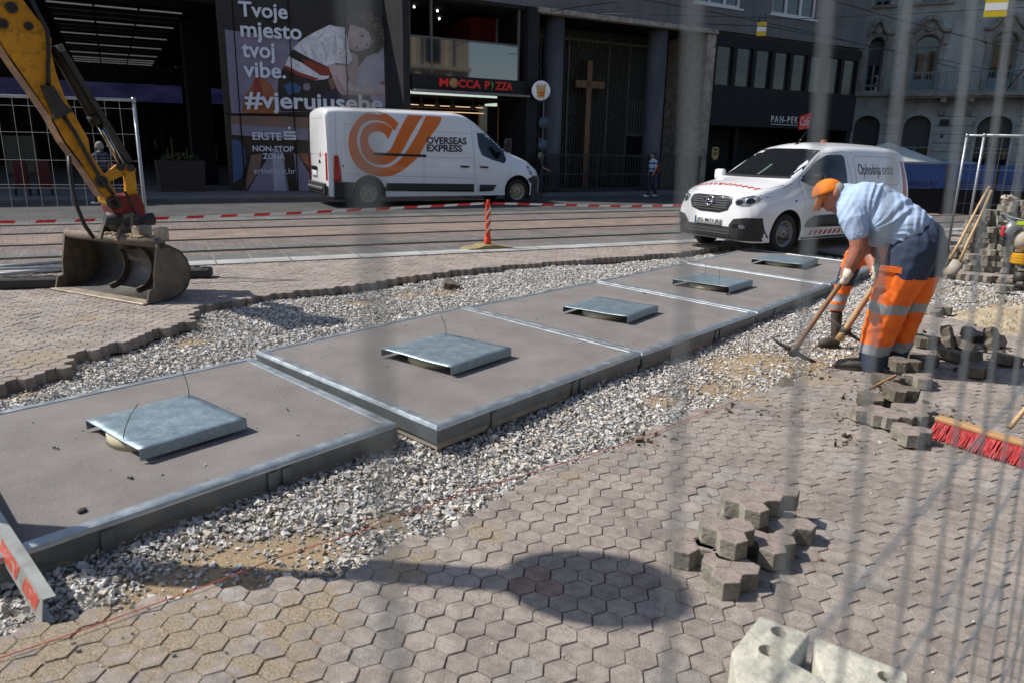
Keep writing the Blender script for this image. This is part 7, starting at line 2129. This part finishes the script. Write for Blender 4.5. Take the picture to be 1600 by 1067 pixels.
for p in me.polygons:
    c = p.center
    edge = zb[0] + .06 * max(0, min(1, (wq(720, 500).x - c.x) / .12)) if c.x < wq(720, 500).x else zb[0]
    wob = .004 * sin(40 * c.x)
    if c.z > edge + wob: k = 0
    elif zb[1] < c.z + wob + .035 * (c.x - wq(610, 690).x) < zb[2]: k = 2
    elif zb[3] < c.z + wob < zb[4]: k = 2
    elif c.z < zb[3]: k = 0
    else: k = 1
    p.material_index = k; p.use_smooth = True
# cargo pocket on the near leg
def pocket(parent, pts, dd, m_, name='cargo_pocket', th=.018):
    b = MB(); P_ = [wq(x, y, dd) for x, y in pts]
    N_ = [p + Vector((0, -th, 0)) for p in P_]
    b.loft([P_, [p.lerp(sum(N_, Vector()) / 4, .04) for p in N_]], smooth=False)
    return b.build(name, MAT[m_], parent)
pocket(tr, [(572, 612), (600, 505), (722, 528), (690, 640)], NL - .128, 'hivis_orange')
pocket(tr, [(590, 528), (598, 502), (728, 516), (718, 546)], NL - .140, 'hivis_orange', 'pocket_flap')
pocket(tr, [(583, 604), (585, 597), (616, 607), (612, 615)], NL - .145, 'reflect_grey', 'pocket_tag', .004)
# shirt
def shirt_fn(co, no):
    A = wq(470, 300); B2 = wq(800, 270)
    ax = np.array((B2 - A).normalized())
    t = (co - np.array(A)) @ ax
    m_ = np.clip((t - .0) / .12, 0, 1)
    # folds fanning from the armpit over the back and belly
    ap = np.array(wq(530, 345, -.16))
    d = co - ap; ang = np.arctan2(d[:, 2], d[:, 0]); rad = np.linalg.norm(d, axis=1)
    q = 1.1 * np.sin(co[:, 0] * 11 + co[:, 1] * 7) + .9 * np.sin(co[:, 2] * 17 + 1.3) + .7 * np.sin(co[:, 0] * 23 - co[:, 2] * 9)
    back = np.clip((t - .06) / .14, 0, 1)
    w = (np.abs(np.sin(ang * 12 + q)) - .6 + .35 * np.sin(ang * 31 + 2 * q)) * np.clip((.55 - rad) / .25, 0, 1) * np.clip((rad - .06) / .10, 0, 1) * back
    w2 = (np.abs(np.sin(t * 46 + 5 * co[:, 2] + q)) - .6 + .35 * np.sin(t * 95 + 11 * co[:, 2] + 2 * q)) * np.clip((t - .14) / .2, 0, 1)
    s_ = (np.abs(np.sin((co[:, 0] * .9 - co[:, 2] * .25) * 60 + q)) - .6) * (1 - m_)
    return co + no * (-.0085 * w - .0075 * w2 - .004 * s_)[:, None]
me = volume([
    ('t', [wq(440, 185, .02), wq(535, 225, .02), wq(630, 285, .02), wq(715, 335, .02), wq(755, 345, .02)], rr(72, 125, 124, 112, 100)),
    ('b', wq(520, 215, -.07), 104 * KP), ('b', wq(520, 215, .15), 104 * KP), ('b', wq(640, 275, -.07), 112 * KP), ('b', wq(640, 275, .13), 110 * KP), ('b', wq(600, 330, -.04), 88 * KP), ('b', wq(720, 320, -.08), 100 * KP), ('b', wq(720, 320, .12), 98 * KP),
    ('t', [wq(455, 235, -.15), wq(468, 290, -.20), wq(488, 352, -.215)], rr(62, 60, 50)),
    ('t', [wq(470, 250, .24), wq(500, 310, .26), wq(520, 360, .25)], rr(58, 54, 46))],
    .0065, 3, shirt_fn)
sh = link('shirt', me, MAT['shirt_blue'], worker)
for p in me.polygons: p.use_smooth = True
# body: head, neck, arms as one skin
hc = wq(372, 168, .0)
HR = 57 * KP
fwdh = (wq(330, 245) - wq(385, 130)).normalized()       # down the face
me = volume([
    ('b', hc, HR * 1.0, (1.05, .80, 1.12)), ('b', wq(362, 205), 40 * KP, (1, .85, 1)), ('t', [wq(372, 222), wq(385, 232)], rr(26, 24)),
    ('t', [wq(385, 175, .0), wq(425, 165, .01), wq(470, 195, .02)], rr(48, 50, 58)),
    ('t', [wq(322, 205), wq(312, 222)], rr(9, 11)), ('b', wq(338, 196), 20 * KP),
    ('b', wq(385, 158, -.080), 17 * KP, (.8, .55, 1.2)), ('b', wq(385, 158, .080), 17 * KP, (.8, .55, 1.2)), ('b', wq(352, 238), 14 * KP, (1.3, 1.2, .7)),
    ('t', [wq(470, 260, -.19), wq(492, 360, -.215), wq(494, 420, -.225), wq(462, 490, -.235), wq(432, 545, -.245)], rr(44, 43, 40, 35, 27)),
    ('t', [wq(500, 300, .25), wq(530, 400, .22), wq(555, 455, .12), wq(572, 512, .02), wq(574, 535, -.02)], rr(42, 40, 36, 31, 25))],
    .006, 3)
bd_ = link('body', me, MAT['skin_tan'], worker)
for p in me.polygons: p.use_smooth = True
# small face things
b = MB(); 
for d in (-.034, .034): b.ball(wq(326, 186, d), .010, sc=(1, 1, .7), u=8, v=6)
b.build('eyes', MAT['hair_dark'], bd_)
b = MB()
for k in range(16):
    a = wq(356 + k * 2.4, 235 - .4 * k, -.03 + .004 * (k % 5)); b.ball(a, .011, u=6, v=4)
b.build('grey_moustache', MAT['hair_grey'], bd_)
me = volume([('b', wq(396, 146, -.026), 36 * KP, (.9, .95, 1.0)), ('b', wq(396, 146, .026), 36 * KP, (.9, .95, 1.0)), ('b', wq(398, 165, -.034), 20 * KP), ('b', wq(398, 165, .034), 20 * KP)], .006, 2)
link('hair', me, MAT['hair_grey'], bd_)
# cap: crown shell and peak
xa = (wq(395, 120) - wq(275, 165)).normalized(); xa.y = 0; xa.normalize()
za = Vector((-xa.z, 0, xa.x));
if za.z < 0: za = -za
Mc = Matrix.Identity(4)
cc = wq(344, 152)
for k in range(3): Mc[k][0], Mc[k][1], Mc[k][2], Mc[k][3] = xa[k], (0, 1, 0)[k], za[k], cc[k]
b = MB(); CR = 66 * KP; rings = []
for k in range(9):
    ph = pi / 2 * k / 8.0
    rings.append([(CR * 1.08 * cos(ph) * cos(2 * pi * j / 28) * (1 + .01 * sin(5 * j)), CR * .86 * cos(ph) * sin(2 * pi * j / 28), CR * 1.0 * sin(ph) * (1 + .015 * sin(3 * j + k)) - .012) for j in range(28)])
b.loft(rings, caps=False)
bmesh.ops.remove_doubles(b.bm, verts=b.bm.verts[:], dist=.001)
cap = b.build('cap', MAT['cap_orange'], worker, Mc)
md = cap.modifiers.new('t', 'SOLIDIFY'); md.thickness = .004
b = MB()
L1 = [wq(300, 172, -.070), wq(282, 205, -.05), wq(276, 245, -.022), wq(276, 248, .022), wq(282, 205, .05), wq(300, 172, .070)]
L2 = [wq(345, 166, -.075), wq(322, 192, -.058), wq(308, 242, -.026), wq(308, 244, .026), wq(322, 192, .058), wq(345, 166, .075)]
b.loft([L1, [p.lerp(q, .5) + Vector((0, 0, .004)) for p, q in zip(L1, L2)], L2], caps=True)
b.build('cap_peak', MAT['cap_orange'], cap, Mc.inverted())
b = MB(); c = wq(281, 160, -.03); b.ball(c, .018, sc=(.4, 1, 1)); b.build('cap_badge', MAT['sign_white'], cap, Mc.inverted())
# pickaxe in the hands
h0, h1 = wq(186, 905, -.26), wq(470, 500, -.262)
hd = (h1 - h0).normalized()
pick = thing('pickaxe', 'pickaxe with a reddish brown handle held by the worker in the blue shirt', 'pickaxe', M=frame(WP))
b = MB(); b.tube([h0 - hd * .03, h0 + hd * .08, h0.lerp(h1, .4), h0.lerp(h1, .8), h1], [.026, .021, .019, .020, .022], 12); b.build('handle', MAT['handle_dark'], pick)
b = MB()
b.tube([wq(72, 842, -.30), wq(105, 868, -.285), wq(150, 893, -.27), wq(182, 908, -.26)], [.005, .010, .017, .026], 8)
b.tube([wq(182, 908, -.26), wq(215, 930, -.255), wq(255, 948, -.25), wq(290, 962, -.245)], [.026, .019, .015, .008], 8)
b.tube([h0 - hd * .045, h0 + hd * .035], [.036, .034], 10)
b.build('pick_head', MAT['pick_iron'], pick)
# gloves: palm, four curled fingers and a thumb on the handle
def glove(parent, c, axis, side, cuff, name='glove'):
    """c on the handle axis; side points from the handle to the back of the hand"""
    ax = axis.normalized(); sd = (side - ax * side.dot(ax)).normalized(); w = ax.cross(sd)
    sh_ = [('t', [c + sd * .040 + ax * .035, c + sd * .040 - ax * .035], [.026, .025]), ('t', [c + sd * .045 + ax * .01, cuff], [.030, .036])]
    me_ = []
    for k, (o_, ln) in enumerate(((.036, .9), (.013, 1.0), (-.010, .96), (-.032, .82))):
        q = c + ax * o_; P_ = []
        for j in range(5):
            a = radians(40 + j * 62 * ln); P_.append(q + (sd * cos(a) + w * sin(a)) * (.036 - .002 * j) + ax * (.002 * j))
        sh_.append(('t', P_, [.0115, .0118, .0112, .0105, .0095]))
    P_ = [c + sd * .036 + ax * .045 - w * .012, c - w * .036 + ax * .052, c - w * .030 - sd * .022 + ax * .044]
    sh_.append(('t', P_, [.015, .013, .011]))
    me = volume(sh_, .0042, 2)
    for p in me.polygons: p.use_smooth = True
    return link(name, me, MAT['glove_cream'], parent)
gc = h0.lerp(h1, .865)
glove(worker, gc, hd, Vector((.35, -.55, .55)), wq(446, 520, -.245))
# second hand on the far side, higher up the handle
gc2 = wq(573, 540, -.03)
glove(worker, gc2, (wq(600, 500, -.03) - wq(545, 600, -.03)), Vector((.3, -.8, .3)), wq(577, 518, -.02))
# boots
def boot(parent, toe, heel, w_, m_, h_=.07, name='boot', ankle=None):
    t, hl = Vector(toe), Vector(heel); f = (t - hl); L_ = f.length; f.normalize()
    sh_ = [('t', [hl + Vector((0, 0, .045)), hl.lerp(t, .4) + Vector((0, 0, .05)), hl.lerp(t, .7) + Vector((0, 0, .042)), t - f * .03 + Vector((0, 0, .036))], [.040, .045, .043, .034]), ('t', [hl + Vector((0, 0, .05)), (ankle or hl + Vector((0, 0, .15)))], [.043, .05])]
    me = volume(sh_, .006, 3)
    n = len(me.vertices); co = np.zeros(n * 3, np.float32); me.vertices.foreach_get('co', co); co = co.reshape(-1, 3)
    zf = min(hl.z, t.z); co[:, 2] = np.maximum(co[:, 2], zf); me.vertices.foreach_set('co', co.ravel()); me.update()
    for p in me.polygons: p.use_smooth = True
    bt = link(name, me, MAT[m_], parent)
    b = MB(); sdv = Vector((-f.y, f.x, 0)) * .046
    A_ = [hl - f * .04 + sdv * .8, hl.lerp(t, .5) + sdv, t + f * .005 + sdv * .5, t + f * .005 - sdv * .5, hl.lerp(t, .5) - sdv, hl - f * .04 - sdv * .8]
    b.prism([(p.x, p.y) for p in A_], 'z', zf - .004, zf + .018); b.build('sole', MAT['boot_brown'], bt)
    return bt
g0 = wq(382, 985, NL - .06); g1 = wq(560, 1000, NL)
boot(worker, (g0.x, NL - .07, .004), (g1.x, NL, .004), .1, 'boot_dust', ankle=(wq(555, 960, NL)))
boot(worker, (wq(560, 985, FL).x, FL, .004), (wq(668, 990, FL).x, FL + .02, .004), .1, 'boot_dust', ankle=(wq(660, 960, FL)))

# ---- second worker half hidden behind
D2 = .95
def vq(x, y, d=0.0): return wq(x, y, D2 + d)
w2 = thing('person', 'second worker in orange trousers with dark boots, mostly hidden behind the man in blue', 'person', M=frame(WP))
me = volume([('t', [vq(560, 420, 0), vq(600, 380, .0)], rr(85, 90)), ('t', [vq(560, 440, -.08), vq(470, 470, -.1), vq(440, 545, -.1), vq(408, 640, -.08), vq(388, 705, -.08)], rr(72, 58, 48, 42, 40)),
             ('t', [vq(620, 440, .10), vq(640, 560, .10), vq(640, 640, .1), vq(640, 700, .1)], rr(70, 56, 46, 40))], .009, 3, wrinkle(.005, [((.5, .3, .8), 0, 46, None)]))
tr2 = link('trousers', me, [MAT['hivis_orange'], MAT['navy_cloth'], MAT['reflect_grey']], w2)
for p in me.polygons:
    y = p.center.z; k = 0
    def zz(v): return vq(430, v).z
    if zz(590) < y < zz(505): k = 1
    elif zz(668) < y < zz(632) or zz(706) < y < zz(680): k = 2
    elif y < zz(712): k = 1
    p.material_index = k; p.use_smooth = True
me = volume([('t', [vq(600, 390, .02), vq(610, 300, .02), vq(560, 240, .02)], rr(88, 100, 90)), ('t', [vq(560, 250, -.18), vq(520, 350, -.22), vq(560, 450, -.2)], rr(50, 44, 36)), ('t', [vq(590, 250, .22), vq(620, 350, .24), vq(600, 440, .1)], rr(50, 44, 36))], .010, 3)
link('jacket', me, MAT['hivis_orange'], w2)
for p in me.polygons: p.use_smooth = True
me = volume([('b', vq(505, 205), 52 * KP, (1, .85, 1.15)), ('t', [vq(520, 230), vq(560, 250)], rr(42, 50)), ('t', [vq(560, 450, -.2), vq(580, 500, -.2)], rr(30, 26)), ('t', [vq(600, 440, .1), vq(600, 490, .0)], rr(30, 26)), ('b', vq(470, 215), 9 * KP), ('b', vq(505, 200, -.075), 12 * KP), ('b', vq(505, 200, .075), 12 * KP)], .008, 2)
b2 = link('body', me, MAT['skin_tan'], w2)
me = volume([('b', vq(512, 185), 54 * KP, (1, .9, .9))], .008, 1); link('hair', me, MAT['hair_dark'], b2)
gz2 = -.085
boot(w2, (vq(312, 810, -.12).x, D2 - .16, gz2), (vq(392, 800, -.08).x, D2 - .08, gz2), .1, 'boot_brown', ankle=vq(388, 728, -.08))
boot(w2, (vq(560, 800, .10).x, D2 + .06, gz2), (vq(645, 800, .1).x, D2 + .10, gz2), .1, 'boot_brown', ankle=vq(640, 720, .1))
pk = thing('pickaxe', 'pickaxe with a pale wooden handle, standing behind the knee of the worker', 'pickaxe', M=frame(WP))
D3 = .30
a0, a1 = wq(405, 848, D3), wq(608, 545, D3 - .1); ad = (a1 - a0).normalized()
b = MB(); b.tube([a0 - ad * .02, a0 + ad * .1, a0.lerp(a1, .5), a1, a1 + ad * .2], [.036, .027, .025, .022, .022], 12); b.build('handle', MAT['handle_wood'], pk)
b = MB(); c = wq(430, 812, D3); b.tube([c - ad * .03, c + ad * .03], .042, 12)
b.tube([wq(360, 760, D3 - .02), wq(400, 790, D3), c, wq(462, 838, D3), wq(505, 866, D3 - .02)], [.007, .013, .024, .016, .009], 8); b.build('pick_head', MAT['pick_iron'], pk)
glove(w2, a0.lerp(a1, .97), ad, Vector((.2, .6, .5)), vq(585, 505, -.2))

# ---- pedestrians across the street
def walker(label, px, py_foot, py_head, rz, top, legs, hair, stride=.22, z0=0.0, arm=None, bag=None, stripes=None, hat=None, skin='skin_pale', shoes='sign_white'):
    g = at(px, py_foot, z0)
    lo, hi = 0.5, 3.0
    for _ in range(30):
        mid_ = (lo + hi) / 2
        v = Vector((g.x, g.y, z0 + mid_)) - Vector((0, 0, CAMH))
        yy = 533.5 - FPX * v.dot(_Uv) / v.dot(_F)
        if yy > py_head: lo = mid_
        else: hi = mid_
    H = lo; s = H / 1.72
    t = thing('person', label, 'person', (g.x, g.y, z0), rz)
    V_ = lambda x, y, z: Vector((x * s, y * s, z * s))
    arm = arm or [((0, .21, 1.36), (.02, .26, 1.10), (.10, .24, .88)), ((0, -.21, 1.36), (-.04, -.26, 1.10), (.02, -.25, .86))]
    sh_ = [('b', V_(.02, 0, 1.60), .098 * s, (1, .8, 1.15)), ('t', [V_(0, 0, 1.48), V_(0, 0, 1.38)], [.055 * s, .06 * s]), ('b', V_(.115, 0, 1.585), .016 * s), ('b', V_(.02, .08, 1.59), .018 * s), ('b', V_(.02, -.08, 1.59), .018 * s)]
    for A_ in arm:
        sh_.append(('t', [V_(*p) for p in A_], [.05 * s, .04 * s, .03 * s])); e = Vector(A_[2]) + (Vector(A_[2]) - Vector(A_[1])).normalized() * .08; sh_.append(('t', [V_(*A_[2]), V_(*e)], [.03 * s, .022 * s]))
    me = volume(sh_, .012, 2); body_ = link('body', me, MAT[skin], t)
    me = volume([('t', [V_(0, 0, .98), V_(0, 0, 1.2), V_(0, 0, 1.38)], [.135 * s, .14 * s, .12 * s]), ('t', [V_(0, -.16, 1.36), V_(0, .16, 1.36)], [.08 * s, .08 * s])] + [('t', [V_(*A_[0]), V_(*[A_[0][k] * .35 + A_[1][k] * .65 for k in range(3)])], [.07 * s, .062 * s]) for A_ in arm], .014, 3)
    tops = link('shirt', me, [MAT[q] for q in top], t)
    if len(top) > 1:
        for p in me.polygons: p.material_index = int((p.center.z / s - .9) / stripes) % len(top)
    me = volume([('t', [V_(0, 0, .98), V_(0, 0, .90)], [.14 * s, .145 * s])] + [('t', [V_(0, y, .9), V_(sg * stride * .45, y, .5), V_(sg * stride - (.06 if sg < 0 else 0), y, .08)], [.10 * s, .072 * s, .055 * s]) for y, sg in ((.09, 1), (-.09, -1))], .014, 3)
    link('trousers', me, MAT[legs], t)
    for y, sg in ((.09, 1), (-.09, -1)):
        x = sg * stride - (.06 if sg < 0 else 0)
        me = volume([('t', [V_(x - .03, y, .045), V_(x + .15, y, .035)], [.045 * s, .038 * s])], .010, 2); link('shoe', me, MAT[shoes], t)
    me = volume([('b', V_(-.005, 0, 1.635), .105 * s, (1, .88, .95)), ('b', V_(-.04, 0, 1.58), .085 * s)], .012, 1); link('hair', me, MAT[hair], body_)
    if bag:
        b = MB(); b.box(V_(*bag[0]), [q * s for q in bag[1]], bev=.03 * s); b.build('bag', MAT[bag[2]], t)
    if hat:
        b = MB(); b.lathe([(.001, .12 * s), (.09 * s, .10 * s), (.11 * s, .0), (.22 * s, -.03 * s), (.22 * s, -.035 * s), (.1 * s, -.01 * s)], 20, Matrix.Translation(V_(.0, 0, 1.66))); b.build('straw_hat', MAT[hat], t)
    return t
mat('stripe_blue', (.05, .12, .42), rough=.8); mat('stripe_pale', (.50, .58, .62), rough=.8); mat('bag_red', (.16, .03, .02), rough=.8); mat('straw', (.55, .42, .25), rough=.9); mat('stripe_grey', (.13, .14, .18), rough=.8)
walker('pedestrian in a blue and white striped shirt with a red bag by the porch door', 1017, 308, 239, radians(200), ['stripe_pale', 'stripe_pale', 'stripe_blue'], 'cloth_denim', 'hair_dark', bag=((-.12, .2, 1.12), (.14, .16, .36), 'bag_red'), stripes=.075)
walker('pedestrian in black with grey tied hair walking at the nose of the tall van', 843, 307, 239, radians(5), ['cloth_black'], 'cloth_black', 'hair_grey', arm=[((0, .21, 1.36), (.12, .25, 1.12), (.38, .22, 1.0)), ((0, -.21, 1.36), (.10, -.25, 1.12), (.34, -.2, 1.02))], bag=((-.1, -.05, 1.2), (.1, .3, .4), 'cloth_black'))
walker('grey haired pedestrian in a dark striped shirt seen behind the excavator arm', 166, 320, 222, radians(170), ['cloth_denim', 'stripe_grey'], 'cloth_black', 'hair_grey', stripes=.05)
walker('pedestrian under a straw hat, half hidden by the excavator cylinder', 189, 318, 224, radians(10), ['cloth_black'], 'cloth_black', 'hair_dark', hat='straw')
